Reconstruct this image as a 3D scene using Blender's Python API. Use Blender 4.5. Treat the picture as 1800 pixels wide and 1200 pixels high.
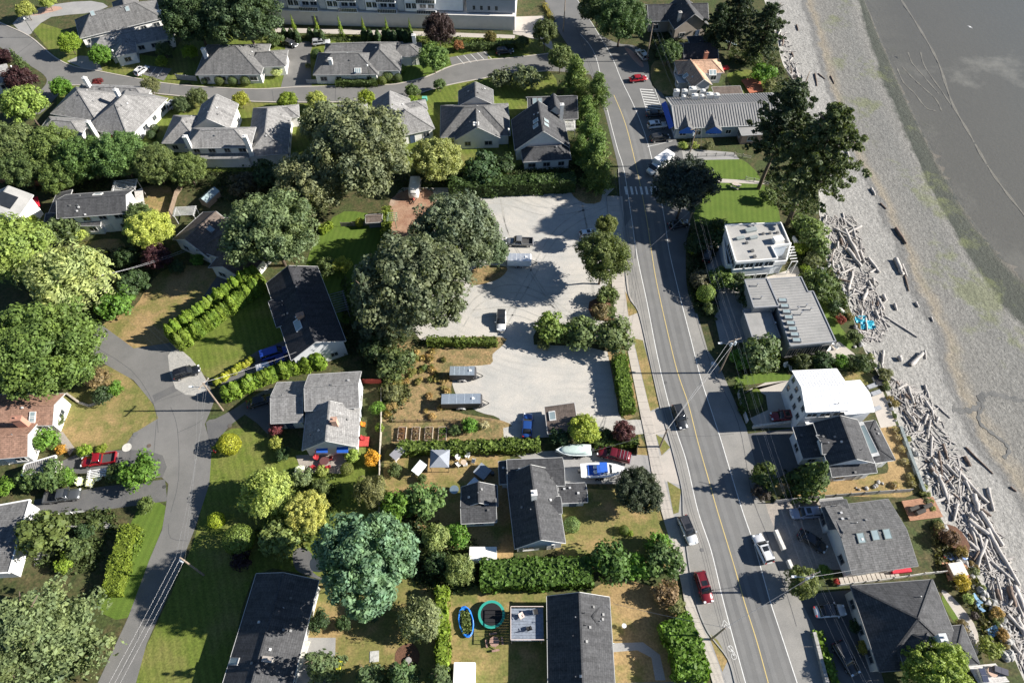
import bpy, bmesh, math, random
import numpy as np
from mathutils import Vector, Matrix
from mathutils.bvhtree import BVHTree

for _o in list(bpy.data.objects):
 bpy.data.objects.remove(_o)
SC = bpy.context.scene
COL = SC.collection
rad = math.radians

# ------------------------------------------------------------------ camera, sky, sun, exposure
CAM_H, PITCH, FOC = 107.0, rad(56), 1200.0
cam_d = bpy.data.cameras.new('camera')
cam_d.sensor_width = 36.0
cam_d.lens = 24.0
cam_d.clip_start, cam_d.clip_end = 1.0, 8000.0
cam = bpy.data.objects.new('camera', cam_d)
cam.location = (0, 0, CAM_H)
cam.rotation_euler = (math.pi / 2 - PITCH, 0, 0)
COL.objects.link(cam)
SC.camera = cam
SUN_EL, SUN_AZ = rad(29.5), rad(90)
world = bpy.data.worlds.new('World')
SC.world = world
world.use_nodes = True
wn = world.node_tree.nodes
sky = wn.new('ShaderNodeTexSky')
sky.sky_type = 'NISHITA'
sky.sun_disc = False
sky.sun_elevation = SUN_EL
sky.sun_rotation = SUN_AZ
sky.altitude = 110
sky.air_density = 1.0
sky.dust_density = 0.25
sky.ozone_density = 4.0
wn['Background'].inputs['Strength'].default_value = 0.05
world.node_tree.links.new(sky.outputs[0], wn['Background'].inputs['Color'])
sun_d = bpy.data.lights.new('sun', 'SUN')
sun_d.energy = 5.0
sun_d.angle = rad(0.53)
sun_d.color = (1.0, 0.945, 0.86)
sun = bpy.data.objects.new('sun', sun_d)
sun.rotation_euler = (0, math.pi / 2 - SUN_EL, rad(0.6))
sun.location = (200, 90, 140)
COL.objects.link(sun)
vs = SC.view_settings
vs.view_transform = 'Standard'
vs.look = 'None'
vs.exposure = 1.16
vs.gamma = 1.0
vs.use_curve_mapping = False
SC.cycles.max_bounces = 6
SC.cycles.transparent_max_bounces = 12
SC.cycles.use_denoising = True

# ------------------------------------------------------------------ survey: map a sighting to a plan position at height z
_cp, _sp = math.cos(PITCH), math.sin(PITCH)
EYE = Vector((0, 0, CAM_H))

def sight(u, v):
 x, y = (u - 900.0) / FOC, -(v - 600.0) / FOC
 return Vector((x, _cp + y * _sp, -_sp + y * _cp))

def P(u, v, z=0.0):
 d = sight(u, v)
 return EYE + d * ((z - CAM_H) / d.z)

def mpp(u, v, z=0.0):                       # metres spanned by one survey unit at that spot
 return (P(u + 1, v, z) - P(u, v, z)).length

# ------------------------------------------------------------------ materials
MATS = {}

def base_mat(name):
 m = bpy.data.materials.new(name)
 m.use_nodes = True
 MATS[name] = m
 nt = m.node_tree
 b = nt.nodes['Principled BSDF']
 return m, nt, b

def N(nt, t, **kw):
 n = nt.nodes.new(t)
 for k, v in kw.items():
  if k.startswith('i_'):
   n.inputs[k[2:].replace('_', ' ')].default_value = v
  else:
   setattr(n, k, v)
 return n

def L(nt, a, b):
 nt.links.new(a, b)

def c4(c):
 return (c[0], c[1], c[2], 1.0)

def noise(nt, coord, scale, detail=4, rough=0.6, dist=0.0):
 n = N(nt, 'ShaderNodeTexNoise')
 n.inputs['Scale'].default_value = scale
 n.inputs['Detail'].default_value = detail
 n.inputs['Roughness'].default_value = rough
 n.inputs['Distortion'].default_value = dist
 L(nt, coord, n.inputs['Vector'])
 return n.outputs['Fac']

def ramp(nt, fac, lo, hi):
 n = N(nt, 'ShaderNodeMapRange')
 n.inputs['From Min'].default_value = lo
 n.inputs['From Max'].default_value = hi
 L(nt, fac, n.inputs['Value'])
 return n.outputs[0]

def mix(nt, fac, a, b, mode='MIX'):
 n = N(nt, 'ShaderNodeMix', data_type='RGBA', blend_type=mode)
 for sock, val in ((n.inputs[0], fac), (n.inputs[6], a), (n.inputs[7], b)):
  if hasattr(val, 'is_output'):
   L(nt, val, sock)
  elif isinstance(val, (int, float)):
   sock.default_value = val
  else:
   sock.default_value = c4(val)
 return n.outputs[2]

def bump(nt, b, fac, strength, dist=0.05):
 n = N(nt, 'ShaderNodeBump')
 n.inputs['Strength'].default_value = strength
 n.inputs['Distance'].default_value = dist
 L(nt, fac, n.inputs['Height'])
 L(nt, n.outputs[0], b.inputs['Normal'])

def surf(name, c1, c2, s1=1.0, c3=None, s3=0.08, lo3=0.45, hi3=0.62, fine=6.0, famt=0.25, rough=0.9, bmp=0.3, spec=0.3, lo=.35, hi=.65):
 m, nt, b = base_mat(name)
 tc = N(nt, 'ShaderNodeTexCoord').outputs['Object']
 col = mix(nt, ramp(nt, noise(nt, tc, s1, 5), lo, hi), c1, c2)
 if c3:
  col = mix(nt, ramp(nt, noise(nt, tc, s3, 6, .65), lo3, hi3), col, c3)
 f = noise(nt, tc, fine, 3, .7)
 g = N(nt, 'ShaderNodeMapRange')
 g.inputs['To Min'].default_value = 1 - famt
 g.inputs['To Max'].default_value = 1 + famt
 g.inputs['From Min'].default_value = .3
 g.inputs['From Max'].default_value = .7
 L(nt, f, g.inputs[0])
 mm = N(nt, 'ShaderNodeVectorMath', operation='SCALE')
 L(nt, col, mm.inputs[0])
 L(nt, g.outputs[0], mm.inputs['Scale'])
 L(nt, mm.outputs[0], b.inputs['Base Color'])
 b.inputs['Roughness'].default_value = rough
 b.inputs['Specular IOR Level'].default_value = spec
 if bmp:
  bump(nt, b, f, bmp)
 return m

def mow(name, ang, amp=.1, width=.55):
 nt = MATS[name].node_tree
 b = nt.nodes['Principled BSDF']
 src = b.inputs['Base Color'].links[0].from_socket
 tc = N(nt, 'ShaderNodeTexCoord').outputs['Object']
 w = N(nt, 'ShaderNodeTexWave', wave_type='BANDS', bands_direction='X')
 w.inputs['Scale'].default_value = .31 / width * .5
 w.inputs['Distortion'].default_value = 1.2
 w.inputs['Detail Scale'].default_value = .4
 mp = N(nt, 'ShaderNodeMapping')
 mp.inputs['Rotation'].default_value = (0, 0, rad(ang))
 L(nt, tc, mp.inputs[0])
 L(nt, mp.outputs[0], w.inputs['Vector'])
 g = N(nt, 'ShaderNodeMapRange')
 g.inputs['To Min'].default_value = 1 - amp
 g.inputs['To Max'].default_value = 1 + amp
 L(nt, w.outputs['Fac'], g.inputs[0])
 mm = N(nt, 'ShaderNodeVectorMath', operation='SCALE')
 L(nt, src, mm.inputs[0])
 L(nt, g.outputs[0], mm.inputs['Scale'])
 L(nt, mm.outputs[0], b.inputs['Base Color'])

def tint(name, rough=0.6, metal=0.0, var=0.12, scale=3.0, spec=0.4, coat=0.0, bmp=0.0):
 m, nt, b = base_mat(name)
 tc = N(nt, 'ShaderNodeTexCoord').outputs['Object']
 oi = N(nt, 'ShaderNodeObjectInfo')
 f = noise(nt, tc, scale, 4)
 g = N(nt, 'ShaderNodeMapRange')
 g.inputs['To Min'].default_value = 1 - var
 g.inputs['To Max'].default_value = 1 + var
 g.inputs['From Min'].default_value = .3
 g.inputs['From Max'].default_value = .7
 L(nt, f, g.inputs[0])
 mm = N(nt, 'ShaderNodeVectorMath', operation='SCALE')
 L(nt, oi.outputs['Color'], mm.inputs[0])
 L(nt, g.outputs[0], mm.inputs['Scale'])
 L(nt, mm.outputs[0], b.inputs['Base Color'])
 b.inputs['Roughness'].default_value = rough
 b.inputs['Metallic'].default_value = metal
 b.inputs['Specular IOR Level'].default_value = spec
 b.inputs['Coat Weight'].default_value = coat
 if bmp:
  bump(nt, b, f, bmp)
 return m

def leaf_mat():
 m, nt, b = base_mat('leaf')
 tc = N(nt, 'ShaderNodeTexCoord').outputs['Object']
 oi = N(nt, 'ShaderNodeObjectInfo')
 geo = N(nt, 'ShaderNodeNewGeometry')
 big = ramp(nt, noise(nt, tc, 2.6, 3), .3, .7)
 g = N(nt, 'ShaderNodeMapRange')
 g.inputs['To Min'].default_value = .62
 g.inputs['To Max'].default_value = 1.42
 L(nt, geo.outputs['Random Per Island'], g.inputs[0])
 warm = mix(nt, big, (.84, .92, 1.0), (1.14, 1.1, .84))
 c = mix(nt, 1.0, oi.outputs['Color'], warm, 'MULTIPLY')
 mm = N(nt, 'ShaderNodeVectorMath', operation='SCALE')
 L(nt, c, mm.inputs[0])
 L(nt, g.outputs[0], mm.inputs['Scale'])
 L(nt, mm.outputs[0], b.inputs['Base Color'])
 b.inputs['Roughness'].default_value = .6
 b.inputs['Specular IOR Level'].default_value = .3
 tr = N(nt, 'ShaderNodeBsdfTranslucent')
 tcol = mix(nt, 1.0, mm.outputs[0], (1.2, 1.25, .6), 'MULTIPLY')
 L(nt, tcol, tr.inputs['Color'])
 mx = N(nt, 'ShaderNodeMixShader')
 mx.inputs[0].default_value = .3
 L(nt, b.outputs[0], mx.inputs[1])
 L(nt, tr.outputs[0], mx.inputs[2])
 L(nt, mx.outputs[0], nt.nodes['Material Output'].inputs['Surface'])

def shingle(name, c1, c2, row=.32, wid=.7, stain=None):
 m, nt, b = base_mat(name)
 uv = N(nt, 'ShaderNodeUVMap').outputs[0]
 br = N(nt, 'ShaderNodeTexBrick')
 br.offset = .5
 br.inputs['Color1'].default_value = c4(c1)
 br.inputs['Color2'].default_value = c4(c2)
 br.inputs['Mortar'].default_value = c4([x * .45 for x in c1])
 br.inputs['Scale'].default_value = 1.0
 br.inputs['Mortar Size'].default_value = .035
 br.inputs['Mortar Smooth'].default_value = .6
 br.inputs['Brick Width'].default_value = wid
 br.inputs['Row Height'].default_value = row
 L(nt, uv, br.inputs['Vector'])
 tc = N(nt, 'ShaderNodeTexCoord').outputs['Object']
 col = br.outputs['Color']
 big = ramp(nt, noise(nt, tc, .35, 5, .65), .35, .65)
 s = stain or [x * .72 for x in c1]
 cc = N(nt, 'ShaderNodeMath', operation='MULTIPLY')
 L(nt, big, cc.inputs[0])
 cc.inputs[1].default_value = .55
 col = mix(nt, cc.outputs[0], col, s)
 mp = N(nt, 'ShaderNodeMapping')
 mp.inputs['Scale'].default_value = (1.3, .16, 1)
 L(nt, uv, mp.inputs[0])
 stk = noise(nt, mp.outputs[0], 1.0, 4, .7)
 sm0 = noise(nt, tc, 2.4, 4, .8)
 av = N(nt, 'ShaderNodeMath', operation='MULTIPLY_ADD')
 L(nt, stk, av.inputs[0])
 av.inputs[1].default_value = .5
 hv = N(nt, 'ShaderNodeMath', operation='MULTIPLY')
 L(nt, sm0, hv.inputs[0])
 hv.inputs[1].default_value = .5
 L(nt, hv.outputs[0], av.inputs[2])
 sm = av.outputs[0]
 g = N(nt, 'ShaderNodeMapRange')
 g.inputs['From Min'].default_value = .3
 g.inputs['From Max'].default_value = .7
 g.inputs['From Min'].default_value = .38
 g.inputs['From Max'].default_value = .62
 g.inputs['To Min'].default_value = .66
 g.inputs['To Max'].default_value = 1.34
 L(nt, sm, g.inputs[0])
 mm = N(nt, 'ShaderNodeVectorMath', operation='SCALE')
 L(nt, col, mm.inputs[0])
 L(nt, g.outputs[0], mm.inputs['Scale'])
 L(nt, mm.outputs[0], b.inputs['Base Color'])
 b.inputs['Roughness'].default_value = .92
 b.inputs['Specular IOR Level'].default_value = .2
 bump(nt, b, br.outputs['Fac'], -.35, .03)

surf('soil', (.035, .048, .014), (.095, .078, .036), .9, (.05, .068, .02), .2, fine=2.5, famt=.5, bmp=.5)
surf('lawn', (.092, .126, .018), (.12, .15, .025), .5, (.175, .158, .052), .1, .48, .7, fine=3.2, famt=.34, bmp=.4)
surf('lawn_bright', (.078, .128, .017), (.098, .148, .022), .5, (.12, .14, .035), .1, .55, .75, fine=7, famt=.28, bmp=.4)
surf('lawn_dry', (.33, .225, .105), (.25, .175, .08), .6, (.14, .14, .038), .13, .46, .6, fine=3, famt=.32, bmp=.5)
surf('lawn_mixed', (.20, .17, .06), (.12, .135, .034), .45, (.30, .21, .095), .16, .48, .62, fine=3, famt=.32, bmp=.5)
surf('dry_weeds', (.30, .2, .1), (.17, .14, .06), 1.1, (.09, .10, .035), .25, .52, .68, fine=3, famt=.45, bmp=.8)
surf('chips', (.24, .13, .085), (.34, .22, .15), .5, (.4, .34, .27), .12, .5, .7, fine=5, famt=.3, bmp=.5)
surf('asphalt', (.142, .142, .14), (.165, .163, .158), .25, (.122, .122, .121), .06, .5, .7, fine=9, famt=.12, bmp=.15)
surf('asphalt_old', (.165, .16, .153), (.14, .138, .132), .3, (.185, .18, .172), .07, .5, .66, fine=8, famt=.14, bmp=.15)
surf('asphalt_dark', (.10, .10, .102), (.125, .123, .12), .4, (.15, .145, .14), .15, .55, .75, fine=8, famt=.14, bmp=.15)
surf('shoulder', (.25, .24, .222), (.205, .2, .188), .35, (.28, .27, .25), .1, .5, .7, fine=8, famt=.14, bmp=.15)
surf('concrete', (.44, .40, .355), (.40, .365, .325), .6, (.36, .335, .30), .2, .5, .7, fine=6, famt=.1, bmp=.1)
surf('concrete_grey', (.30, .295, .285), (.26, .255, .25), .5, (.34, .33, .31), .15, .5, .7, fine=6, famt=.12, bmp=.1)
surf('pavers', (.33, .29, .25), (.26, .235, .21), 1.5, (.36, .32, .28), .3, .5, .7, fine=5, famt=.2, bmp=.2)
surf('pink_paving', (.44, .27, .21), (.38, .25, .2), .8, (.36, .32, .28), .15, .5, .7, fine=5, famt=.15)
surf('mulch', (.10, .055, .035), (.16, .08, .05), 1.5, fine=5, famt=.4, bmp=.6)
surf('deck_wood', (.34, .15, .075), (.27, .12, .06), 1.5, fine=4, famt=.2)
surf('rock', (.34, .33, .31), (.24, .235, .22), 1.2, fine=4, famt=.3, bmp=.6)
surf('bark', (.10, .075, .055), (.16, .125, .095), 2.0, fine=6, famt=.4, bmp=.7)
surf('log', (.44, .415, .39), (.33, .31, .29), 1.4, (.27, .25, .235), .5, .58, .78, fine=5, famt=.3, bmp=.6)
surf('log_brown', (.20, .15, .12), (.13, .10, .085), 1.4, fine=5, famt=.3, bmp=.6)
surf('road_paint', (.72, .72, .70), (.55, .55, .53), 2.0, (.42, .42, .41), .5, .55, .8, fine=4, famt=.12, bmp=0)
surf('yellow_paint', (.58, .45, .18), (.48, .38, .17), 2.0, (.36, .29, .15), .5, .55, .8, fine=4, famt=.12, bmp=0)
surf('tar_seal', (.085, .085, .087), (.10, .10, .10), 2.0, fine=4, famt=.1, bmp=0)
surf('asphalt_worn', (.165, .165, .162), (.185, .183, .178), .5, (.15, .15, .148), .12, .5, .7, fine=9, famt=.12, bmp=0)
surf('track', (.30, .295, .275), (.36, .345, .315), .8, (.42, .40, .36), .25, .5, .65, fine=4, famt=.2)
surf('sand_ridge', (.24, .215, .18), (.19, .168, .14), .6, fine=3, famt=.2)
surf('riprap', (.36, .355, .34), (.28, .275, .265), 2.0, fine=5, famt=.25, bmp=.5)
leaf_mat()
mow('lawn', -22)
mow('lawn_bright', 8, .08)
tint('paint', .62, 0, .07, 1.2)
tint('siding', .75, 0, .06, .8)
tint('gloss', .28, 0, .03, 1.0, .5, .6)
tint('car_paint', .3, .25, .03, .7, .5, .8)
tint('metal', .42, .75, .1, 2.0)
tint('plastic', .5, 0, .04, 2.0)
tint('cloth', .9, 0, .1, 4.0, .2)
tint('wood', .8, 0, .25, 3.0, .3)
tint('rubber', .85, 0, .1, 4.0, .3)
tint('stone', .9, 0, .3, 2.2, .3, 0, .5)
shingle('shingle_grey', (.27, .265, .26), (.195, .192, .19))
shingle('shingle_mid', (.17, .168, .166), (.12, .12, .12))
shingle('shingle_charcoal', (.085, .086, .09), (.06, .061, .065))
shingle('shingle_dark', (.055, .056, .062), (.04, .041, .046))
shingle('shingle_brown', (.36, .215, .155), (.27, .165, .12))
shingle('shingle_tan', (.55, .36, .25), (.44, .29, .2))
shingle('shingle_umber', (.17, .135, .115), (.12, .098, .085))
surf('roof_membrane', (.37, .362, .345), (.33, .325, .312), .4, (.27, .267, .26), .12, .5, .75, fine=4, famt=.08, bmp=.05)
surf('roof_membrane_grey', (.29, .285, .275), (.24, .238, .232), .4, (.33, .325, .315), .12, .5, .7, fine=4, famt=.1, bmp=.05)

def glass_mat(name, c, rough=.08):
 m, nt, b = base_mat(name)
 tc = N(nt, 'ShaderNodeTexCoord').outputs['Object']
 L(nt, mix(nt, noise(nt, tc, .8, 2), c, [x * 1.6 + .004 for x in c]), b.inputs['Base Color'])
 b.inputs['Roughness'].default_value = rough
 b.inputs['Specular IOR Level'].default_value = .6

glass_mat('glass', (.022, .028, .034))
glass_mat('car_glass', (.012, .014, .017))
glass_mat('skylight_glass', (.20, .25, .26), .12)

def gravel_mat():
 m, nt, b = base_mat('gravel')
 tc = N(nt, 'ShaderNodeTexCoord').outputs['Object']
 col = mix(nt, ramp(nt, noise(nt, tc, .18, 6, .65), .36, .66), (.36, .355, .335), (.47, .44, .395))
 # tyre tracks worn into the surface
 w = N(nt, 'ShaderNodeTexWave', wave_type='RINGS', rings_direction='Z')
 w.inputs['Scale'].default_value = .2
 w.inputs['Distortion'].default_value = 14.0
 w.inputs['Detail'].default_value = 3
 w.inputs['Detail Scale'].default_value = .22
 mp = N(nt, 'ShaderNodeMapping')
 mp.inputs['Location'].default_value = (-14, -118, 0)
 L(nt, tc, mp.inputs[0])
 L(nt, mp.outputs[0], w.inputs['Vector'])
 tr = N(nt, 'ShaderNodeMath', operation='MULTIPLY')
 L(nt, ramp(nt, w.outputs['Fac'], .5, .95), tr.inputs[0])
 L(nt, ramp(nt, noise(nt, tc, .07, 3), .42, .6), tr.inputs[1])
 t2 = N(nt, 'ShaderNodeMath', operation='MULTIPLY')
 L(nt, tr.outputs[0], t2.inputs[0])
 t2.inputs[1].default_value = .3
 col = mix(nt, t2.outputs[0], col, (.27, .265, .25))
 f = noise(nt, tc, 5, 4, .75)
 g = N(nt, 'ShaderNodeMapRange')
 g.inputs['From Min'].default_value = .3
 g.inputs['From Max'].default_value = .7
 g.inputs['To Min'].default_value = .8
 g.inputs['To Max'].default_value = 1.2
 L(nt, f, g.inputs[0])
 mm = N(nt, 'ShaderNodeVectorMath', operation='SCALE')
 L(nt, col, mm.inputs[0])
 L(nt, g.outputs[0], mm.inputs['Scale'])
 L(nt, mm.outputs[0], b.inputs['Base Color'])
 b.inputs['Roughness'].default_value = .95
 bump(nt, b, f, .3)

gravel_mat()

# ------------------------------------------------------------------ mesh helpers
def tag(o, label=None, cat=None, group=None, kind=None):
 for k, v in (('label', label), ('category', cat), ('group', group), ('kind', kind)):
  if v:
   o[k] = v
 return o

def link(o, parent=None):
 COL.objects.link(o)
 if parent is not None:
  o.parent = parent
 return o

def thing(name, label, cat, loc=(0, 0, 0), rz=0.0, group=None):
 o = bpy.data.objects.new(name, None)
 o.empty_display_size = .2
 o.location = loc
 o.rotation_euler = (0, 0, rz)
 link(o)
 return tag(o, label, cat, group)

def root_of(o):
 while o.parent is not None:
  o = o.parent
 return o

def inst(name, data, parent=None, loc=(0, 0, 0), rot=(0, 0, 0), scale=(1, 1, 1), color=None):
 o = bpy.data.objects.new(name, data)
 link(o, parent)
 o.location = loc
 o.rotation_euler = rot
 o.scale = scale
 if color:
  o.color = c4(color)
 return o

class MB:
 def __init__(s):
  s.v, s.f, s.m = [], [], []

 def add(s, vs_, fs_, mi=0):
  n = len(s.v)
  s.v += [tuple(x) for x in vs_]
  for f in fs_:
   s.f.append(tuple(i + n for i in f))
   s.m.append(mi)
  return s

 def frame(s, c, ax, ay, az, mi=0):        # box from centre and three half-axis vectors
  c, ax, ay, az = Vector(c), Vector(ax), Vector(ay), Vector(az)
  pts = [c + ax * i + ay * j + az * k for k in (-1, 1) for j in (-1, 1) for i in (-1, 1)]
  return s.add(pts, [(0, 2, 3, 1), (4, 5, 7, 6), (0, 1, 5, 4), (2, 6, 7, 3), (0, 4, 6, 2), (1, 3, 7, 5)], mi)

 def box(s, c, size, rz=0, mi=0):
  ca, sa = math.cos(rz), math.sin(rz)
  return s.frame(c, (ca * size[0] / 2, sa * size[0] / 2, 0), (-sa * size[1] / 2, ca * size[1] / 2, 0), (0, 0, size[2] / 2), mi)

 def bar(s, a, b, w, h=None, mi=0):
  a, b = Vector(a), Vector(b)
  d = b - a
  if d.length < 1e-6:
   return s
  t = d.normalized()
  sd = t.cross(Vector((0, 0, 1)))
  if sd.length < 1e-3:
   sd = Vector((1, 0, 0))
  sd.normalize()
  up = sd.cross(t)
  return s.frame((a + b) / 2, d / 2, sd * w / 2, up * (h or w) / 2, mi)

 def tube(s, pts, rs, n=6, mi=0, cap=True):
  pts = [Vector(p) for p in pts]
  if isinstance(rs, (int, float)):
   rs = [rs] * len(pts)
  ring = []
  for i, p in enumerate(pts):
   t = (pts[min(i + 1, len(pts) - 1)] - pts[max(i - 1, 0)]).normalized()
   a = t.cross(Vector((.13, .21, 1)) if abs(t.z) < .95 else Vector((1, 0, 0))).normalized()
   b = t.cross(a)
   ring += [p + (a * math.cos(k * 2 * math.pi / n) + b * math.sin(k * 2 * math.pi / n)) * rs[i] for k in range(n)]
  fs = []
  for i in range(len(pts) - 1):
   for k in range(n):
    k2 = (k + 1) % n
    fs.append((i * n + k, i * n + k2, (i + 1) * n + k2, (i + 1) * n + k))
  if cap:
   fs.append(tuple(range(n - 1, -1, -1)))
   fs.append(tuple((len(pts) - 1) * n + k for k in range(n)))
  return s.add(ring, fs, mi)

 def prism(s, poly, z0, z1, mi=0, bottom=True):
  n = len(poly)
  area = sum(poly[i][0] * poly[(i + 1) % n][1] - poly[(i + 1) % n][0] * poly[i][1] for i in range(n))
  if area < 0:
   poly = poly[::-1]
  vs_ = [(p[0], p[1], z0) for p in poly] + [(p[0], p[1], z1) for p in poly]
  fs = [tuple(n + i for i in range(n))]
  if bottom:
   fs.append(tuple(range(n - 1, -1, -1)))
  fs += [(i, (i + 1) % n, n + (i + 1) % n, n + i) for i in range(n)]
  return s.add(vs_, fs, mi)

 def lathe(s, prof, c=(0, 0, 0), n=12, mi=0):
  c = Vector(c)
  vs_ = [(c.x + r * math.cos(k * 2 * math.pi / n), c.y + r * math.sin(k * 2 * math.pi / n), c.z + z) for r, z in prof for k in range(n)]
  fs = [(i * n + k, i * n + (k + 1) % n, (i + 1) * n + (k + 1) % n, (i + 1) * n + k) for i in range(len(prof) - 1) for k in range(n)]
  fs.append(tuple(range(n - 1, -1, -1)))
  fs.append(tuple((len(prof) - 1) * n + k for k in range(n)))
  return s.add(vs_, fs, mi)

 def mesh(s, name, mats, off=(0, 0, 0), slope_uv=False, smooth=False):
  me = bpy.data.meshes.new(name)
  ox, oy, oz = off
  me.from_pydata([(a - ox, b - oy, c - oz) for a, b, c in s.v], [], s.f)
  for mt in (mats if isinstance(mats, (list, tuple)) else [mats]):
   me.materials.append(MATS[mt])
  if any(s.m):
   me.polygons.foreach_set('material_index', s.m)
  if slope_uv:
   uvl = me.uv_layers.new(name='UVMap')
   for p in me.polygons:
    n = p.normal
    t = Vector((n.y, -n.x, 0))
    if t.length < 1e-3:
     t = Vector((1, 0, 0))
    t.normalize()
    w = n.cross(t)
    for li in p.loop_indices:
     co = me.vertices[me.loops[li].vertex_index].co
     uvl.data[li].uv = (co.dot(t), co.dot(w))
  if smooth:
   me.polygons.foreach_set('use_smooth', [True] * len(me.polygons))
  me.update()
  return me

 def build(s, name, mats, parent=None, color=None, slope_uv=False, smooth=False, **tags):
  off = root_of(parent).location if parent is not None else (0, 0, 0)
  me = s.mesh(name, mats, off, slope_uv, smooth)
  o = bpy.data.objects.new(name, me)
  link(o, parent)
  if color:
   o.color = c4(color)
  if tags:
   tag(o, **tags)
  return o

def rebase(o):
 """give a one-mesh thing its origin at its own base centre"""
 me = o.data
 co = np.empty(len(me.vertices) * 3)
 me.vertices.foreach_get('co', co)
 co = co.reshape(-1, 3)
 c = np.array([(co[:, 0].min() + co[:, 0].max()) / 2, (co[:, 1].min() + co[:, 1].max()) / 2, co[:, 2].min()])
 me.vertices.foreach_set('co', (co - c).ravel())
 o.location = c
 me.update()
 return o

def np_mesh(name, V, F, mat, smooth=False):
 me = bpy.data.meshes.new(name)
 k = F.shape[1]
 me.vertices.add(len(V))
 me.vertices.foreach_set('co', V.astype(np.float32).ravel())
 me.loops.add(F.size)
 me.loops.foreach_set('vertex_index', F.astype(np.int32).ravel())
 me.polygons.add(len(F))
 me.polygons.foreach_set('loop_start', np.arange(0, F.size, k, dtype=np.int32))
 me.polygons.foreach_set('loop_total', np.full(len(F), k, dtype=np.int32))
 me.materials.append(MATS[mat])
 if smooth:
  me.polygons.foreach_set('use_smooth', np.ones(len(F), dtype=bool))
 me.update(calc_edges=True)
 return me

def copy_tree(o, parent=None):
 c = o.copy()
 link(c, parent)
 for ch in list(o.children):
  copy_tree(ch, c)
 return c

def smooth_path(pts, k=4, closed=False):
 out = []
 n = len(pts)
 rng_ = range(n if closed else n - 1)
 for i in rng_:
  p0 = pts[(i - 1) % n] if closed else pts[max(i - 1, 0)]
  p1, p2 = pts[i], pts[(i + 1) % n]
  p3 = pts[(i + 2) % n] if closed else pts[min(i + 2, n - 1)]
  for j in range(k):
   t = j / k
   out.append(tuple(.5 * (2 * p1[a] + (p2[a] - p0[a]) * t + (2 * p0[a] - 5 * p1[a] + 4 * p2[a] - p3[a]) * t * t +
         (3 * p1[a] - p0[a] - 3 * p2[a] + p3[a]) * t ** 3) for a in range(len(p1))))
 if not closed:
  out.append(tuple(pts[-1]))
 return out
# ================================================================== the ground, beach and water
BANK = [(1335, -25), (1350, 20), (1366, 70), (1376, 112), (1402, 165), (1425, 230), (1438, 310), (1440, 375), (1450, 450), (1478, 500), (1500, 560), (1518, 612),
  (1545, 660), (1562, 700), (1582, 750), (1612, 830), (1632, 880), (1655, 912), (1684, 960), (1722, 1020), (1752, 1080), (1776, 1140), (1802, 1200), (1830, 1262)]
WRACK = [(1412, -25), (1440, 80), (1465, 170), (1485, 235), (1522, 302), (1557, 367), (1588, 430), (1604, 485), (1637, 542), (1660, 600), (1672, 660), (1692, 715),
   (1728, 775), (1775, 840), (1805, 885), (1850, 960), (1900, 1060), (1960, 1262)]
ALGAE = [(1503, -25), (1527, 60), (1552, 130), (1582, 205), (1621, 300), (1650, 357), (1682, 412), (1712, 465), (1750, 515), (1782, 555), (1840, 620), (1930, 740), (2040, 900), (2200, 1262)]
TIDE = [(1510, -25), (1532, 30), (1570, 118), (1602, 190), (1642, 270), (1674, 330), (1712, 390), (1766, 455), (1815, 500), (1880, 560), (1980, 690), (2100, 860), (2260, 1262)]

def line_world(pts, z, n=150):
 w = [P(u, v, z) for u, v in smooth_path(pts, 5)]
 a, b = w[0], w[-1]
 w = [a + (w[0] - w[3]).normalized() * 260] + w + [b + (w[-1] - w[-4]).normalized() * 160]
 ys = np.array([-p.y for p in w])
 xs = np.array([p.x for p in w])
 yy = np.linspace(ys[1], ys[-2], n)
 yy = np.concatenate([[ys[1] - 200, ys[1] - 60], yy, [ys[-2] + 30, ys[-2] + 80]])
 return np.stack([np.interp(yy, ys, xs), -yy, np.full(len(yy), z)], 1)

_l0 = line_world(BANK, 0)
_YS = -_l0[:, 1]

def on_rows(pts, z):
 w = line_world(pts, z)
 x = np.interp(_YS, -w[:, 1], w[:, 0])
 return np.stack([x, -_YS, np.full(len(x), z)], 1)

_cols = [(0.0, _l0.copy())]
a = _l0.copy(); a[:, 0] += .5; a[:, 2] = -.6
_cols.append((.12, a))
_cols.append((1.0, on_rows(WRACK, -1.3)))
_cols.append((2.0, on_rows(ALGAE, -2.1)))
_cols.append((3.0, on_rows(TIDE, -2.5)))
a = _cols[-1][1].copy(); a[:, 0] += 55; a[:, 2] = -3.4
_cols.append((4.0, a))
a = a.copy(); a[:, 0] += 700; a[:, 2] = -9
_cols.append((5.0, a))
rows, ts = [], []
for (t0, c0), (t1, c1), k in zip(_cols[:-1], _cols[1:], (1, 7, 7, 5, 6, 5)):
 for j in range(k):
  rows.append(c0 + (c1 - c0) * j / k)
  ts.append(t0 + (t1 - t0) * j / k)
rows.append(_cols[-1][1]); ts.append(5.0)
G = np.stack(rows, 1)
rngb = np.random.default_rng(5)
und = rngb.normal(0, .03, G.shape[:2])
G[:, 2:22, 2] += und[:, 2:22]
nr, nc = G.shape[:2]
BV = G.reshape(-1, 3)
ii = np.arange(nr - 1)[:, None] * nc + np.arange(nc - 1)[None, :]
BF = np.stack([ii, ii + nc, ii + nc + 1, ii + 1], -1).reshape(-1, 4)

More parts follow.
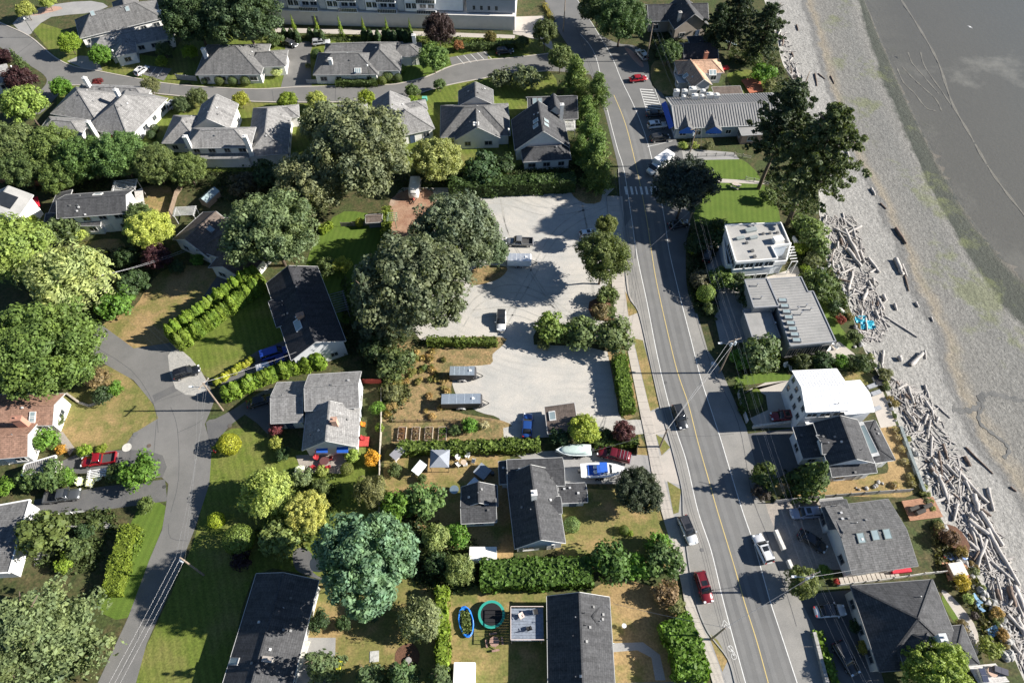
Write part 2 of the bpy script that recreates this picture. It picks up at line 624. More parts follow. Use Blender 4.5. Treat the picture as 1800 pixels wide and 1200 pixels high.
def beach_mat():
 m, nt, b = base_mat('beach')
 uv = N(nt, 'ShaderNodeUVMap').outputs[0]
 sx = N(nt, 'ShaderNodeSeparateXYZ')
 L(nt, uv, sx.inputs[0])
 tc = N(nt, 'ShaderNodeTexCoord').outputs['Object']
 n1 = noise(nt, tc, .11, 7, .72)
 ad = N(nt, 'ShaderNodeMath', operation='MULTIPLY_ADD')
 L(nt, n1, ad.inputs[0])
 ad.inputs[1].default_value = .075
 ad.inputs[2].default_value = -.0375
 sm = N(nt, 'ShaderNodeMath', operation='ADD')
 L(nt, sx.outputs[0], sm.inputs[0])
 L(nt, ad.outputs[0], sm.inputs[1])
 cr = N(nt, 'ShaderNodeValToRGB')
 stops = [(0, (.235, .228, .212)), (.55, (.255, .247, .23)), (.86, (.228, .222, .208)), (.92, (.13, .128, .122)), (.98, (.14, .137, .13)), (1.06, (.21, .182, .138)), (1.2, (.155, .15, .137)),
    (1.7, (.135, .134, .125)), (1.93, (.165, .16, .147)), (2.02, (.034, .04, .03)), (2.75, (.042, .047, .036)), (2.98, (.10, .09, .076)), (3.4, (.105, .095, .081)), (3.9, (.095, .092, .083)), (4.35, (.074, .083, .087)), (5.0, (.045, .068, .088))]
 e = cr.color_ramp.elements
 e[0].position, e[0].color = 0.0, c4(stops[0][1])
 e[1].position, e[1].color = 1.0, c4(stops[-1][1])
 for p, c in stops[1:-1]:
  e.new(p / 5.0).color = c4(c)
 L(nt, sm.outputs[0], cr.inputs[0])
 # streaks of shell and cobble drawn down the slope
 mp = N(nt, 'ShaderNodeMapping')
 mp.inputs['Rotation'].default_value = (0, 0, rad(35))
 mp.inputs['Scale'].default_value = (1.6, .45, 1)
 L(nt, tc, mp.inputs[0])
 st = noise(nt, mp.outputs[0], .9, 6, .75, .6)
 f = noise(nt, tc, 2.1, 7, .8)
 g = N(nt, 'ShaderNodeMapRange')
 for k, v in (('From Min', .36), ('From Max', .64), ('To Min', .62), ('To Max', 1.4)):
  g.inputs[k].default_value = v
 L(nt, f, g.inputs[0])
 g2 = N(nt, 'ShaderNodeMapRange')
 for k, v in (('From Min', .35), ('From Max', .68), ('To Min', .82), ('To Max', 1.22)):
  g2.inputs[k].default_value = v
 L(nt, st, g2.inputs[0])
 pr = N(nt, 'ShaderNodeMath', operation='MULTIPLY')
 L(nt, g.outputs[0], pr.inputs[0])
 L(nt, g2.outputs[0], pr.inputs[1])
 # green algae film on the lower shingle
 ag = N(nt, 'ShaderNodeMath', operation='MULTIPLY')
 L(nt, ramp(nt, noise(nt, tc, .06, 5, .7), .54, .62), ag.inputs[0])
 L(nt, ramp(nt, sx.outputs[0], .205, .26), ag.inputs[1])
 lim = N(nt, 'ShaderNodeMath', operation='MULTIPLY')
 L(nt, ag.outputs[0], lim.inputs[0])
 L(nt, ramp(nt, sx.outputs[0], .62, .5), lim.inputs[1])
 l2 = N(nt, 'ShaderNodeMath', operation='MULTIPLY')
 L(nt, lim.outputs[0], l2.inputs[0])
 l2.inputs[1].default_value = .55
 col = mix(nt, l2.outputs[0], cr.outputs[0], (.115, .13, .045))
 # pale sand bars beyond the weed
 sb = N(nt, 'ShaderNodeMath', operation='MULTIPLY')
 L(nt, ramp(nt, noise(nt, tc, .035, 6, .65), .56, .72), sb.inputs[0])
 L(nt, ramp(nt, sx.outputs[0], .59, .64), sb.inputs[1])
 col = mix(nt, sb.outputs[0], col, (.235, .215, .185))
 calm = N(nt, 'ShaderNodeMapRange')      # smooth silt lies beyond the weed
 for k, v in (('From Min', .57), ('From Max', .61), ('To Min', 1.0), ('To Max', .22)):
  calm.inputs[k].default_value = v
 L(nt, sm.outputs[0], calm.inputs[0])
 amp = N(nt, 'ShaderNodeMath', operation='SUBTRACT')
 L(nt, pr.outputs[0], amp.inputs[0])
 amp.inputs[1].default_value = 1.0
 am2 = N(nt, 'ShaderNodeMath', operation='MULTIPLY_ADD')
 L(nt, amp.outputs[0], am2.inputs[0])
 L(nt, calm.outputs[0], am2.inputs[1])
 am2.inputs[2].default_value = 1.0
 mm = N(nt, 'ShaderNodeVectorMath', operation='SCALE')
 L(nt, col, mm.inputs[0])
 L(nt, am2.outputs[0], mm.inputs['Scale'])
 L(nt, mm.outputs[0], b.inputs['Base Color'])
 b.inputs['Roughness'].default_value = .85
 hm = N(nt, 'ShaderNodeMath', operation='MULTIPLY')
 L(nt, noise(nt, tc, 1.2, 5, .7), hm.inputs[0])
 L(nt, calm.outputs[0], hm.inputs[1])
 bump(nt, b, hm.outputs[0], 1.0, .24)

beach_mat()
bme = np_mesh('beach', BV, BF, 'beach')
uvl = bme.uv_layers.new(name='UVMap')
tcol = np.tile(np.array(ts), nr)
lv = np.empty(len(bme.loops), dtype=np.int32)
bme.loops.foreach_get('vertex_index', lv)
uvd = np.zeros((len(lv), 2), dtype=np.float32)
uvd[:, 0] = tcol[lv] / 5.0
uvd[:, 1] = BV[lv, 1] / 100.0
uvl.data.foreach_set('uv', uvd.ravel())
bme.polygons.foreach_set('use_smooth', np.ones(len(BF), dtype=bool))
beach = link(bpy.data.objects.new('beach', bme))
tag(beach, 'grey shingle beach with a dark weed band along the tide line', None, None, 'structure')
BEACH_BVH = BVHTree.FromPolygons([Vector(p) for p in BV], [tuple(int(i) for i in f) for f in BF])

def PB(u, v):
 h = BEACH_BVH.ray_cast(EYE, sight(u, v).normalized())
 return h[0] if h[0] is not None else P(u, v, -1)

def water_mat():
 m, nt, b = base_mat('water')
 tc = N(nt, 'ShaderNodeTexCoord').outputs['Object']
 tr = N(nt, 'ShaderNodeBsdfTransparent')
 tr.inputs['Color'].default_value = (.89, .915, .92, 1)
 gl = N(nt, 'ShaderNodeBsdfGlossy')
 gl.inputs['Roughness'].default_value = .12
 lw_ = N(nt, 'ShaderNodeLayerWeight')
 pw = N(nt, 'ShaderNodeMath', operation='POWER')
 L(nt, lw_.outputs['Facing'], pw.inputs[0])
 pw.inputs[1].default_value = 5.0
 fr = N(nt, 'ShaderNodeMath', operation='MULTIPLY_ADD')
 L(nt, pw.outputs[0], fr.inputs[0])
 fr.inputs[1].default_value = .95
 fr.inputs[2].default_value = .035
 bp = N(nt, 'ShaderNodeBump')
 bp.inputs['Strength'].default_value = .15
 bp.inputs['Distance'].default_value = .1
 L(nt, noise(nt, tc, .9, 4, .65, .8), bp.inputs['Height'])
 L(nt, bp.outputs[0], gl.inputs['Normal'])
 mx = N(nt, 'ShaderNodeMixShader')
 L(nt, fr.outputs[0], mx.inputs[0])
 L(nt, tr.outputs[0], mx.inputs[1])
 L(nt, gl.outputs[0], mx.inputs[2])
 L(nt, mx.outputs[0], nt.nodes['Material Output'].inputs['Surface'])

water_mat()
_tl = _cols[4][1]
mb = MB()
wv = [(p[0] - 2, p[1], -2.46) for p in _tl] + [(p[0] + 700, p[1], -2.46) for p in _tl]
nn = len(_tl)
mb.add(wv, [(i, i + 1, nn + i + 1, nn + i) for i in range(nn - 1)])
mb.build('water', 'water', label='calm shallow grey blue seawater over sand', kind='structure')

# base ground: everything landward of the bank, far beyond the frame
gp = [(p[0], p[1], 0.0) for p in _l0]
mb = MB()
n0 = len(gp)
mb.add(gp + [(-900, p[1], 0.0) for p in gp], [(i, n0 + i, n0 + i + 1, i + 1) for i in range(n0 - 1)])
g0, g1 = gp[0], gp[-1]
mb.add([(-900, g0[1], 0), (g0[0], g0[1], 0), (g0[0] - 500, 2500, 0), (-900, 2500, 0)], [(0, 1, 2, 3)])
mb.add([(-900, g1[1], 0), (-900, -400, 0), (g1[0], -400, 0), (g1[0], g1[1], 0)], [(0, 1, 2, 3)])
mb.build('ground', 'soil', label='dark garden soil and rough grass under the whole neighbourhood', kind='structure')

FLATS = [0]

def flat(name, poly, mt, layer, curve=0, label=None):
 pp = smooth_path(poly, curve, True) if curve else poly
 FLATS[0] += 1
 z = .004 * layer + .00009 * (FLATS[0] % 37)
 pts = [P(u, v, z) for u, v in pp]
 me = bpy.data.meshes.new(name)
 bm = bmesh.new()
 f = bm.faces.new([bm.verts.new(p) for p in pts])
 if f.normal.z < 0:
  f.normal_flip()
 bmesh.ops.triangulate(bm, faces=[f])
 bm.normal_update()
 for f in bm.faces:
  if f.normal.z < 0:
   f.normal_flip()
 bm.to_mesh(me)
 bm.free()
 me.materials.append(MATS[mt])
 o = link(bpy.data.objects.new(name, me))
 return tag(o, label, None, None, 'structure')

def strip(name, path, width, mt, z, parent=None, curve=5, z1=None, label=None, dash=None):
 pts = [P(u, v, z) for u, v in (smooth_path(path, curve) if curve else path)]
 m = MB()
 vs_ = []
 for i, p in enumerate(pts):
  t = (pts[min(i + 1, len(pts) - 1)] - pts[max(0, i - 1)])
  t.z = 0
  t.normalize()
  s = Vector((-t.y, t.x, 0)) * width / 2
  vs_ += [p - s, p + s]
 n = len(pts)
 fs = [(2 * i, 2 * i + 2, 2 * i + 3, 2 * i + 1) for i in range(n - 1) if not dash or (i // dash) % 2 == 0]
 m.add(vs_, fs)
 if z1 is not None:
  up = [(p[0], p[1], z1) for p in vs_]
  m.add(vs_ + up, [(2 * n + 2 * i, 2 * n + 2 * i + 2, 2 * n + 2 * i + 3, 2 * n + 2 * i + 1) for i in range(n - 1)] +
    [(2 * i, 2 * i + 2, 2 * n + 2 * i + 2, 2 * n + 2 * i) for i in range(n - 1)] +
    [(2 * i + 3, 2 * i + 1, 2 * n + 2 * i + 1, 2 * n + 2 * i + 3) for i in range(n - 1)])
 o = m.build(name, mt, parent)
 if parent is None:
  tag(o, label, None, None, 'structure')
 return o

# ------------------------------------------------------------------ main road
KERB_W = [(955, -12), (966, 25), (990, 68), (1018, 105), (1040, 135), (1060, 188), (1073, 238), (1087, 297), (1090, 345), (1097, 400), (1099, 470), (1106, 522), (1122, 548), (1135, 600), (1148, 660), (1161, 717),
   (1175, 765), (1188, 815), (1199, 862), (1201, 905), (1206, 955), (1213, 1005), (1224, 1060), (1244, 1110), (1279, 1157), (1292, 1200), (1298, 1222)]
EDGE_E = [(1008, -12), (1030, 22), (1052, 58), (1085, 76), (1118, 82), (1138, 106), (1146, 150), (1168, 170), (1182, 235), (1196, 255), (1203, 290), (1210, 330), (1213, 390), (1206, 430), (1207, 500), (1222, 552), (1240, 615),
   (1262, 650), (1290, 715), (1301, 752), (1322, 860), (1340, 905), (1352, 940), (1375, 1000), (1385, 1050), (1420, 1110), (1450, 1190), (1462, 1222)]
road = flat('road', smooth_path(KERB_W, 4) + smooth_path(EDGE_E, 4)[::-1], 'asphalt', 6, label='two lane asphalt road running beside the shore houses')
W_LINE = [(1020, 60), (1047, 99), (1067, 190), (1085, 260), (1097, 300), (1110, 382), (1120, 450), (1137, 530), (1150, 598), (1162, 655), (1177, 715), (1190, 760), (1207, 812), (1227, 898), (1250, 967), (1270, 1050), (1285, 1107), (1312, 1205)]
Y_LINE = [(1000, 0), (1030, 50), (1060, 115), (1079, 167), (1100, 220), (1120, 300), (1135, 375), (1145, 440), (1155, 500), (1177, 598), (1192, 657), (1210, 710), (1227, 777), (1245, 840), (1261, 897), (1290, 992), (1310, 1062), (1330, 1125), (1352, 1205)]
E_LINE = [(1015, 0), (1035, 32), (1067, 85), (1080, 110), (1092, 140), (1117, 192), (1135, 240), (1146, 280), (1159, 337), (1169, 390), (1176, 440), (1190, 500), (1200, 540), (1215, 598), (1232, 665), (1250, 720), (1267, 772), (1285, 832), (1305, 897), (1325, 955), (1347, 1032), (1355, 1060), (1375, 1120), (1403, 1205)]
flat('road_shoulder', W_LINE[5:] + [(k[0], k[1]) for k in KERB_W[9:-1][::-1]], 'shoulder', 7, label='paler worn shoulder strip beside the west kerb')
flat('road_shoulder', E_LINE[12:] + [(1474, 1205), (1440, 1120), (1404, 1048), (1398, 1000), (1366, 940), (1350, 900), (1338, 856), (1312, 752), (1296, 715), (1268, 650), (1244, 615), (1226, 552)], 'shoulder', 7,
  label='paler worn shoulder strip beside the shore driveways')
for la, lb, f in ((W_LINE[5:], Y_LINE[5:], .27), (W_LINE[5:], Y_LINE[5:], .73), (Y_LINE[3:], E_LINE[5:], .27), (Y_LINE[3:], E_LINE[5:], .73)):
 ys = np.linspace(max(la[0][1], lb[0][1]), 1203, 40)
 xa, xb = np.interp(ys, [p[1] for p in la], [p[0] for p in la]), np.interp(ys, [p[1] for p in lb], [p[0] for p in lb])
 strip('wheel_path', [(a_ + (b_ - a_) * f, y_) for a_, b_, y_ in zip(xa, xb, ys)], .75, 'asphalt_worn', .030, road, 0)
strip('edge_line', W_LINE, .13, 'road_paint', .036, road)
strip('edge_line', E_LINE, .13, 'road_paint', .036, road)
strip('centre_line', Y_LINE[3:], .14, 'yellow_paint', .036, road)
for du in (9, 13, 18):      # tar sealed joints along the west gutter
 strip('tar_seam', [(u - du, v) for u, v in W_LINE[4:]], .05, 'tar_seal', .034, road)
strip('tar_seam', [(1210, 500), (1222, 552), (1250, 640), (1298, 745), (1322, 870), (1352, 950), (1385, 1050), (1400, 1100)], .09, 'tar_seal', .037, road)
strip('tar_seam', [(1180, 765), (1240, 766), (1290, 762)], .06, 'tar_seal', .034, road)
for v0, v1 in ((40, 130), (60, 150)):
 strip('tar_seam', [(1010 + (v0 - 40) / 2, v0), (1040 + (v0 - 40) / 2, v1)], .07, 'tar_seal', .034, road)
for k, u in enumerate((1100, 1110, 1118, 1127, 1136, 1145, 1153, 1162)):
 strip('crosswalk_bar', [(u - 1, 328), (u + 2, 342)], .5 if k != 2 else .3, 'road_paint', .040, road, 0)
# hatched no-parking pad in front of the long metal-roofed building
for k in range(9):
 strip('hatch_bar', [(1126 + k * 1.2, 157 + k * 4.4), (1148 + k * 2.1, 158.5 + k * 4.8)], .28, 'road_paint', .040, road, 0)
for a_, b_ in (((1125, 156), (1138, 200)), ((1151, 156), (1166, 200)), ((1138, 207), (1165, 204)), ((1143, 230), (1172, 225)), ((1138, 258), (1182, 248))):
 strip('parking_line', [a_, b_], .12, 'road_paint', .041, road, 0)
# bicycle symbol and chevrons on the west shoulder
mk = MB()
for cu, cv in ((1284, 1139), (1290, 1153)):
 c = P(cu, cv, .041)
 for k in range(16):
  a0, a1 = k * math.pi / 8, (k + 1) * math.pi / 8
  mk.add([c + Vector((math.cos(t) * r, math.sin(t) * r, 0)) for t, r in ((a0, .35), (a1, .35), (a1, .41), (a0, .41))], [(0, 1, 2, 3)])
for a_, b_ in (((1284, 1139), (1288, 1146)), ((1288, 1146), (1290, 1153)), ((1284, 1139), (1291, 1146)), ((1291, 1146), (1290, 1153)), ((1281, 1134), (1284, 1139)),
    ((1269, 1100), (1273, 1089)), ((1273, 1089), (1281, 1098)), ((1271, 1106), (1275, 1096)), ((1275, 1096), (1283, 1104))):
 pa, pb = P(a_[0], a_[1], .041), P(b_[0], b_[1], .041)
 t = (pb - pa).normalized() * .035
 s = Vector((-t.y, t.x, 0))
 mk.add([pa - s, pb - s, pb + s, pa + s], [(0, 1, 2, 3)])
mk.build('bicycle_symbol', 'road_paint', road)
flat('kerb_bay', [(1098, 85), (1106, 86), (1120, 98), (1130, 112), (1131, 118), (1124, 116), (1112, 104)], 'pink_paving', 9, 3, 'red painted kerb bay beside the road')
strip('kerb', KERB_W[7:], .16, 'concrete_grey', .024, None, 4, .15, 'low concrete kerb along the west side of the road')

# sidewalk of single slabs
SW_L = [(1066, 345), (1070, 400), (1074, 480), (1082, 560), (1100, 600), (1104, 622), (1127, 737), (1138, 790), (1149, 850), (1163, 902), (1180, 960), (1196, 1020), (1207, 1078), (1228, 1115), (1252, 1200), (1256, 1215)]
SW_R = [(1086, 345), (1092, 400), (1095, 490), (1104, 556), (1113, 596), (1122, 640), (1143, 722), (1152, 764), (1168, 845), (1184, 905), (1200, 957), (1208, 1005), (1216, 1050), (1238, 1108), (1262, 1165), (1273, 1200), (1277, 1215)]
flat('kerb_bed', SW_R[4:] + KERB_W[13:-1][::-1], 'concrete_grey', 8, 0)
flat('kerb_bed', [(1086, 345), (1091, 345), (1098, 400), (1100, 470), (1107, 520), (1123, 548), (1136, 602), (1112, 598), (1102, 556), (1094, 490), (1090, 400)], 'concrete', 8, 0)
sidewalk = flat('sidewalk', SW_L + SW_R[::-1], 'concrete_grey', 10, label='pale concrete sidewalk with jointed slabs along the west side of the road')
lw, rw = [P(*p) for p in smooth_path(SW_L, 4)], [P(*p) for p in smooth_path(SW_R, 4)]
ly, lx = [-p.y for p in lw], [p.x for p in lw]
ry, rx = [-p.y for p in rw], [p.x for p in rw]
yy = -max(lw[0].y, rw[0].y)
while yy < 14:
 y2 = yy + 1.52
 q = []
 for y_, side in ((yy + .03, 0), (yy + .03, 1), (y2, 1), (y2, 0)):
  xl, xr = np.interp(y_, ly, lx), np.interp(y_, ry, rx)
  q.append((xl + .03 if side == 0 else xr - .03, -y_))
 wdt = q[1][0] - q[0][0]
 cols_ = 2 if wdt > 2.6 else 1
 for c_ in range(cols_):
  f0, f1 = c_ / cols_, (c_ + 1) / cols_ - (.03 / wdt if c_ < cols_ - 1 else 0)
  lerp = lambda a, b, f: (a[0] + (b[0] - a[0]) * f, a[1] + (b[1] - a[1]) * f)
  MB().prism([lerp(q[0], q[1], f0), lerp(q[0], q[1], f1), lerp(q[3], q[2], f1), lerp(q[3], q[2], f0)], .045, .125, bottom=False).build('slab', 'concrete', sidewalk)
 yy = y2
for pl in ([(1084, 577), (1106, 560), (1126, 568), (1135, 602), (1114, 600), (1098, 595)], [(1128, 738), (1144, 724), (1162, 718), (1174, 762), (1154, 764), (1132, 762)], [(1148, 802), (1164, 800), (1178, 790), (1196, 852), (1170, 846)],
   [(1094, 345), (1098, 400), (1092, 400), (1086, 345)]):
 flat('driveway_apron', pl, 'concrete', 9, label=None)
for pl in ([(1099, 512), (1122, 549), (1105, 556)], [(1113, 594), (1130, 598), (1145, 655), (1161, 714), (1143, 722)], [(1153, 763), (1166, 770), (1178, 786), (1163, 800)], [(1173, 845), (1197, 860), (1193, 900), (1184, 903)],
   [(1244, 1110), (1262, 1125), (1280, 1158), (1270, 1180), (1255, 1140)]):
 flat('verge', pl, 'lawn_mixed', 11, 0)
flat('verge', [(1058, 340), (1062, 325), (1005, 325), (1008, 345), (1030, 358), (1055, 355)], 'dry_weeds', 9, 2)

# ------------------------------------------------------------------ the lane at the top and its drives
LANE_N = [(-30, 22), (0, 40), (52, 64), (95, 100), (130, 117), (172, 125), (250, 140), (300, 148), (360, 153), (450, 157), (532, 153), (662, 150), (702, 147), (750, 135), (792, 117), (840, 107), (900, 102), (975, 93), (1012, 92)]
LANE_S = [(-30, 62), (0, 83), (15, 92), (52, 115), (76, 131), (82, 145), (66, 165), (40, 195), (70, 200), (98, 172), (122, 150), (180, 152), (285, 166), (450, 179), (625, 179), (710, 172), (750, 160), (792, 149), (855, 137), (900, 129), (965, 125), (1045, 132)]
lane = flat('lane', smooth_path(LANE_N, 4) + smooth_path(LANE_S, 4)[::-1], 'asphalt_old', 5, label='curving grey lane between the clustered grey roofed homes')
strip('kerb', LANE_N[:-1], .3, 'concrete', .02, None, 4, .11, 'concrete kerb on the far side of the curving lane')
strip('kerb', LANE_S[10:-1], .3, 'concrete', .02, None, 4, .11, 'concrete kerb on the near side of the curving lane')
for a_, b_ in (((478, 158), (481, 179)), ((590, 153), (589, 179)), ((300, 150), (297, 165)), ((60, 72), (30, 95))):
 strip('tar_seam', [a_, b_], .12, 'tar_seal', .026, lane, 0)
flat('driveway', [(22, 42), (50, 22), (95, 8), (160, 2), (190, 12), (150, 24), (90, 30), (60, 52), (50, 62)], 'concrete_grey', 7, 2, 'wide pale driveway at the start of the curving lane')
flat('driveway_border', [(58, 20), (95, 11), (110, 16), (75, 25), (56, 28)], 'pink_paving', 9, 2)
flat('driveway', [(118, 108), (140, 98), (170, 100), (180, 124), (150, 122)], 'concrete_grey', 7, 0, 'short driveway between two young lime trees')
flat('parking_bay', [(240, 128), (258, 115), (302, 121), (288, 142)], 'asphalt_old', 7, 0, 'parking bay holding a small white car')
flat('driveway', [(500, 76), (552, 72), (545, 95), (548, 153), (493, 156), (505, 110)], 'asphalt_old', 7, 0, 'driveway running between two grey hip roofed homes')
flat('parking_bay', [(790, 101), (856, 90), (858, 105), (795, 118)], 'asphalt_old', 7, 0, 'visitor parking bay with white stall lines beside the lane')
for k in range(5):
 strip('stall_line', [(803 + k * 12, 99 - k * 2), (816 + k * 12, 113 - k * 2.4)], .12, 'road_paint', .040, lane, 0)
for k in range(3):
 strip('stall_line', [(262 + k * 12, 117 + k * 2), (252 + k * 12, 130 + k * 3)], .12, 'road_paint', .040, lane, 0)
flat('plaza', [(900, 30), (955, 28), (965, 58), (975, 92), (945, 70), (902, 60)], 'concrete', 4, 0, 'pale paved forecourt beside the apartment block')
flat('terrace', [(440, 48), (760, 56), (905, 62), (905, 68), (760, 64), (440, 56)], 'concrete', 4, 0, 'paved strip along the foot of the apartment block')

# ------------------------------------------------------------------ west street, drives
WEST = [(60, 560), (95, 556), (180, 572), (235, 612), (300, 602), (332, 628), (366, 674), (378, 700), (370, 722), (360, 745), (372, 790), (368, 850), (342, 930), (302, 1030), (258, 1130), (232, 1225), (160, 1225), (225, 1085), (262, 985),
  (285, 930), (292, 888), (296, 850), (284, 838), (230, 842), (214, 792), (234, 762), (278, 735), (271, 712), (235, 668), (185, 640), (148, 608)]
west = flat('street', WEST, 'asphalt_old', 5, 0, 'quiet grey side street widening at its junction')
for pth in ([(150, 600), (230, 650), (270, 710), (278, 760)], [(300, 715), (312, 755), (314, 840), (300, 900)], [(312, 760), (345, 745), (357, 735)], [(268, 706), (302, 690), (318, 682)], [(275, 740), (268, 820), (258, 880)],
   [(245, 1090), (240, 1130), (215, 1180)], [(330, 950), (300, 945), (296, 920)]):
 strip('tar_seam', pth, .09, 'tar_seal', .026, west, 3)
strip('patch', [(270, 700), (312, 680)], 1.5, 'asphalt_dark', .028, west, 0)
flat('gravel_bay', [(295, 625), (312, 615), (334, 628), (366, 674), (345, 695), (308, 682)], 'track', 8, 2, 'small gravel bay with a parked black car')
flat('driveway', [(286, 800), (225, 790), (130, 800), (100, 822), (140, 832), (232, 826), (286, 838)], 'asphalt_dark', 7, 2, 'asphalt driveway with a red pickup')
flat('driveway', [(290, 842), (170, 856), (60, 878), (62, 905), (180, 896), (294, 880)], 'asphalt_dark', 7, 0, 'asphalt driveway with a dark grey pickup')
flat('driveway', [(362, 742), (378, 736), (412, 718), (440, 700), (486, 680), (480, 745), (470, 762), (430, 728), (385, 770), (372, 785)], 'asphalt_dark', 7, 2, 'asphalt driveway curving up to the grey shingled house')
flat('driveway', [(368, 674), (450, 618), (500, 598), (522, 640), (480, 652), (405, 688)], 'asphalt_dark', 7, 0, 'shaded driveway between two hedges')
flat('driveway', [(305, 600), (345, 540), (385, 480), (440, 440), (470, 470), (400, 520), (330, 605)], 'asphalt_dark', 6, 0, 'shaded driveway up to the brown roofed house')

# ------------------------------------------------------------------ gravel lots and weeds
lot = flat('gravel_lot', [(700, 336), (760, 330), (1055, 332), (1066, 345), (1074, 480), (1050, 520), (1042, 552), (1065, 562), (1084, 577), (1098, 596), (1040, 585), (945, 575), (935, 630), (872, 622), (870, 590), (760, 606), (715, 560), (690, 470), (684, 400)],
  'gravel', 5, 3, 'upper gravel lot with tyre tracks')
flat('gravel_lot', [(868, 604), (940, 606), (1068, 618), (1082, 690), (1092, 735), (1128, 738), (1132, 762), (1060, 762), (960, 768), (884, 768), (878, 735), (838, 722), (800, 690), (802, 645)], 'gravel', 6, 3, 'lower gravel lot with parked trailers')
for pth in ([(1095, 590), (1040, 575), (960, 520), (900, 500), (840, 520), (810, 560)], [(1085, 585), (1000, 560), (930, 470), (890, 400), (880, 350)], [(1060, 350), (980, 400), (930, 480), (880, 570)], [(1050, 350), (960, 365), (880, 345), (800, 340)],
   [(1020, 345), (1034, 420), (1040, 500), (1050, 560)], [(830, 545), (900, 540), (960, 560), (1060, 580)]):
 for off in (0, 14):
  strip('tyre_track', [(u + off * .3, v + off) for u, v in pth], .3, 'track', .024, lot, 6)
flat('bark_chip_patch', [(686, 352), (735, 330), (768, 345), (752, 385), (728, 425), (712, 440), (684, 425)], 'chips', 8, 3, 'rust brown chip covered corner of the gravel lot')
flat('dry_weeds', [(668, 618), (760, 596), (880, 592), (884, 606), (866, 622), (862, 640), (806, 648), (792, 690), (796, 722), (880, 738), (884, 752), (690, 752), (676, 700)], 'dry_weeds', 8, 3, 'dry weedy ground west of the trailers')
flat('dry_weeds', [(835, 470), (890, 468), (880, 488), (845, 500), (825, 498)], 'dry_weeds', 9, 3, 'dry weeds under the broad lot tree')
flat('dry_weeds', [(688, 744), (884, 744), (886, 776), (688, 778)], 'dry_weeds', 7, 0, 'dry weedy strip around the raised garden beds')
flat('planter_bed', [(1036, 530), (1068, 524), (1080, 560), (1072, 566), (1040, 556)], 'mulch', 11, 2)
flat('planter_bed', [(1068, 618), (1102, 612), (1124, 730), (1100, 738), (1086, 715)], 'dry_weeds', 11, 0)

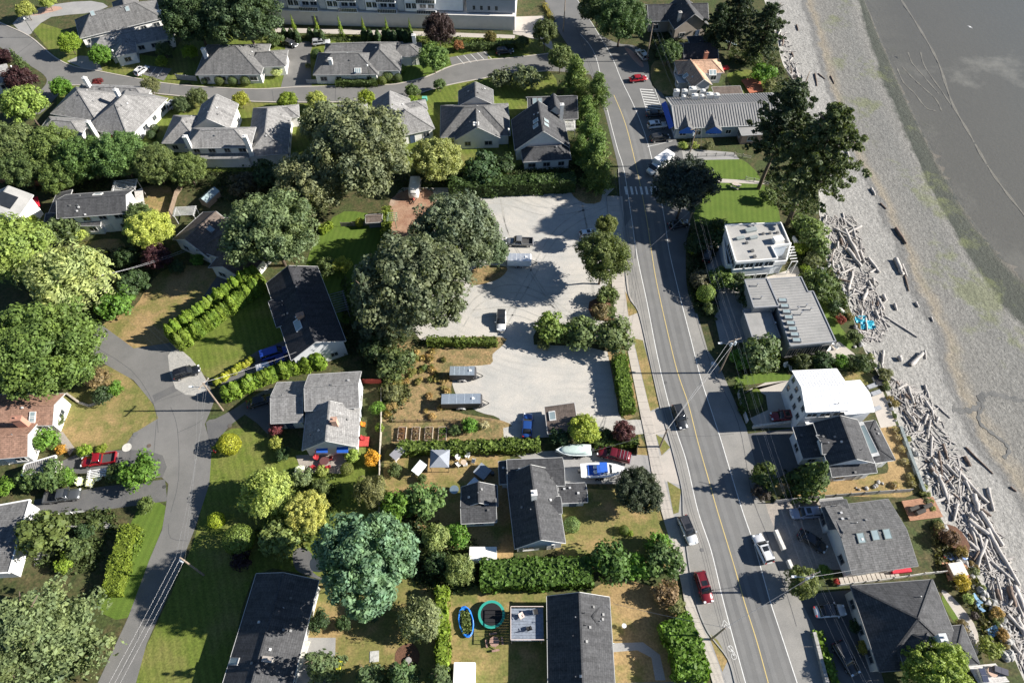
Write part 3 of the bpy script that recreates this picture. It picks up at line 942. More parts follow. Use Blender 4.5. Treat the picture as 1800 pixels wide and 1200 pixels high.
# ------------------------------------------------------------------ lawns and yards
for nm, lab, mt, lay, poly in (
 ('lawn', 'striped green lawn behind the dark long roofed house', 'lawn_bright', 3, [(535, 480), (585, 382), (645, 375), (684, 400), (690, 480), (640, 560), (590, 560)]),
 ('lawn', 'shaded green lawn between two cedar hedges', 'lawn', 3, [(320, 606), (440, 500), (470, 495), (505, 600), (430, 640), (376, 668)]),
 ('lawn', 'parched lawn in front of the brown roofed house', 'lawn_dry', 4, [(180, 572), (235, 540), (262, 500), (300, 470), (385, 470), (390, 500), (320, 590), (300, 602), (235, 612)]),
 ('lawn', 'patchy dry front lawn beside the brick roofed house', 'lawn_mixed', 4, [(88, 704), (120, 690), (185, 642), (232, 668), (270, 712), (278, 735), (234, 762), (212, 788), (130, 795), (100, 745)]),
 ('lawn', 'parched lawn beside the pale weeping cypress', 'lawn_dry', 3, [(128, 432), (210, 420), (215, 455), (160, 460)]),
 ('lawn', 'long green lawn east of the side street', 'lawn', 3, [(366, 800), (382, 768), (430, 752), (525, 792), (660, 790), (672, 1000), (560, 1012), (445, 1012), (385, 1210), (238, 1210), (302, 1040), (345, 935)]),
 ('lawn', 'narrow green verge west of the side street', 'lawn_bright', 3, [(292, 890), (284, 930), (262, 985), (224, 1085), (170, 1060), (212, 960), (250, 885)]),
 ('lawn', 'parched back yard with a gazebo', 'lawn_dry', 3, [(676, 800), (720, 790), (890, 786), (905, 960), (865, 990), (700, 905)]),
 ('lawn', 'dry front yard under the round dark tree', 'lawn_mixed', 3, [(985, 990), (985, 870), (1060, 860), (1148, 868), (1172, 925), (1196, 985), (1120, 1000)]),
 ('lawn', 'dry grass strip between the sidewalk and a parked boat', 'lawn_dry', 4, [(1122, 745), (1128, 770), (1142, 803), (1100, 803), (1120, 790)]),
 ('lawn', 'green and straw lawn around the trampoline', 'lawn_mixed', 3, [(786, 1048), (958, 1036), (972, 1215), (786, 1215)]),
 ('lawn', 'straw coloured front yard behind the tall sidewalk hedge', 'lawn_dry', 3, [(1040, 1036), (1148, 1030), (1204, 1090), (1235, 1215), (1070, 1215)]),
 ('lawn', 'shaded lawn below the blue green pine', 'lawn_mixed', 3, [(545, 1030), (775, 1035), (785, 1215), (500, 1215)]),
 ('lawn', 'bright green park lawn with a picnic table', 'lawn_bright', 3, [(1205, 282), (1290, 278), (1320, 292), (1340, 320), (1372, 388), (1300, 402), (1225, 400), (1222, 340)]),
 ('lawn', 'green strip along the far side of the curving lane', 'lawn', 3, [(55, 40), (140, 62), (240, 95), (335, 108), (345, 140), (300, 148), (250, 138), (172, 124), (130, 116), (95, 98)]),
 ('lawn', 'green lawn inside the bend of the lane', 'lawn_bright', 3, [(690, 150), (705, 110), (770, 98), (795, 118), (750, 136)]),
 ('lawn', 'lawns between the lane and the row of grey roofs', 'lawn', 3, [(100, 172), (122, 150), (285, 168), (450, 181), (625, 181), (712, 174), (790, 150), (900, 131), (968, 127), (975, 172), (905, 205), (905, 300), (500, 300), (250, 300), (120, 240)]),
 ('lawn', 'gardens on the far side of the lane', 'lawn', 2, [(320, 70), (560, 62), (960, 70), (970, 92), (900, 101), (790, 116), (700, 147), (500, 154), (340, 150)]),
 ('lawn', 'dry lawn round the dark gabled shore house', 'lawn_dry', 3, [(1335, 868), (1345, 852), (1465, 842), (1540, 834), (1562, 822), (1545, 756), (1574, 752), (1618, 862), (1500, 872)]),
 ('lawn', 'small dry lawn beside the white metal roofed house', 'lawn_mixed', 3, [(1470, 655), (1530, 655), (1542, 676), (1490, 682)]),
 ('lawn', 'narrow mown lawn above the white driveway', 'lawn_bright', 3, [(1296, 660), (1380, 655), (1385, 668), (1345, 672), (1305, 676)]),
 ('lawn', 'lawn strip between the metal roofed house and driftwood', 'lawn_bright', 3, [(1420, 510), (1445, 515), (1478, 575), (1500, 600), (1480, 612)]),
 ('lawn', 'small lawn terrace with blue loungers above the driftwood', 'lawn_bright', 3, [(1700, 1030), (1720, 1040), (1752, 1100), (1755, 1130), (1735, 1120), (1715, 1075)]),
 ('lawn', 'curved lawn bed behind the dark hip roofed house', 'lawn_bright', 4, [(1655, 1050), (1665, 1048), (1690, 1090), (1685, 1098), (1668, 1080)]),
 ('lawn', 'dry yard beside the white deck house', 'lawn_dry', 3, [(252, 330), (300, 330), (300, 380), (262, 372)]),
 ('lawn', 'green lawn by the tan roofed house', 'lawn_mixed', 3, [(1150, 108), (1192, 110), (1195, 160), (1165, 165), (1145, 140)]),
 ('lawn', 'sloping green garden below the tall firs', 'lawn', 3, [(1278, 130), (1330, 125), (1345, 160), (1300, 165)]),
):
 flat(nm, poly, mt, lay, 3, lab)
flat('path', [(1262, 314), (1335, 318), (1345, 324), (1300, 322), (1262, 321)], 'concrete', 5, 0, 'pale footpath crossing the park lawn')
flat('path', [(1180, 268), (1215, 262), (1290, 268), (1300, 280), (1205, 282), (1190, 290)], 'concrete_grey', 5, 0, 'ramped walk in front of the metal roofed building')
flat('driveway', [(1240, 430), (1262, 415), (1288, 480), (1312, 545), (1328, 602), (1266, 602), (1244, 500)], 'concrete_grey', 5, 0, 'grey concrete forecourt of the flat roofed shore houses')
flat('driveway', [(1302, 694), (1345, 672), (1388, 668), (1425, 750), (1330, 752), (1318, 735), (1350, 720), (1346, 694), (1322, 682)], 'concrete', 5, 0, 'curved white concrete driveway')
flat('lawn', [(1304, 700), (1330, 682), (1342, 700), (1334, 716), (1310, 718)], 'lawn', 6, 3, 'round lawn island inside the white driveway')
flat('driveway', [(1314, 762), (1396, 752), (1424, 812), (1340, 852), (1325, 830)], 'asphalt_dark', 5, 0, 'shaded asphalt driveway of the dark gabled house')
flat('driveway', [(1332, 886), (1395, 880), (1460, 878), (1495, 1000), (1400, 1002), (1372, 990), (1352, 935)], 'pavers', 5, 0, 'block paved forecourt with two parked cars')
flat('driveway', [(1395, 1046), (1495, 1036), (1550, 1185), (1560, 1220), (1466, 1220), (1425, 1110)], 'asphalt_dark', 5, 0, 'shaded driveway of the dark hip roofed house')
flat('driveway', [(905, 796), (1000, 790), (1140, 800), (1150, 850), (1030, 850), (990, 860)], 'concrete_grey', 5, 0, 'concrete driveway with a white motor boat')
flat('patio', [(1385, 475), (1400, 462), (1406, 480), (1395, 495), (1330, 492)], 'concrete', 5, 0, 'cream paved patio behind the white flat roofed house')
flat('patio', [(1440, 612), (1475, 600), (1500, 620), (1512, 628), (1450, 630)], 'concrete', 5, 0, 'cream terrace beside the metal roofed house')
flat('patio', [(1526, 690), (1552, 688), (1576, 748), (1548, 752)], 'concrete', 5, 0, 'pale terrace with loungers on the beach side of the white house')
flat('path', [(1655, 1040), (1672, 1046), (1712, 1095), (1722, 1140), (1705, 1160), (1690, 1158), (1705, 1130), (1690, 1095)], 'concrete', 5, 3, 'curved garden path above the driftwood')
flat('stone_bank', [(1690, 1085), (1702, 1095), (1710, 1125), (1700, 1145), (1685, 1140), (1690, 1115)], 'riprap', 6, 3)
flat('garden_bed', [(1640, 925), (1680, 925), (1705, 960), (1690, 985), (1655, 970)], 'mulch', 5, 3)
flat('path', [(1070, 1130), (1130, 1128), (1160, 1150), (1170, 1195), (1152, 1195), (1145, 1155), (1120, 1142), (1070, 1146)], 'concrete_grey', 5, 0, 'curved slab path to the long grey roofed house')
flat('driveway', [(1075, 1200), (1240, 1196), (1245, 1240), (1075, 1240)], 'asphalt_old', 5, 0, 'driveway at the foot of the tall sidewalk hedge')
flat('patio', [(520, 1120), (590, 1120), (588, 1200), (505, 1200)], 'concrete_grey', 5, 0, 'grey patio beside the long roofed house')
flat('mulch_circle', [(700, 1138), (725, 1130), (738, 1150), (730, 1172), (706, 1178), (694, 1160)], 'mulch', 5, 3, 'round brown mulch bed on the lawn')
flat('pond', [(545, 985), (560, 975), (572, 990), (566, 1004), (548, 1002)], 'glass', 6, 3, 'dark garden pond beside the blue green pine')
flat('path', [(515, 970), (535, 962), (552, 980), (550, 1005), (575, 1020), (545, 1012), (520, 1000)], 'asphalt_dark', 5, 3)
flat('patio', [(520, 800), (600, 795), (612, 815), (600, 832), (530, 830)], 'pavers', 6, 0, 'small patio with red furniture')
flat('path', [(96, 760), (110, 758), (132, 788), (122, 800)], 'pavers', 6, 0, 'short pink path to the brick roofed house')
flat('path', [(60, 945), (110, 925), (185, 915), (200, 925), (120, 945), (90, 980), (60, 995)], 'concrete_grey', 5, 0, 'garden path winding through the corner garden')

# the stream that crosses the shingle
def drape(name, path, w0, mt, label, lift=.03):
 pts = smooth_path(path, 5)
 m = MB()
 vs_ = []
 ws = [PB(u, v) for u, v in pts]
 for i, p in enumerate(ws):
  t = ws[min(i + 1, len(ws) - 1)] - ws[max(0, i - 1)]
  s = Vector((-t.y, t.x, 0)).normalized() * w0 * (.5 + .25 * math.sin(i * 1.7))
  for k in (-1, 1):
   q = p + s * k
   h = BEACH_BVH.ray_cast(Vector((q.x, q.y, 20)), Vector((0, 0, -1)))
   vs_.append((q.x, q.y, (h[0].z if h[0] else q.z) + lift))
 m.add(vs_, [(2 * i, 2 * i + 2, 2 * i + 3, 2 * i + 1) for i in range(len(ws) - 1)])
 return m.build(name, mt, label=label, kind='structure')

surf('wet_sand', (.10, .10, .095), (.14, .138, .13), 1.2, fine=5, famt=.25, rough=.35)
drape('stream', [(1674, 718), (1690, 722), (1708, 720), (1722, 712), (1726, 700), (1722, 695), (1745, 692), (1770, 698), (1800, 704), (1850, 712)], 1.0, 'wet_sand', 'thin dark stream winding across the shingle')
drape('stream', [(1722, 700), (1728, 715), (1720, 728), (1724, 745), (1745, 762), (1766, 778), (1774, 792), (1764, 805)], .55, 'wet_sand', 'dark stream loop cut into the shingle', .06)
for i, pth in enumerate(([(1584, 0), (1622, 60), (1650, 112), (1674, 182), (1702, 232), (1738, 295), (1770, 340), (1812, 392)], [(1577, 120), (1588, 145), (1608, 165), (1628, 190), (1645, 195)], [(1586, 118), (1602, 135), (1620, 152), (1645, 175), (1655, 195)], [(1596, 92), (1604, 112), (1624, 135), (1650, 165)], [(1618, 92), (1626, 118), (1655, 160), (1675, 190)])):
 drape('sand_ridge', pth, .55 if i == 0 else .3, 'sand_ridge', ['long pale sand ridge under the shallow water', 'short rippled sand ridge nearest the weed', 'second rippled sand ridge off the weed', 'third rippled sand ridge off the weed', 'outermost rippled sand ridge'][i], .04)
# ================================================================== buildings
def window_proto():
 f, p = MB(), MB()
 for x in (-.72, .72):
  f.box((x, 0, 0), (.1, .1, 1.2))
 f.box((0, 0, 0), (.06, .09, 1.1))
 for z in (-.57, .57):
  f.box((0, 0, z), (1.34, .1, .08))
 f.box((0, -.05, -.66), (1.6, .2, .07))
 p.box((0, 0.01, 0), (1.36, .05, 1.08))
 return f.mesh('window', 'paint'), p.mesh('pane', 'glass')

WIN_F, WIN_P = window_proto()
_dm = MB(); _dm.box((0, 0, 1.02), (.95, .09, 2.04)); _dm.box((0, -.02, 2.1), (1.15, .12, .1))
for _x in (-.53, .53):
 _dm.box((_x, -.02, 1.02), (.1, .12, 2.04))
DOOR_M = _dm.mesh('door', 'paint')
HANDLE_M = MB().box((.36, -.09, 1.0), (.05, .1, .14)).mesh('handle', 'metal')
_vm = MB(); _vm.box((0, 0, .12), (.34, .34, .24)); _vm.box((0, 0, .27), (.44, .44, .05))
VENT_M = _vm.mesh('roof_vent', 'paint')
_vm = MB(); _vm.tube([(0, 0, -.1), (0, 0, .55)], .07, 6); _vm.tube([(0, 0, .55), (0, 0, .62)], .12, 6)
PIPE_M = _vm.mesh('vent_pipe', 'metal')
_sm = MB()
for _x in (-.5, .5):
 _sm.box((_x, 0, .09), (.1, 1.4, .18))
for _y in (-.65, .65):
 _sm.box((0, _y, .09), (.9, .1, .18))
SKY_F = _sm.mesh('skylight', 'paint')
SKY_G = MB().box((0, 0, .13), (.88, 1.2, .06)).mesh('pane', 'skylight_glass')

def K(A, B, C, e, t='gx', p=.45, z0=0.0, rm=None, oh=.45, hf=1.0, wins=True, wall=True):
 if t in ('gx', 'gy', 'hx', 'hy') and p >= .36:
  p *= 1.28
 return dict(A=A, B=B, C=C, e=e, t=t, p=p, z0=z0, rm=rm, oh=oh, hf=hf, wins=wins, wall=wall)

ALL_ROOFS = []
HOUSES = {}

def house(name, label, blocks, wall=(.7, .7, .68), roof='shingle_grey', trim=(.5, .5, .49), chim=(), sky=(), vents=4, pipes=2, cat='house', wins=True, solar=(), door=None, group=None, ribs=None, ridge=True, seed=0):
 rg = random.Random(name + label + str(seed))
 b0 = blocks[0]
 a, b, c = P(*b0['A'], b0['e']), P(*b0['B'], b0['e']), P(*b0['C'], b0['e'])
 org = (a + b) / 2
 root = thing(name, label, cat, (org.x, org.y, 0), 0, group)
 wm, gm, rcap = MB(), MB(), MB()
 bv, bf = [], []
 rects = []
 for i, k in enumerate(blocks):
  e = k['e'] + .017 * i
  a, b, c = P(*k['A'], e), P(*k['B'], e), P(*k['C'], e)
  ux = (b - a).normalized()
  uy = Vector((-ux.y, ux.x, 0))
  Lx, D = (b - a).length, (c - a).dot(uy)
  k.update(a=a, ux=ux, uy=uy, L=Lx, D=D, ee=e)
 for i, k in enumerate(blocks):
  a, ux, uy, Lx, D, e, t, p, oh = k['a'], k['ux'], k['uy'], k['L'], k['D'], k['ee'], k['t'], k['p'], k['oh']
  W = lambda x, y, z: a + ux * x + uy * y + Vector((0, 0, z - e))
  rm = MB()
  th = .16
  ridges = []
  if t in ('gx', 'hx', 'gy', 'hy'):
   if t[1] == 'x':
    h = p * D / 2
    ins = min(D / 2 * k['hf'], Lx / 2 - .01) if t[0] == 'h' else 0
    r0, r1 = (ins, D / 2), (Lx - ins, D / 2)
    tops = [[0, 1, 5, 4], [2, 3, 4, 5], [1, 2, 5], [3, 0, 4]]
   else:
    h = p * Lx / 2
    ins = min(Lx / 2 * k['hf'], D / 2 - .01) if t[0] == 'h' else 0
    r0, r1 = (Lx / 2, ins), (Lx / 2, D - ins)
    tops = [[1, 2, 5, 4], [3, 0, 4, 5], [0, 1, 4], [2, 3, 5]]
   tv = [W(0, 0, e), W(Lx, 0, e), W(Lx, D, e), W(0, D, e), W(*r0, e + h), W(*r1, e + h)]
   if t[0] == 'g':
    tops = tops[:2]
   ridges.append((tv[4], tv[5]))
   if t[0] == 'h':
    ridges += [(tv[0], tv[4]), (tv[3], tv[4] if t[1] == 'x' else tv[5]), (tv[1], tv[5] if t[1] == 'x' else tv[4]), (tv[2], tv[5])]
  elif t == 'flat':
   h = 0
   tv = [W(0, 0, e), W(Lx, 0, e), W(Lx, D, e), W(0, D, e)]
   tops = [[0, 1, 2, 3]]
  else:
   hs = {'sb': (0, 0, 1, 1), 'sf': (1, 1, 0, 0), 'sr': (0, 1, 1, 0), 'sl': (1, 0, 0, 1)}[t]
   h = p * (D if t in ('sb', 'sf') else Lx)
   cs = [(0, 0), (Lx, 0), (Lx, D), (0, D)]
   tv = [W(x, y, e + h * s) for (x, y), s in zip(cs, hs)]
   tops = [[0, 1, 2, 3]]
  n = len(tv)
  rm.add(tv + [v_ - Vector((0, 0, th)) for v_ in tv], [tuple(f) for f in tops] + [tuple(n + j for j in f[::-1]) for f in tops])
  edges = {}
  for f in tops:
   for q in range(len(f)):
    e0, e1 = f[q], f[(q + 1) % len(f)]
    edges[(e0, e1)] = edges.get((e0, e1), 0) + 1
  for (e0, e1) in list(edges):
   if (e1, e0) not in edges:
    rm.add([tv[e0], tv[e1], tv[e1] - Vector((0, 0, th)), tv[e0] - Vector((0, 0, th))], [(3, 2, 1, 0)])
    dn = Vector((0, 0, -.07))
    out = (tv[e1] - tv[e0]).cross(Vector((0, 0, 1)))
    out.z = 0
    if out.length > 1e-4:
     out = out.normalized() * .06
    gm.bar(tv[e0] + out * .8 + dn, tv[e1] + out * .8 + dn, .07, .14)
  base = len(bv)
  bv += tv
  bf += [tuple(base + j for j in f) for f in tops]
  k['tv'], k['tops'] = tv, tops
  rmat = k['rm'] or roof
  ro = rm.build('roof', rmat, root, color=k.get('rc'), slope_uv=True)
  k['ro'] = ro
  if ridge and t in ('gx', 'hx', 'gy', 'hy'):
   rc = MB()
   for r0_, r1_ in ridges:
    rc.bar(r0_ + Vector((0, 0, .015)), r1_ + Vector((0, 0, .015)), .28, .07)
   rc.build('ridge_cap', rmat, ro, slope_uv=True)
  # walls
  if k['wall']:
   wo = oh
   ws = [(wo, wo), (Lx - wo, wo), (Lx - wo, D - wo), (wo, D - wo)]

   def rz(x, y):
    if t == 'flat':
     return e - .1
    if t in ('sb', 'sf', 'sr', 'sl'):
     s = {'sb': y / D, 'sf': 1 - y / D, 'sr': x / Lx, 'sl': 1 - x / Lx}[t]
     return e + h * s - .12
    return e + p * (min(y, D - y) if t[1] == 'x' else min(x, Lx - x)) - .12
   for q in range(4):
    x0, y0 = ws[q]
    x1, y1 = ws[(q + 1) % 4]
    pts = [W(x0, y0, k['z0']), W(x1, y1, k['z0'])]
    top = [W(x1, y1, rz(x1, y1) if t[0] != 'h' else e + p * wo - .12)]
    if t[0] == 'g' and ((t[1] == 'x' and q in (1, 3)) or (t[1] == 'y' and q in (0, 2))):
     xm, ym = (x0 + x1) / 2, (y0 + y1) / 2
     top.append(W(xm, ym, rz(xm, ym)))
    top.append(W(x0, y0, rz(x0, y0) if t[0] != 'h' else e + p * wo - .12))
    wm.add(pts + top, [tuple(range(len(pts) + len(top)))])
 root_bvh = BVHTree.FromPolygons(bv, bf)
 ALL_ROOFS.append(root_bvh)
 wm.build('wall', 'siding', root, wall)
 gm.build('gutter', 'paint', root, trim)
 org = root.location
 # windows on the walls that can be seen
 if wins:
  for i, k in enumerate(blocks):
   if not k['wins'] or not k['wall']:
    continue
   a, ux, uy, Lx, D, e, oh = k['a'], k['ux'], k['uy'], k['L'], k['D'], k['ee'], k['oh']
   sides = [(a + ux * oh + uy * oh, ux, -uy, Lx - 2 * oh), (a + ux * (Lx - oh) + uy * oh, uy, ux, D - 2 * oh),
      (a + ux * (Lx - oh) + uy * (D - oh), -ux, uy, Lx - 2 * oh), (a + ux * oh + uy * (D - oh), -uy, -ux, D - 2 * oh)]
   for o_, d_, n_, ln in sides:
    mid = o_ + d_ * ln / 2
    if (Vector((0, 0, CAM_H)) - mid).dot(n_) < 2 or ln < 2.2:
     continue
    cnt = max(1, int(ln / 3.2))
    floors = [z for z in (1.5, 4.3) if z > k['z0'] and z + .9 < e]
    for z in floors:
     for j in range(cnt):
      pt = o_ + d_ * (ln * (j + .5) / cnt)
      pt.z = z
      tst = pt + n_ * .4
      bad = False
      for k2 in blocks:
       if k2 is k or k2['ee'] < z:
        continue
       r = tst - k2['a']
       if -.1 < r.dot(k2['ux']) < k2['L'] + .1 and -.1 < r.dot(k2['uy']) < k2['D'] + .1:
        bad = True
      if bad:
       continue
      ang = math.atan2(d_.y, d_.x)
      isdoor = door is None and j == cnt // 2 and z < 2 and d_ == ux and rg.random() < .6
      if isdoor:
       do = inst('door', DOOR_M, root, (pt.x - org.x, pt.y - org.y, .02), (0, 0, ang), (1, 1, 1), rg.choice([(.3, .07, .05), (.5, .5, .48), (.05, .08, .14), (.7, .7, .68)]))
       do.location += n_ * .04
       inst('handle', HANDLE_M, do, color=(.6, .6, .58))
      else:
       wo_ = inst('window', WIN_F, root, (pt.x - org.x + n_.x * .02, pt.y - org.y + n_.y * .02, z), (0, 0, ang), (rg.uniform(.85, 1.25), 1, 1), trim)
       inst('pane', WIN_P, wo_)

 def onroof(u, v):
  h = root_bvh.ray_cast(EYE, sight(u, v).normalized())
  return (h[0], h[1] if h[1].z > 0 else -h[1]) if h[0] is not None else (None, None)

 def mount(nm, data, p_, n_, sc=(1, 1, 1), color=None, tilt=True, parent=None):
  if tilt:
   y = Vector((0, 0, 1)) - n_ * n_.z
   y = y.normalized() if y.length > .02 else blocks[0]['uy']
   x = y.cross(n_)
   R = Matrix((x, y, n_)).transposed().to_euler()
  else:
   R = (0, 0, math.atan2(blocks[0]['ux'].y, blocks[0]['ux'].x))
  return inst(nm, data, parent or root, p_ - org, R, sc, color)
 for s in sky:
  p_, n_ = onroof(s[0], s[1])
  if p_ is not None:
   so = mount('skylight', SKY_F, p_, n_, (s[2] if len(s) > 2 else 1, s[3] if len(s) > 3 else 1, 1), s[4] if len(s) > 4 else (.3, .3, .3))
   inst('pane', SKY_G, so)
 for s in solar:
  p_, n_ = onroof(s[0], s[1])
  if p_ is not None:
   mount('solar_panel', MB().box((0, 0, .08), (s[2], s[3], .06)).mesh('solar_panel', 'car_glass'), p_, n_)
 for ch in chim:
  u, v, zt, w, d_, col = ch[:6]
  p_ = P(u, v, zt)
  dn = root_bvh.ray_cast(Vector((p_.x, p_.y, 60)), Vector((0, 0, -1)))
  zb = dn[0].z - .5 if dn[0] is not None else 0.0
  m = MB()
  m.box((p_.x, p_.y, (zb + zt) / 2), (w, d_, zt - zb), math.atan2(blocks[0]['ux'].y, blocks[0]['ux'].x))
  co = m.build('chimney', 'siding', root, col)
  m = MB()
  m.box((p_.x, p_.y, zt + .05), (w + .16, d_ + .16, .1), math.atan2(blocks[0]['ux'].y, blocks[0]['ux'].x))
  m.tube([(p_.x, p_.y, zt + .1), (p_.x, p_.y, zt + .4)], .14, 8)
  m.build('chimney_cap', 'paint', co, [x * .8 for x in col])
 for nm, data, cnt in (('roof_vent', VENT_M, vents), ('vent_pipe', PIPE_M, pipes)):
  tries = 0
  while cnt > 0 and tries < 60:
   tries += 1
   k = rg.choice(blocks)
   q = k['a'] + k['ux'] * k['L'] * rg.uniform(.15, .85) + k['uy'] * k['D'] * rg.uniform(.2, .8)
   h = root_bvh.ray_cast(Vector((q.x, q.y, 60)), Vector((0, 0, -1)))
   if h[0] is None:
    continue
   n_ = h[1] if h[1].z > 0 else -h[1]
   mount(nm, data, h[0], n_, (.8, .8, .7), rg.choice([(.12, .12, .12), (.5, .5, .5), (.2, .2, .2)]), nm == 'roof_vent')
   cnt -= 1
 HOUSES[name] = (root, blocks, onroof, mount)
 return root, blocks, onroof, mount

def seams(parent, k, step=.45, w=.06, h=.07, color=(.5, .5, .5), across=False, mt='metal'):
 """standing seams running down every slope of a block"""
 m = MB()
 for f in k['tops']:
  tv = [k['tv'][j] for j in f]
  if len(tv) != 4:
   continue
  p0, p1, p2, p3 = tv
  ev = p1 - p0
  nrm = (p1 - p0).cross(p3 - p0).normalized()
  cnt = int(ev.length / step)
  for j in range(1, cnt):
   q0 = p0 + ev * j / cnt
   q1 = p3 + (p2 - p3) * j / cnt
   if across:
    q0, q1 = p0 + (p3 - p0) * j / cnt, p1 + (p2 - p1) * j / cnt
   m.bar(q0 + nrm * h / 2, q1 + nrm * h / 2, w, h)
 return m.build('standing_seam', mt, parent, color)

WHT = (.78, .77, .74)
GRYW = (.42, .43, .44)
# --- grey clustered homes by the lane
house('townhouse', 'grey roofed home at the top left beside the big dark tree', [K((140, 68), (286, 32), (268, 2), 3.0, 'hx', .5), K((205, 40), (250, 30), (240, -5), 3.4, 'hy', .5)], WHT, 'shingle_mid',
  chim=((280, 20, 7, 1.0, .8, WHT), (292, 26, 5.5, 1.6, .8, WHT)), sky=((163, 24), (224, 16)), vents=3)
house('townhouse', 'grey hip roofed home with white front wall behind two lime trees', [K((160, 92), (305, 66), (296, 44), 2.9, 'hx', .42), K((200, 100), (240, 92), (228, 50), 3.1, 'hy', .4)], WHT, vents=3)
house('townhouse', 'grey hip roofed home with a tall white chimney and box hedges', [K((343, 132), (459, 131), (452, 78), 2.9, 'hx', .45), K((430, 120), (502, 116), (500, 88), 2.9, 'hx', .42)], WHT, 'shingle_mid',
  chim=((357, 86, 6.5, 1.0, .8, WHT),), vents=6)
house('townhouse', 'wide grey roofed home behind the long clipped hedge', [K((550, 132), (664, 131), (655, 92), 2.9, 'hx', .45), K((632, 126), (704, 124), (690, 74), 3.0, 'hy', .42), K((570, 92), (668, 89), (660, 74), 2.9, 'hx', .4), K((686, 102), (742, 98), (738, 75), 2.8, 'hx', .4)],
  WHT, 'shingle_mid', chim=((580, 104, 5.6, .9, .8, WHT), (727, 62, 6, .9, .8, WHT)), sky=((627, 125, 1, 1, WHT), (631, 125, 1, 1, WHT)), vents=6)
house('townhouse', 'large grey roofed home with four white chimneys above the leafy row', [K((150, 224), (226, 243), (274, 168), 3.0, 'hy', .5), K((88, 200), (170, 213), (128, 152), 3.0, 'hy', .48), K((128, 170), (255, 176), (238, 152), 2.9, 'hx', .4), K((66, 232), (142, 238), (128, 208), 2.9, 'hx', .4)],
  WHT, chim=((148, 137, 6.5, .9, .8, WHT), (203, 158, 7, .9, .8, WHT), (154, 214, 6.5, .9, .8, WHT)), vents=12)
house('townhouse', 'grey roofed home with balcony and twin white chimneys', [K((325, 261), (440, 259), (432, 224), 5.4, 'hx', .5), K((284, 252), (352, 252), (345, 203), 3.0, 'hy', .5), K((338, 226), (404, 226), (404, 183), 4.2, 'gy', .5), K((434, 276), (506, 270), (500, 186), 3.1, 'hy', .5), K((450, 215), (526, 205), (520, 184), 3.0, 'hx', .42),
  K((340, 279), (438, 278), (436, 267), 3.0, 'sb', .3, wins=False)], WHT, chim=((325, 240, 8.4, .9, .8, WHT), (430, 240, 8.4, .9, .8, WHT)), vents=9)
house('townhouse', 'grey roofed home almost hidden behind the big grey green tree', [K((556, 246), (640, 243), (632, 183), 3.0, 'hy', .5)], WHT, vents=3)
house('townhouse', 'grey home with stepped roofs between the golden tree and lane', [K((684, 244), (764, 226), (744, 186), 3.0, 'hy', .48), K((655, 208), (722, 203), (715, 174), 3.2, 'gy', .45), K((700, 200), (752, 192), (742, 176), 2.9, 'hx', .4)], WHT, vents=5)
house('townhouse', 'grey hip roofed home with a low square white chimney', [K((774, 242), (897, 238), (890, 182), 2.9, 'hx', .5), K((806, 186), (868, 184), (868, 158), 3.4, 'gy', .45), K((800, 246), (880, 243), (870, 205), 3.05, 'gy', .5)], WHT, 'shingle_mid', chim=((837, 218, 6.2, 1.2, 1.2, WHT),), vents=9)
house('townhouse', 'dark grey steep roofed home with white dormer beside the road', [K((929, 212), (1016, 209), (1014, 168), 3.6, 'gx', .55), K((905, 264), (1001, 259), (998, 206), 3.3, 'gy', .62), K((919, 285), (1004, 280), (1000, 252), 2.9, 'hx', .5), K((962, 200), (990, 199), (985, 176), 5.4, 'gy', .8)], WHT, 'shingle_charcoal',
  chim=((988, 184, 8, .8, .8, WHT),), sky=((942, 213, 1, 1, WHT), (942, 222, 1, 1, WHT), (960, 213), (960, 220), (940, 178), (949, 178)), vents=3)
house('townhouse', 'grey roof corner at the left edge beside the purple tree', [K((-40, 158), (20, 140), (12, 112), 2.9, 'hx', .45)], WHT, vents=1, pipes=0)

# --- houses on the west side
house('house', 'dark grey two storey house with white gable and rear deck', [K((100, 384), (222, 375), (232, 334), 5.3, 'gx', .42), K((76, 399), (176, 396), (172, 378), 3.0, 'sb', .3), K((76, 398), (108, 396), (128, 338), 3.05, 'sr', .2)], WHT, 'shingle_charcoal', sky=((172, 342, 1.6, .8, WHT),), vents=7)
house('house', 'white walled house with solar panel roof at the left edge', [K((-40, 380), (28, 386), (46, 342), 5.0, 'gy', .4)], WHT, 'roof_membrane_grey', solar=((10, 352, 3.4, 3.2),), vents=1)
house('house', 'brown roofed house in the shade of the big maples', [K((303, 421), (366, 452), (425, 405), 3.0, 'gy', .42), K((366, 470), (432, 494), (470, 430), 3.0, 'gy', .42), K((345, 440), (440, 470), (455, 400), 3.3, 'hx', .4)], WHT, 'shingle_umber', chim=((416, 388, 6, .9, .9, WHT),), sky=((370, 403),), vents=3)
house('house', 'long dark roofed house aslant between hedges and lawn', [K((512, 633), (608, 599), (553, 470), 4.8, 'gy', .42), K((486, 575), (530, 560), (500, 520), 4.95, 'hy', .35)], (.55, .56, .57), 'shingle_dark', chim=((527, 553, 7.8, 1.3, .8, (.42, .26, .18)),), sky=((524, 571, 2.2, 1, (.5, .55, .6)),), vents=4)
house('house', 'grey shingled house with red patio and blue awnings', [K((536, 722), (631, 716), (629, 653), 4.6, 'gx', .4), K((476, 744), (532, 741), (530, 670), 3.0, 'gx', .4), K((531, 791), (628, 785), (631, 716), 3.3, 'gy', .5)], (.62, .64, .66), 'shingle_grey', chim=((586, 737, 7.2, .9, .8, (.5, .32, .24)),), vents=5)
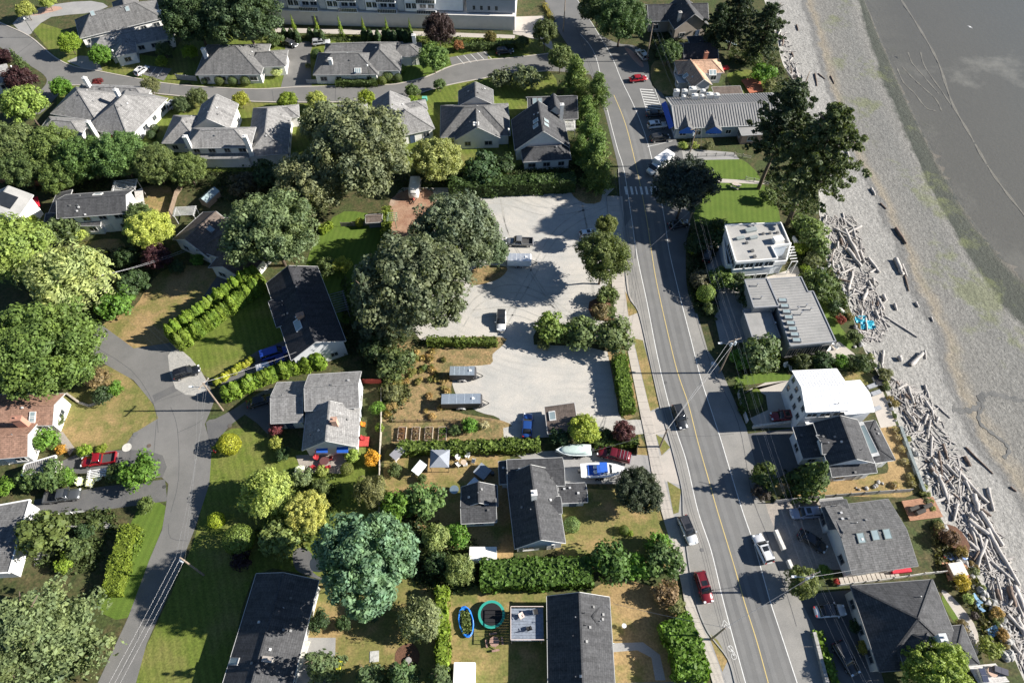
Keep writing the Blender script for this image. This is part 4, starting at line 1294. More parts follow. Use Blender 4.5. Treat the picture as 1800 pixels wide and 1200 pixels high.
house('house', 'brick brown roofed house cut by the left edge', [K((-70, 812), (48, 802), (58, 742), 3.1, 'gx', .38), K((-70, 750), (92, 747), (80, 692), 3.2, 'gx', .38)], WHT, 'shingle_brown', chim=((28, 735, 6, 1.6, .9, (.42, .22, .16)),), sky=((58, 729, .9, .8, WHT), (57, 737, .9, .8, WHT)), vents=2)
house('house', 'long charcoal roofed house at the bottom left of centre', [K((388, 1212), (508, 1226), (549, 1018), 3.2, 'gy', .36)], (.55, .55, .53), 'shingle_charcoal', chim=((470, 1158, 5.6, 1.3, .6, (.5, .45, .4)),), sky=((412, 1162, .9, 1.2),), vents=6)
house('house', 'charcoal house with steep central gable and half timbered front', [K((905, 964), (994, 954), (968, 826), 3.5, 'gy', .6), K((893, 857), (993, 853), (986, 804), 3.4, 'gx', .42), K((984, 884), (1033, 882), (1030, 848), 2.8, 'gx', .3), K((950, 904), (988, 902), (985, 872), 3.7, 'gx', .5), K((878, 851), (898, 850), (892, 810), 2.7, 'sr', .2)],
  (.55, .58, .62), 'shingle_charcoal', chim=((939, 866, 8.4, .8, .8, WHT),), vents=8)
house('garage', 'detached charcoal roofed garage beside the steep gabled house', [K((811, 920), (873, 917), (871, 870), 2.9, 'gx', .42), K((811, 892), (875, 889), (872, 853), 3.0, 'gy', .5)], (.62, .68, .72), 'shingle_charcoal', vents=3, cat='garage')
house('house', 'long charcoal roofed house with blue deck at the bottom', [K((964, 1250), (1084, 1252), (1070, 1049), 3.1, 'gy', .42), K((1015, 1125), (1070, 1125), (1064, 1050), 3.15, 'hx', .42)], (.6, .6, .58), 'shingle_charcoal', vents=6, pipes=6)
house('shed', 'small weathered shed with a shingled roof on the gravel lot', [K((963, 762), (1016, 758), (1010, 711), 2.6, 'sr', .14)], (.3, .22, .17), 'shingle_umber', vents=0, pipes=0, cat='shed', sky=((971, 731, 1.6, .8, WHT),))

# --- beside the shore, from the far end
house('house', 'dark roofed shore house under the trees at the top', [K((1140, 38), (1246, 35), (1240, 6), 3.4, 'gx', .45), K((1186, 52), (1246, 44), (1236, 8), 3.6, 'gy', .6)], (.32, .28, .24), 'shingle_charcoal', vents=2, chim=((1196, 22, 7, .8, .8, (.5, .48, .45)),))
house('house', 'black roofed cottage behind the tan roofed house', [K((1203, 106), (1263, 104), (1256, 74), 3.0, 'gx', .45), K((1214, 80), (1248, 78), (1245, 62), 3.4, 'flat')], (.2, .17, .15), 'shingle_dark', chim=((1242, 92, 5.5, .9, .9, (.42, .2, .14)),), vents=1)
house('house', 'tan roofed house with grey gable facing the road', [K((1192, 131), (1273, 128), (1262, 104), 3.2, 'hx', .5), K((1217, 155), (1252, 149), (1240, 112), 3.3, 'gy', .6), K((1192, 146), (1222, 144), (1219, 128), 2.7, 'flat', rm='roof_membrane')], (.48, .49, .5), 'shingle_tan', sky=((1250, 128, 1, 1, WHT), (1255, 128, 1, 1, WHT), (1248, 135, 1, 1, WHT), (1205, 134, 1, 1, WHT)), vents=1)
house('shed', 'brown flat roofed shed behind the long metal roof', [K((1256, 166), (1306, 164), (1300, 151), 2.5, 'flat', rm='shingle_umber')], (.25, .18, .14), vents=0, pipes=0, cat='shed')
r_, bl, orf, mt_ = house('restaurant', 'long building with ribbed grey metal roof and blue awnings', [K((1187, 226), (1382, 218), (1368, 163), 3.4, 'gx', .32)], (.34, .40, .46), 'roof_membrane_grey', (.7, .7, .68), vents=0, pipes=0, cat='building', ridge=True)
seams(r_, bl[0], .62, .16, .1, (.20, .20, .20), mt='paint')
for u0 in (1207, 1254):     # two gabled porches with blue fronts
 m, m2 = MB(), MB()
 q = P(u0, 226, 3.2)
 for s in (-1, 1):
  m.add([q + Vector((s * 1.9, -1.0, 0)), q + Vector((0, -1.0, 1.35)), q + Vector((0, 3.6, 1.35)), q + Vector((s * 1.9, 1.2, 0))], [(0, 1, 2, 3) if s > 0 else (3, 2, 1, 0)])
 m2.add([q + Vector((-1.8, -.95, -.7)), q + Vector((1.8, -.95, -.7)), q + Vector((1.8, -.95, 0)), q + Vector((0, -.95, 1.28)), q + Vector((-1.8, -.95, 0))], [(0, 1, 2, 3, 4)])
 m2.frame(q + Vector((0, -.9, -.35)), (1.8, 0, 0), (0, .04, 0), (0, 0, .35))
 po = m.build('porch_roof', 'shingle_mid', r_, slope_uv=True)
 m2.build('awning', 'plastic', po, (.012, .11, .52))
m = MB()
q0, q1 = P(1170, 178, 2.9), P(1184, 222, 2.9)
m.add([q0, q1, q1 + Vector((-.9, -.1, -.8)), q0 + Vector((-.9, .1, -.8))], [(0, 1, 2, 3)])
m.add([q0, q1, q1 + Vector((0, 0, .3)), q0 + Vector((0, 0, .3))], [(3, 2, 1, 0)])
m.build('awning', 'plastic', r_, (.012, .09, .5))
for u, v, s_ in ((1189, 161, 1), (1203, 161, 1), (1217, 157, 1.3), (1235, 161, .9), (1221, 169, 1.1), (1233, 170, .8), (1247, 167, 1.2), (1259, 168, 1), (1201, 171, .7)):
 p_ = P(u, v + 2, 4.6)
 m = MB()
 m.box((p_.x, p_.y, 4.5), (1.3 * s_, 1.0 * s_, 1.5))
 m.tube([(p_.x, p_.y, 5.2), (p_.x, p_.y, 5.5)], .35 * s_, 8)
 m.build('rooftop_unit', 'paint', r_, (.6, .6, .58))
house('annex', 'low flat grey roofed annex against the restaurant and firs', [K((1304, 238), (1375, 234), (1365, 209), 3.0, 'flat', rm='roof_membrane_grey')], (.36, .25, .2), vents=1, pipes=0, cat='building')

def slab_house(name, label, tiers, wall, trim, cat='house'):
 """flat-roofed volumes given by their roof outline: (outline, top height, base height, roof material, parapet)"""
 o0 = P(*tiers[0][0][0], tiers[0][1])
 root = thing(name, label, cat, (o0.x, o0.y, 0))
 out = []
 for outline, zt, zb, rm_, par in tiers:
  pts = [P(u, v, zt) for u, v in outline]
  cen = sum(pts, Vector()) / len(pts)
  inner = [(p + (cen - p).normalized() * .35) for p in pts]
  MB().prism([(p.x, p.y) for p in inner], zb, zt - .05, bottom=False).build('wall', 'siding', root, wall)
  ro = MB().prism([(p.x, p.y) for p in pts], zt - .25, zt).build('roof', rm_, root, slope_uv=True)
  m = MB()
  for a_, b_ in zip(pts, pts[1:] + pts[:1]):
   m.bar(a_ + Vector((0, 0, par / 2 - .1)), b_ + Vector((0, 0, par / 2 - .1)), .2, par + .25)
  m.build('parapet', 'paint', root, trim)
  out.append((pts, zt, ro))
 return root, out

def roof_bits(root, z, items):
 for u, v, w, d, h, col in items:
  p_ = P(u, v, z)
  m = MB()
  m.box((p_.x, p_.y, z + h / 2), (w, d, h), .25)
  m.box((p_.x, p_.y, z + h + .03), (w + .12, d + .12, .06), .25)
  m.build('roof_hatch' if w > .7 else 'roof_vent', 'paint', root, col)

def add_windows(root, a, b, z, n, wscale=1.0, hscale=1.0, col=(.75, .75, .73)):
 """a row of windows on the wall from a to b (plan points), facing right of a->b"""
 a, b = Vector(a), Vector(b)
 d = (b - a).normalized()
 nrm = Vector((d.y, -d.x, 0))
 for j in range(n):
  p_ = a + (b - a) * (j + .5) / n + nrm * .05
  w_ = inst('window', WIN_F, root, (p_.x - root.location.x, p_.y - root.location.y, z), (0, 0, math.atan2(d.y, d.x)), (wscale, 1, hscale), col)
  inst('pane', WIN_P, w_)

fr, ft = slab_house('modern_house', 'white flat roofed house with balcony and roof hatches by the driftwood',
     [([(1293, 462), (1366, 456), (1355, 434), (1388, 430), (1372, 393), (1274, 397), (1281, 422)], 6.8, 0, 'roof_membrane', .35),
      ([(1355, 465), (1380, 463), (1388, 432), (1358, 434)], 3.4, 0, 'roof_membrane', .9),
      ([(1276, 470), (1320, 475), (1320, 460), (1284, 424), (1270, 426)], 3.6, 2.9, 'roof_membrane_grey', 1.0)], (.62, .66, .70), WHT)
roof_bits(fr, 6.8, [(1319, 406, 2.2, .9, .5, (.25, .28, .28)), (1301, 420, 1.5, .6, .4, (.25, .28, .28)), (1324, 419, 1.5, .6, .4, (.25, .28, .28)), (1366, 425, 1.8, 1.2, 1.0, WHT), (1341, 412, .4, .4, .3, (.1, .1, .1)), (1353, 411, .4, .4, .3, (.1, .1, .1)), (1366, 410, .4, .4, .3, (.1, .1, .1)),
     (1312, 428, .4, .4, .3, (.1, .1, .1)), (1322, 442, .5, .5, .3, (.1, .1, .1)), (1326, 452, .5, .5, .3, (.1, .1, .1))])
q0, q1 = P(1293, 462, 6.8), P(1366, 456, 6.8)
add_windows(fr, (q0.x + .3, q0.y + .28, 0), (q1.x - .3, q1.y + .28, 0), 5.4, 4, 1.5, 1.2)
add_windows(fr, (q0.x + .3, q0.y + .28, 0), (q1.x - .3, q1.y + .28, 0), 1.6, 3, 1.5, 1.3)
q2 = P(1281, 422, 6.8)
add_windows(fr, (q2.x + .25, q2.y, 0), (q0.x + .25, q0.y + .2, 0), 5.3, 3, 1.3, 1.2)
m = MB()      # white pergola on the beach side
for k in range(6):
 a_, b_ = P(1383 + k * 1.5, 435 + k * 5, 3.6), P(1396 + k * 1.2, 434 + k * 5, 3.6)
 m.bar(a_, b_, .12, .2)
for uu in ((1383, 435), (1391, 462), (1396, 434), (1402, 460)):
 q = P(*uu, 3.6)
 m.bar((q.x, q.y, 0), (q.x, q.y, 3.6), .14)
m.build('pergola', 'paint', fr, WHT)

mr, mt2 = slab_house('modern_house', 'grey standing seam roofed modern house beside the beach',
      [([(1309, 492), (1348, 490), (1369, 538), (1325, 541)], 5.0, 0, 'roof_membrane_grey', .12),
      ([(1351, 491), (1408, 487), (1420, 513), (1429, 512), (1469, 600), (1389, 608)], 4.6, 0, 'roof_membrane_grey', .12),
      ([(1306, 545), (1352, 543), (1371, 594), (1323, 596)], 3.2, 0, 'roof_membrane_grey', .2)], (.30, .30, .30), (.25, .26, .28))
for ti, (pts, zt, ro), (i0, i1, i2, i3), n_ in ((0, mt2[0], (0, 1, 2, 3), 11), (1, mt2[1], (0, 1, 4, 5), 24)):
 m = MB()
 for j in range(1, n_):
  f = j / n_
  a_ = pts[i0] + (pts[i3] - pts[i0]) * f
  b_ = pts[i1] + (pts[i2] - pts[i1]) * f
  m.bar(a_ + Vector((0, 0, .03)), b_ + Vector((0, 0, .03)), .06, .06)
 m.build('standing_seam', 'paint', ro, (.24, .245, .25))
for k in range(8):
 u, v = 1375 + k * 3.5, 529 + k * 10.0
 p_ = P(u, v, 4.65)
 so = inst('skylight', SKY_F, mr, p_ - mr.location, (0, 0, rad(88)), (.75, 1.1, 2.6), (.24, .25, .26))
 inst('pane', SKY_G, so)
for u, v in ((1402, 544), (1416, 539), (1424, 545), (1407, 553), (1330, 503), (1337, 525), (1353, 550), (1361, 571)):
 p_ = P(u, v, 4.6 if u > 1365 else (5.0 if v < 540 else 3.2))
 inst('vent_pipe', PIPE_M, mr, p_ - mr.location, (0, 0, 0), (1.6, 1.6, 1.3), (.5, .5, .5))
q0, q1 = P(1389, 608, 4.6), P(1469, 600, 4.6)
add_windows(mr, (q0.x + .5, q0.y + .25, 0), (q1.x - .6, q1.y + .25, 0), 2.0, 5, 1.3, 2.0, (.1, .1, .1))

r_, bl, orf, mt_ = house('house', 'tall white house with bright white metal roof above a terrace', [K((1417, 724), (1498, 720), (1470, 648), 7.2, 'gx', .32, oh=.25), K((1486, 728), (1537, 723), (1510, 668), 6.0, 'gx', .3, oh=.25), K((1418, 745), (1496, 726), (1490, 712), 3.2, 'flat', oh=.2)], (.72, .73, .75), 'paint', (.85, .85, .85), vents=0, pipes=1, ridge=False, wins=False)
for k_ in bl[:2]:
 k_['ro'].color = (.82, .82, .82, 1)
 seams(k_['ro'], k_, .5, .05, .035, (.8, .8, .81), mt='paint')
bl[2]['ro'].color = (.75, .75, .75, 1)
kk = bl[0]
wl0 = kk['a'] + kk['ux'] * .25 + kk['uy'] * (kk['D'] - .3)
wl1 = kk['a'] + kk['ux'] * .25 + kk['uy'] * .3
add_windows(r_, (wl0.x, wl0.y, 0), (wl1.x, wl1.y, 0), 6.2, 4, .55, .8, (.3, .3, .3))
add_windows(r_, (wl0.x, wl0.y, 0), (wl1.x, wl1.y, 0), 3.6, 4, .55, .9, (.3, .3, .3))
ww0 = kk['a'] + kk['uy'] * .25 + kk['ux'] * .5
ww1 = kk['a'] + kk['uy'] * .25 + kk['ux'] * (kk['L'] - .5)
add_windows(r_, (ww0.x, ww0.y, 0), (ww1.x, ww1.y, 0), 5.6, 3, 1.2, 1.0)

house('house', 'black shingled gabled shore house with white glazed skylight strip', [K((1456, 818), (1537, 813), (1504, 738), 5.0, 'gy', .42), K((1412, 806), (1458, 803), (1430, 748), 3.4, 'sr', .12), K((1534, 814), (1574, 808), (1541, 738), 3.6, 'hy', .3), K((1446, 798), (1486, 796), (1475, 763), 5.1, 'gx', .45), K((1463, 838), (1542, 830), (1534, 812), 3.3, 'sb', .3)],
  (.66, .68, .70), 'shingle_charcoal', vents=8, pipes=4, sky=((1525, 772, 5.6, .85, WHT),))
house('house', 'dark grey shingled shore house with three roof skylights', [K((1498, 1009), (1614, 994), (1568, 876), 3.8, 'gx', .22, oh=.5), K((1490, 971), (1535, 967), (1513, 902), 4.1, 'gx', .3), K((1457, 930), (1500, 928), (1485, 880), 3.2, 'sr', .2)], (.68, .67, .64), 'shingle_mid', (.2, .2, .2), sky=((1513, 945, 1.1, 1.1, (.1, .12, .12)), (1538, 940, 1.1, 1.1, (.1, .12, .12)), (1559, 938, 1.1, 1.1, (.1, .12, .12))), vents=6)
house('house', 'very dark hip roofed shore house at the bottom right', [K((1546, 1180), (1700, 1168), (1626, 1019), 3.6, 'hy', .42), K((1640, 1174), (1722, 1166), (1690, 1098), 3.2, 'hx', .4), K((1590, 1170), (1668, 1163), (1640, 1090), 4.6, 'hy', .5)], (.5, .47, .43), 'shingle_charcoal', (.22, .22, .22), chim=((1658, 1120, 7.4, .9, .9, (.6, .62, .64)),), vents=2, pipes=3)
slab_house('garage', 'flat grey roofed garage with white edges at the left border', [([(-80, 902), (53, 878), (16, 1006), (-80, 1012)], 3.2, 0, 'shingle_mid', .12)], (.6, .6, .6), WHT, 'garage')
cr_, ct = slab_house('carport', 'small ribbed grey carport beside the brick roofed house', [([(44, 816), (98, 800), (98, 828), (38, 835)], 2.6, 0, 'roof_membrane_grey', .06)], (.45, .4, .35), WHT, 'carport')
m = MB()
pts = ct[0][0]
for j in range(1, 16):
 f = j / 16
 m.bar(pts[0].lerp(pts[1], f) + Vector((0, 0, .04)), pts[3].lerp(pts[2], f) + Vector((0, 0, .04)), .08, .08)
m.build('standing_seam', 'paint', ct[0][2], (.2, .19, .18))

# --- the apartment block along the top
def apartments():
 a, b = P(430, 41), P(905, 54)
 u = (b - a).normalized()
 n = Vector((u.y, -u.x, 0))            # towards the viewer
 root = thing('apartment_block', 'long white and grey apartment block with balconies along the top', 'building', (a.x, a.y, 0))
 W = lambda x, y, z: Vector((a.x, a.y, 0)) + u * x - n * y + Vector((0, 0, z))
 Ln = (b - a).length
 MB().frame(W(Ln / 2, 9, 2.0), u * Ln / 2, n * 9, (0, 0, 2.0)).build('base_wall', 'siding', root, (.62, .6, .57))
 MB().frame(W(Ln / 2 - 7, 10, 10.4), u * (Ln / 2 - 7), n * 8.6, (0, 0, 6.0)).build('wall', 'siding', root, (.8, .82, .84))
 MB().frame(W(Ln / 2 - 7, 10, 16.6), u * (Ln / 2 - 6.5), n * 9, (0, 0, .2)).build('roof', 'roof_membrane_grey', root, slope_uv=True)
 MB().frame(W(Ln - 6.5, 9, 6.2), u * 6.5, n * 8, (0, 0, 1.8)).build('wall', 'siding', root, (.36, .39, .43))
 MB().frame(W(Ln - 6.5, 9, 8.1), u * 6.7, n * 8.2, (0, 0, .12)).build('roof', 'roof_membrane', root, slope_uv=True)
 step = 10.6
 for j in range(int((Ln - 13) / step)):
  x0 = j * step + 2
  MB().frame(W(x0 - .4, 1.1, 9.4), u * .9, n * .5, (0, 0, 5.0)).build('pillar', 'siding', root, (.5, .52, .54))
  MB().frame(W(x0 + 2.4, 1.0, 10.4), u * 1.7, n * .6, (0, 0, 6.0)).build('bay', 'siding', root, (.85, .86, .87))
  for fl in range(3):
   z = 5.7 + fl * 2.9
   add = [(x0 + 1.7, .38, 1.0), (x0 + 3.2, .38, .8)]
   for xx, yy_, ws in add:
    q = W(xx, yy_, z + .3)
    w_ = inst('window', WIN_F, root, q - root.location, (0, 0, math.atan2(u.y, u.x)), (ws, 1, 1.35), (.8, .8, .8))
    inst('pane', WIN_P, w_)
   for xx in (x0 + 5.4, x0 + 7.6):
    q = W(xx, 1.36, z + .1)
    w_ = inst('window', WIN_F, root, q - root.location, (0, 0, math.atan2(u.y, u.x)), (1.25, 1, 1.7), (.8, .8, .8))
    inst('pane', WIN_P, w_)
   bo = MB().frame(W(x0 + 6.5, .3, z - 1.35), u * 2.6, n * 1.1, (0, 0, .12)).build('balcony', 'paint', root, (.72, .73, .74))
   m_ = MB()
   for k in range(12):
    q = W(x0 + 4.0 + k * .455, -.75, z - .75)
    m_.bar(q - Vector((0, 0, .5)), q + Vector((0, 0, .5)), .05)
   m_.bar(W(x0 + 3.95, -.75, z - .2), W(x0 + 9.05, -.75, z - .2), .09)
   m_.build('railing', 'paint', bo, (.8, .8, .8))
   MB().frame(W(x0 + 6.5, -.72, z - .75), u * 2.5, n * .02, (0, 0, .45)).build('glass_panel', 'glass', bo)
 for k, xx in enumerate((Ln - 11, Ln - 9, Ln - 7, Ln - 5)):
  q = W(xx, .98, 5.6)
  w_ = inst('window', WIN_F, root, q - root.location, (0, 0, math.atan2(u.y, u.x)), (.5, 1, 1.1), (.5, .5, .5))
  inst('pane', WIN_P, w_)
 q = W(20, -.03, 0)
 do = inst('door', DOOR_M, root, q - root.location, (0, 0, math.atan2(u.y, u.x)), (1.4, 1, 1.2), (.2, .2, .22))
 inst('handle', HANDLE_M, do, color=(.6, .6, .6))

apartments()
# ================================================================== vegetation
def quads(rg, C, Nn, size, aspect=1.0, upb=None):
 """one leaf (a four-cornered blade) per centre C, facing Nn"""
 n = len(C)
 Nn = Nn / (np.linalg.norm(Nn, axis=1, keepdims=True) + 1e-9)
 R = rg.normal(size=(n, 3)) if upb is None else upb + rg.normal(size=(n, 3)) * .25
 T = np.cross(Nn, R)
 T /= np.linalg.norm(T, axis=1, keepdims=True) + 1e-9
 B = np.cross(Nn, T)
 s = size * np.clip(rg.lognormal(-.05, .42, (n, 1)), .4, 2.1)
 a, b = T * s * .5, B * s * .5 * aspect
 fold = Nn * s * .12
 V = np.stack([C - b, C + a * .85 + fold, C + b, C - a * .85 + fold], 1).reshape(-1, 3)
 F = np.arange(4 * n).reshape(-1, 4)
 return V, F

def sph(rg, n, up=-1.0):
 v = rg.normal(size=(int(n * 2.5) + 20, 3))
 v /= np.linalg.norm(v, axis=1, keepdims=True)
 v = v[v[:, 2] > up]
 return v[:n]

def clump_crown(rg, cen, cr, per, leaf, aspect=1.1, out=.9, flat=1.0):
 C, Nn = [], []
 for c, r in zip(cen, cr):
  d = sph(rg, per, -.75)
  k = rg.uniform(.55, 1.08, (len(d), 1))
  p = d * k * r
  p[:, 2] *= flat
  C.append(c + p)
  Nn.append(d * out + rg.normal(size=d.shape) * .36 + np.array([0, 0, .25]))
 return quads(rg, np.concatenate(C), np.concatenate(Nn), leaf, aspect)

def m_broad(seed, ncl=60, per=150, leaf=.055, crr=(.2, .32), lob=.16, low=-.45):
 rg = np.random.default_rng(seed)
 d = sph(rg, ncl, low)
 lobes = sph(rg, 5, -.2)
 amp = 1 + lob * np.max(d @ lobes.T, axis=1) - lob * .6 + rg.normal(0, .05, len(d))
 rr = rg.uniform(.6, .86, len(d)) * amp
 cen = d * rr[:, None]
 cen[:, 2] *= .88
 inner = sph(rg, ncl // 5, -.6) * .35
 cen = np.concatenate([cen, inner])
 V, F = clump_crown(rg, cen, rg.uniform(*crr, len(cen)), per, leaf)
 d2 = sph(rg, 700 if ncl > 100 else 260, -.7)
 cz = d2 * np.array([.6, .6, .53])
 V2, F2 = quads(rg, cz, d2 + rg.normal(size=d2.shape) * .3, .13 if ncl > 100 else .2)
 return np_mesh('crown', np.concatenate([V, V2]), np.concatenate([F, F2 + len(V)]), 'leaf')

def m_ball(seed, n=2600, leaf=.085, bump_=.03, zs=1.0):
 rg = np.random.default_rng(seed)
 d = sph(rg, n, -1)
 k = 1 + bump_ * np.sin(d[:, :1] * 7 + seed) + rg.normal(0, .02, (len(d), 1))
 d2 = sph(rg, n // 2, -1)
 C = np.concatenate([d * k, d2 * .9])
 C[:, 2] *= zs
 V, F = quads(rg, C, np.concatenate([d, d2]) + rg.normal(size=C.shape) * .35, leaf, 1.1)
 return np_mesh('crown', V, F, 'leaf')

def m_conifer(seed, levels=15, per=11, leaf=.085, droop=.35, rough_=.2):
 """conical tree, z from -1 (base of crown) to 1 (tip), radius about 1 at the base"""
 rg = np.random.default_rng(seed)
 C, Nn, Up = [], [], []
 for i in range(levels):
  f = i / (levels - 1)
  z = -1 + 2 * f
  rad_ = (1 - f) ** .8 * .97 + .03
  nb = max(4, int(per * (1 - f * .6)))
  for k in range(nb):
   a = 2 * math.pi * (k + rg.uniform(-.4, .4)) / nb + i * .7
   ln = rad_ * rg.uniform(1 - rough_, 1 + rough_)
   m = int(8 + 26 * ln)
   t = rg.uniform(.12, 1, m) ** .8
   w = (.16 * (1 - t * .75)) * ln + .025
   side = rg.uniform(-1, 1, m) * w
   x = np.cos(a) * t * ln - np.sin(a) * side
   y = np.sin(a) * t * ln + np.cos(a) * side
   zz = z + .10 - droop * (t ** 1.4) * ln * .75 + rg.normal(0, .018, m)
   C.append(np.stack([x, y, zz], 1))
   nn = np.stack([np.cos(a) * np.full(m, .5), np.sin(a) * np.full(m, .5), np.full(m, .8)], 1) + rg.normal(size=(m, 3)) * .35
   Nn.append(nn)
   Up.append(np.stack([-np.sin(a) * np.ones(m), np.cos(a) * np.ones(m), np.zeros(m)], 1))
 C, Nn, Up = map(np.concatenate, (C, Nn, Up))
 V, F = quads(rg, C, Nn, leaf, 1.5, Up)
 return np_mesh('crown', V, F, 'leaf')

def m_fir(seed, nb=120, leaf=.05, top=1.0):
 """old shore fir: irregular crown of long upswept limbs with gaps; z -1..1"""
 rg = np.random.default_rng(seed)
 cen, cr = [], []
 for i in range(nb):
  f = rg.uniform(0, 1)
  z = -1 + 2 * f
  prof = (.55 + .5 * math.sin(min(1, f * 1.25 + .12) * math.pi)) * (1.05 - f * .55)
  a = rg.uniform(0, 2 * math.pi)
  ln = prof * rg.uniform(.35, 1.05)
  for t in np.linspace(.45, 1, 4):
   cen.append((math.cos(a) * ln * t + rg.normal(0, .03), math.sin(a) * ln * t + rg.normal(0, .03), z + .1 * t * ln + rg.normal(0, .03)))
   cr.append(rg.uniform(.09, .17))
 V, F = clump_crown(rg, np.array(cen), np.array(cr), 34, leaf, 1.4, .4, .55)
 return np_mesh('crown', V, F, 'leaf')

def m_shorefir(seed, nb=84):
 """open old fir: long limbs carrying flat sprays with sky between them"""
 rg = np.random.default_rng(seed)
 cen, cr = [], []
 for i in range(nb):
  f = (i + rg.random()) / nb
  z = -1 + 2 * f
  prof = (.75 + .35 * math.sin(f * 3.0)) * (1.0 - f ** 2.2 * .8)
  a = i * 2.4 + rg.uniform(-.4, .4)
  ln = prof * rg.uniform(.55, 1.1)
  n = 4 + int(ln * 5)
  for t in np.linspace(.25, 1, n):
   w = rg.normal(0, .05 + .05 * (1 - t), 2)
   cen.append((math.cos(a) * ln * t + w[0], math.sin(a) * ln * t + w[1], z - .1 * t * ln + rg.normal(0, .02)))
   cr.append(rg.uniform(.07, .13) * (1.25 - .5 * t))
 V, F = clump_crown(rg, np.array(cen), np.array(cr), 42, .042, 1.5, .5, .42)
 return np_mesh('crown', V, F, 'leaf')

def m_weep(seed, ncl=46, per=120, leaf=.05):
 """weeping crown: strands hanging from rounded masses"""
 rg = np.random.default_rng(seed)
 d = sph(rg, ncl, -.2)
 cen = d * rg.uniform(.45, .8, (len(d), 1))
 C, Nn, Up = [], [], []
 for c in cen:
  r = rg.uniform(.2, .34)
  s = sph(rg, per // 4, .0)
  for q in s:
   p0 = c + q * r
   m = 5
   t = np.linspace(0, 1, m)
   out = np.array([q[0], q[1], 0]) * .10
   C.append(p0 + t[:, None] * out + np.stack([np.zeros(m), np.zeros(m), -t * rg.uniform(.16, .42)], 1) + rg.normal(0, .012, (m, 3)))
   Nn.append(np.repeat((np.array([q[0], q[1], .55]))[None], m, 0) + rg.normal(size=(m, 3)) * .3)
   Up.append(np.stack([rg.normal(0, .3, m), rg.normal(0, .3, m), np.zeros(m)], 1) + np.array([-q[1], q[0], 0]))
 C, Nn, Up = map(np.concatenate, (C, Nn, Up))
 V, F = quads(rg, C, Nn, leaf, 2.0, Up)
 return np_mesh('crown', V, F, 'leaf')

def m_pine(seed, ncl=150, per=95, leaf=.05):
 """dense pine of many round needle tufts"""
 rg = np.random.default_rng(seed)
 d = sph(rg, ncl, -.55)
 cen = d * (rg.uniform(.72, .93, (len(d), 1)))
 cen[:, :2] *= (1 + .12 * np.sin(3 * np.arctan2(d[:, 1], d[:, 0]) + seed))[:, None]
 V, F = clump_crown(rg, cen, rg.uniform(.1, .185, len(cen)), per, leaf, 1.5, 1.0)
 d2 = sph(rg, 1500, -.8)
 V2, F2 = quads(rg, d2 * .62, d2, .16, 1.0)
 return np_mesh('crown', np.concatenate([V, V2]), np.concatenate([F, F2 + len(V)]), 'leaf')

def m_column(seed, n=420, leaf=.26):
 """narrow upright cedar, radius 1, z -1..1 with a pointed top"""
 rg = np.random.default_rng(seed)
 z = rg.uniform(-1, 1, n)
 r = np.minimum(1, (1.02 - z) ** .7 * .95) * rg.uniform(.75, 1.08, n)
 a = rg.uniform(0, 2 * math.pi, n)
 C = np.stack([np.cos(a) * r, np.sin(a) * r, z], 1)
 Nn = np.stack([np.cos(a), np.sin(a), np.full(n, .35)], 1) + rg.normal(size=(n, 3)) * .35
 V, F = quads(rg, C, Nn, leaf, 1.5, np.stack([-np.sin(a), np.cos(a), np.zeros(n)], 1))
 d2 = sph(rg, 90, -1) * np.array([.7, .7, .85])
 V2, F2 = quads(rg, d2, d2, .6, 1.0)
 return np_mesh('crown', np.concatenate([V, V2]), np.concatenate([F, F2 + len(V)]), 'leaf')

def m_spray(seed, n=260):
 """grassy arching tuft"""
 rg = np.random.default_rng(seed)
 a = rg.uniform(0, 2 * math.pi, n)
 e = rg.uniform(.1, 1.3, n)
 t = rg.uniform(.3, 1, n)
 C = np.stack([np.cos(a) * np.cos(e) * t, np.sin(a) * np.cos(e) * t, np.sin(e) * t - .3 * t * t], 1)
 V, F = quads(rg, C, np.stack([-np.sin(a), np.cos(a), np.full(n, .6)], 1) + rg.normal(size=(n, 3)) * .3, .16, 2.6)
 return np_mesh('crown', V, F, 'leaf')

def trunk_mesh(seed, h=1.0, limbs=7, r=.035, lean=.03):
 rg = random.Random(seed)
 m = MB()
 pts = [(rg.uniform(-1, 1) * lean * i, rg.uniform(-1, 1) * lean * i, h * i / 5) for i in range(6)]
 m.tube(pts, [r * (1.25 - .19 * i) for i in range(6)], 8)
 for k in range(limbs):
  i = 2 + k % 3
  p = Vector(pts[i])
  a = k * 2.4 + rg.random()
  q = p + Vector((math.cos(a) * .32, math.sin(a) * .32, rg.uniform(.12, .3)))
  mid = (p + q) / 2 + Vector((0, 0, .05))
  m.tube([p, mid, q], [r * .55, r * .4, r * .16], 5)
 return m.mesh('trunk', 'bark', smooth=True)

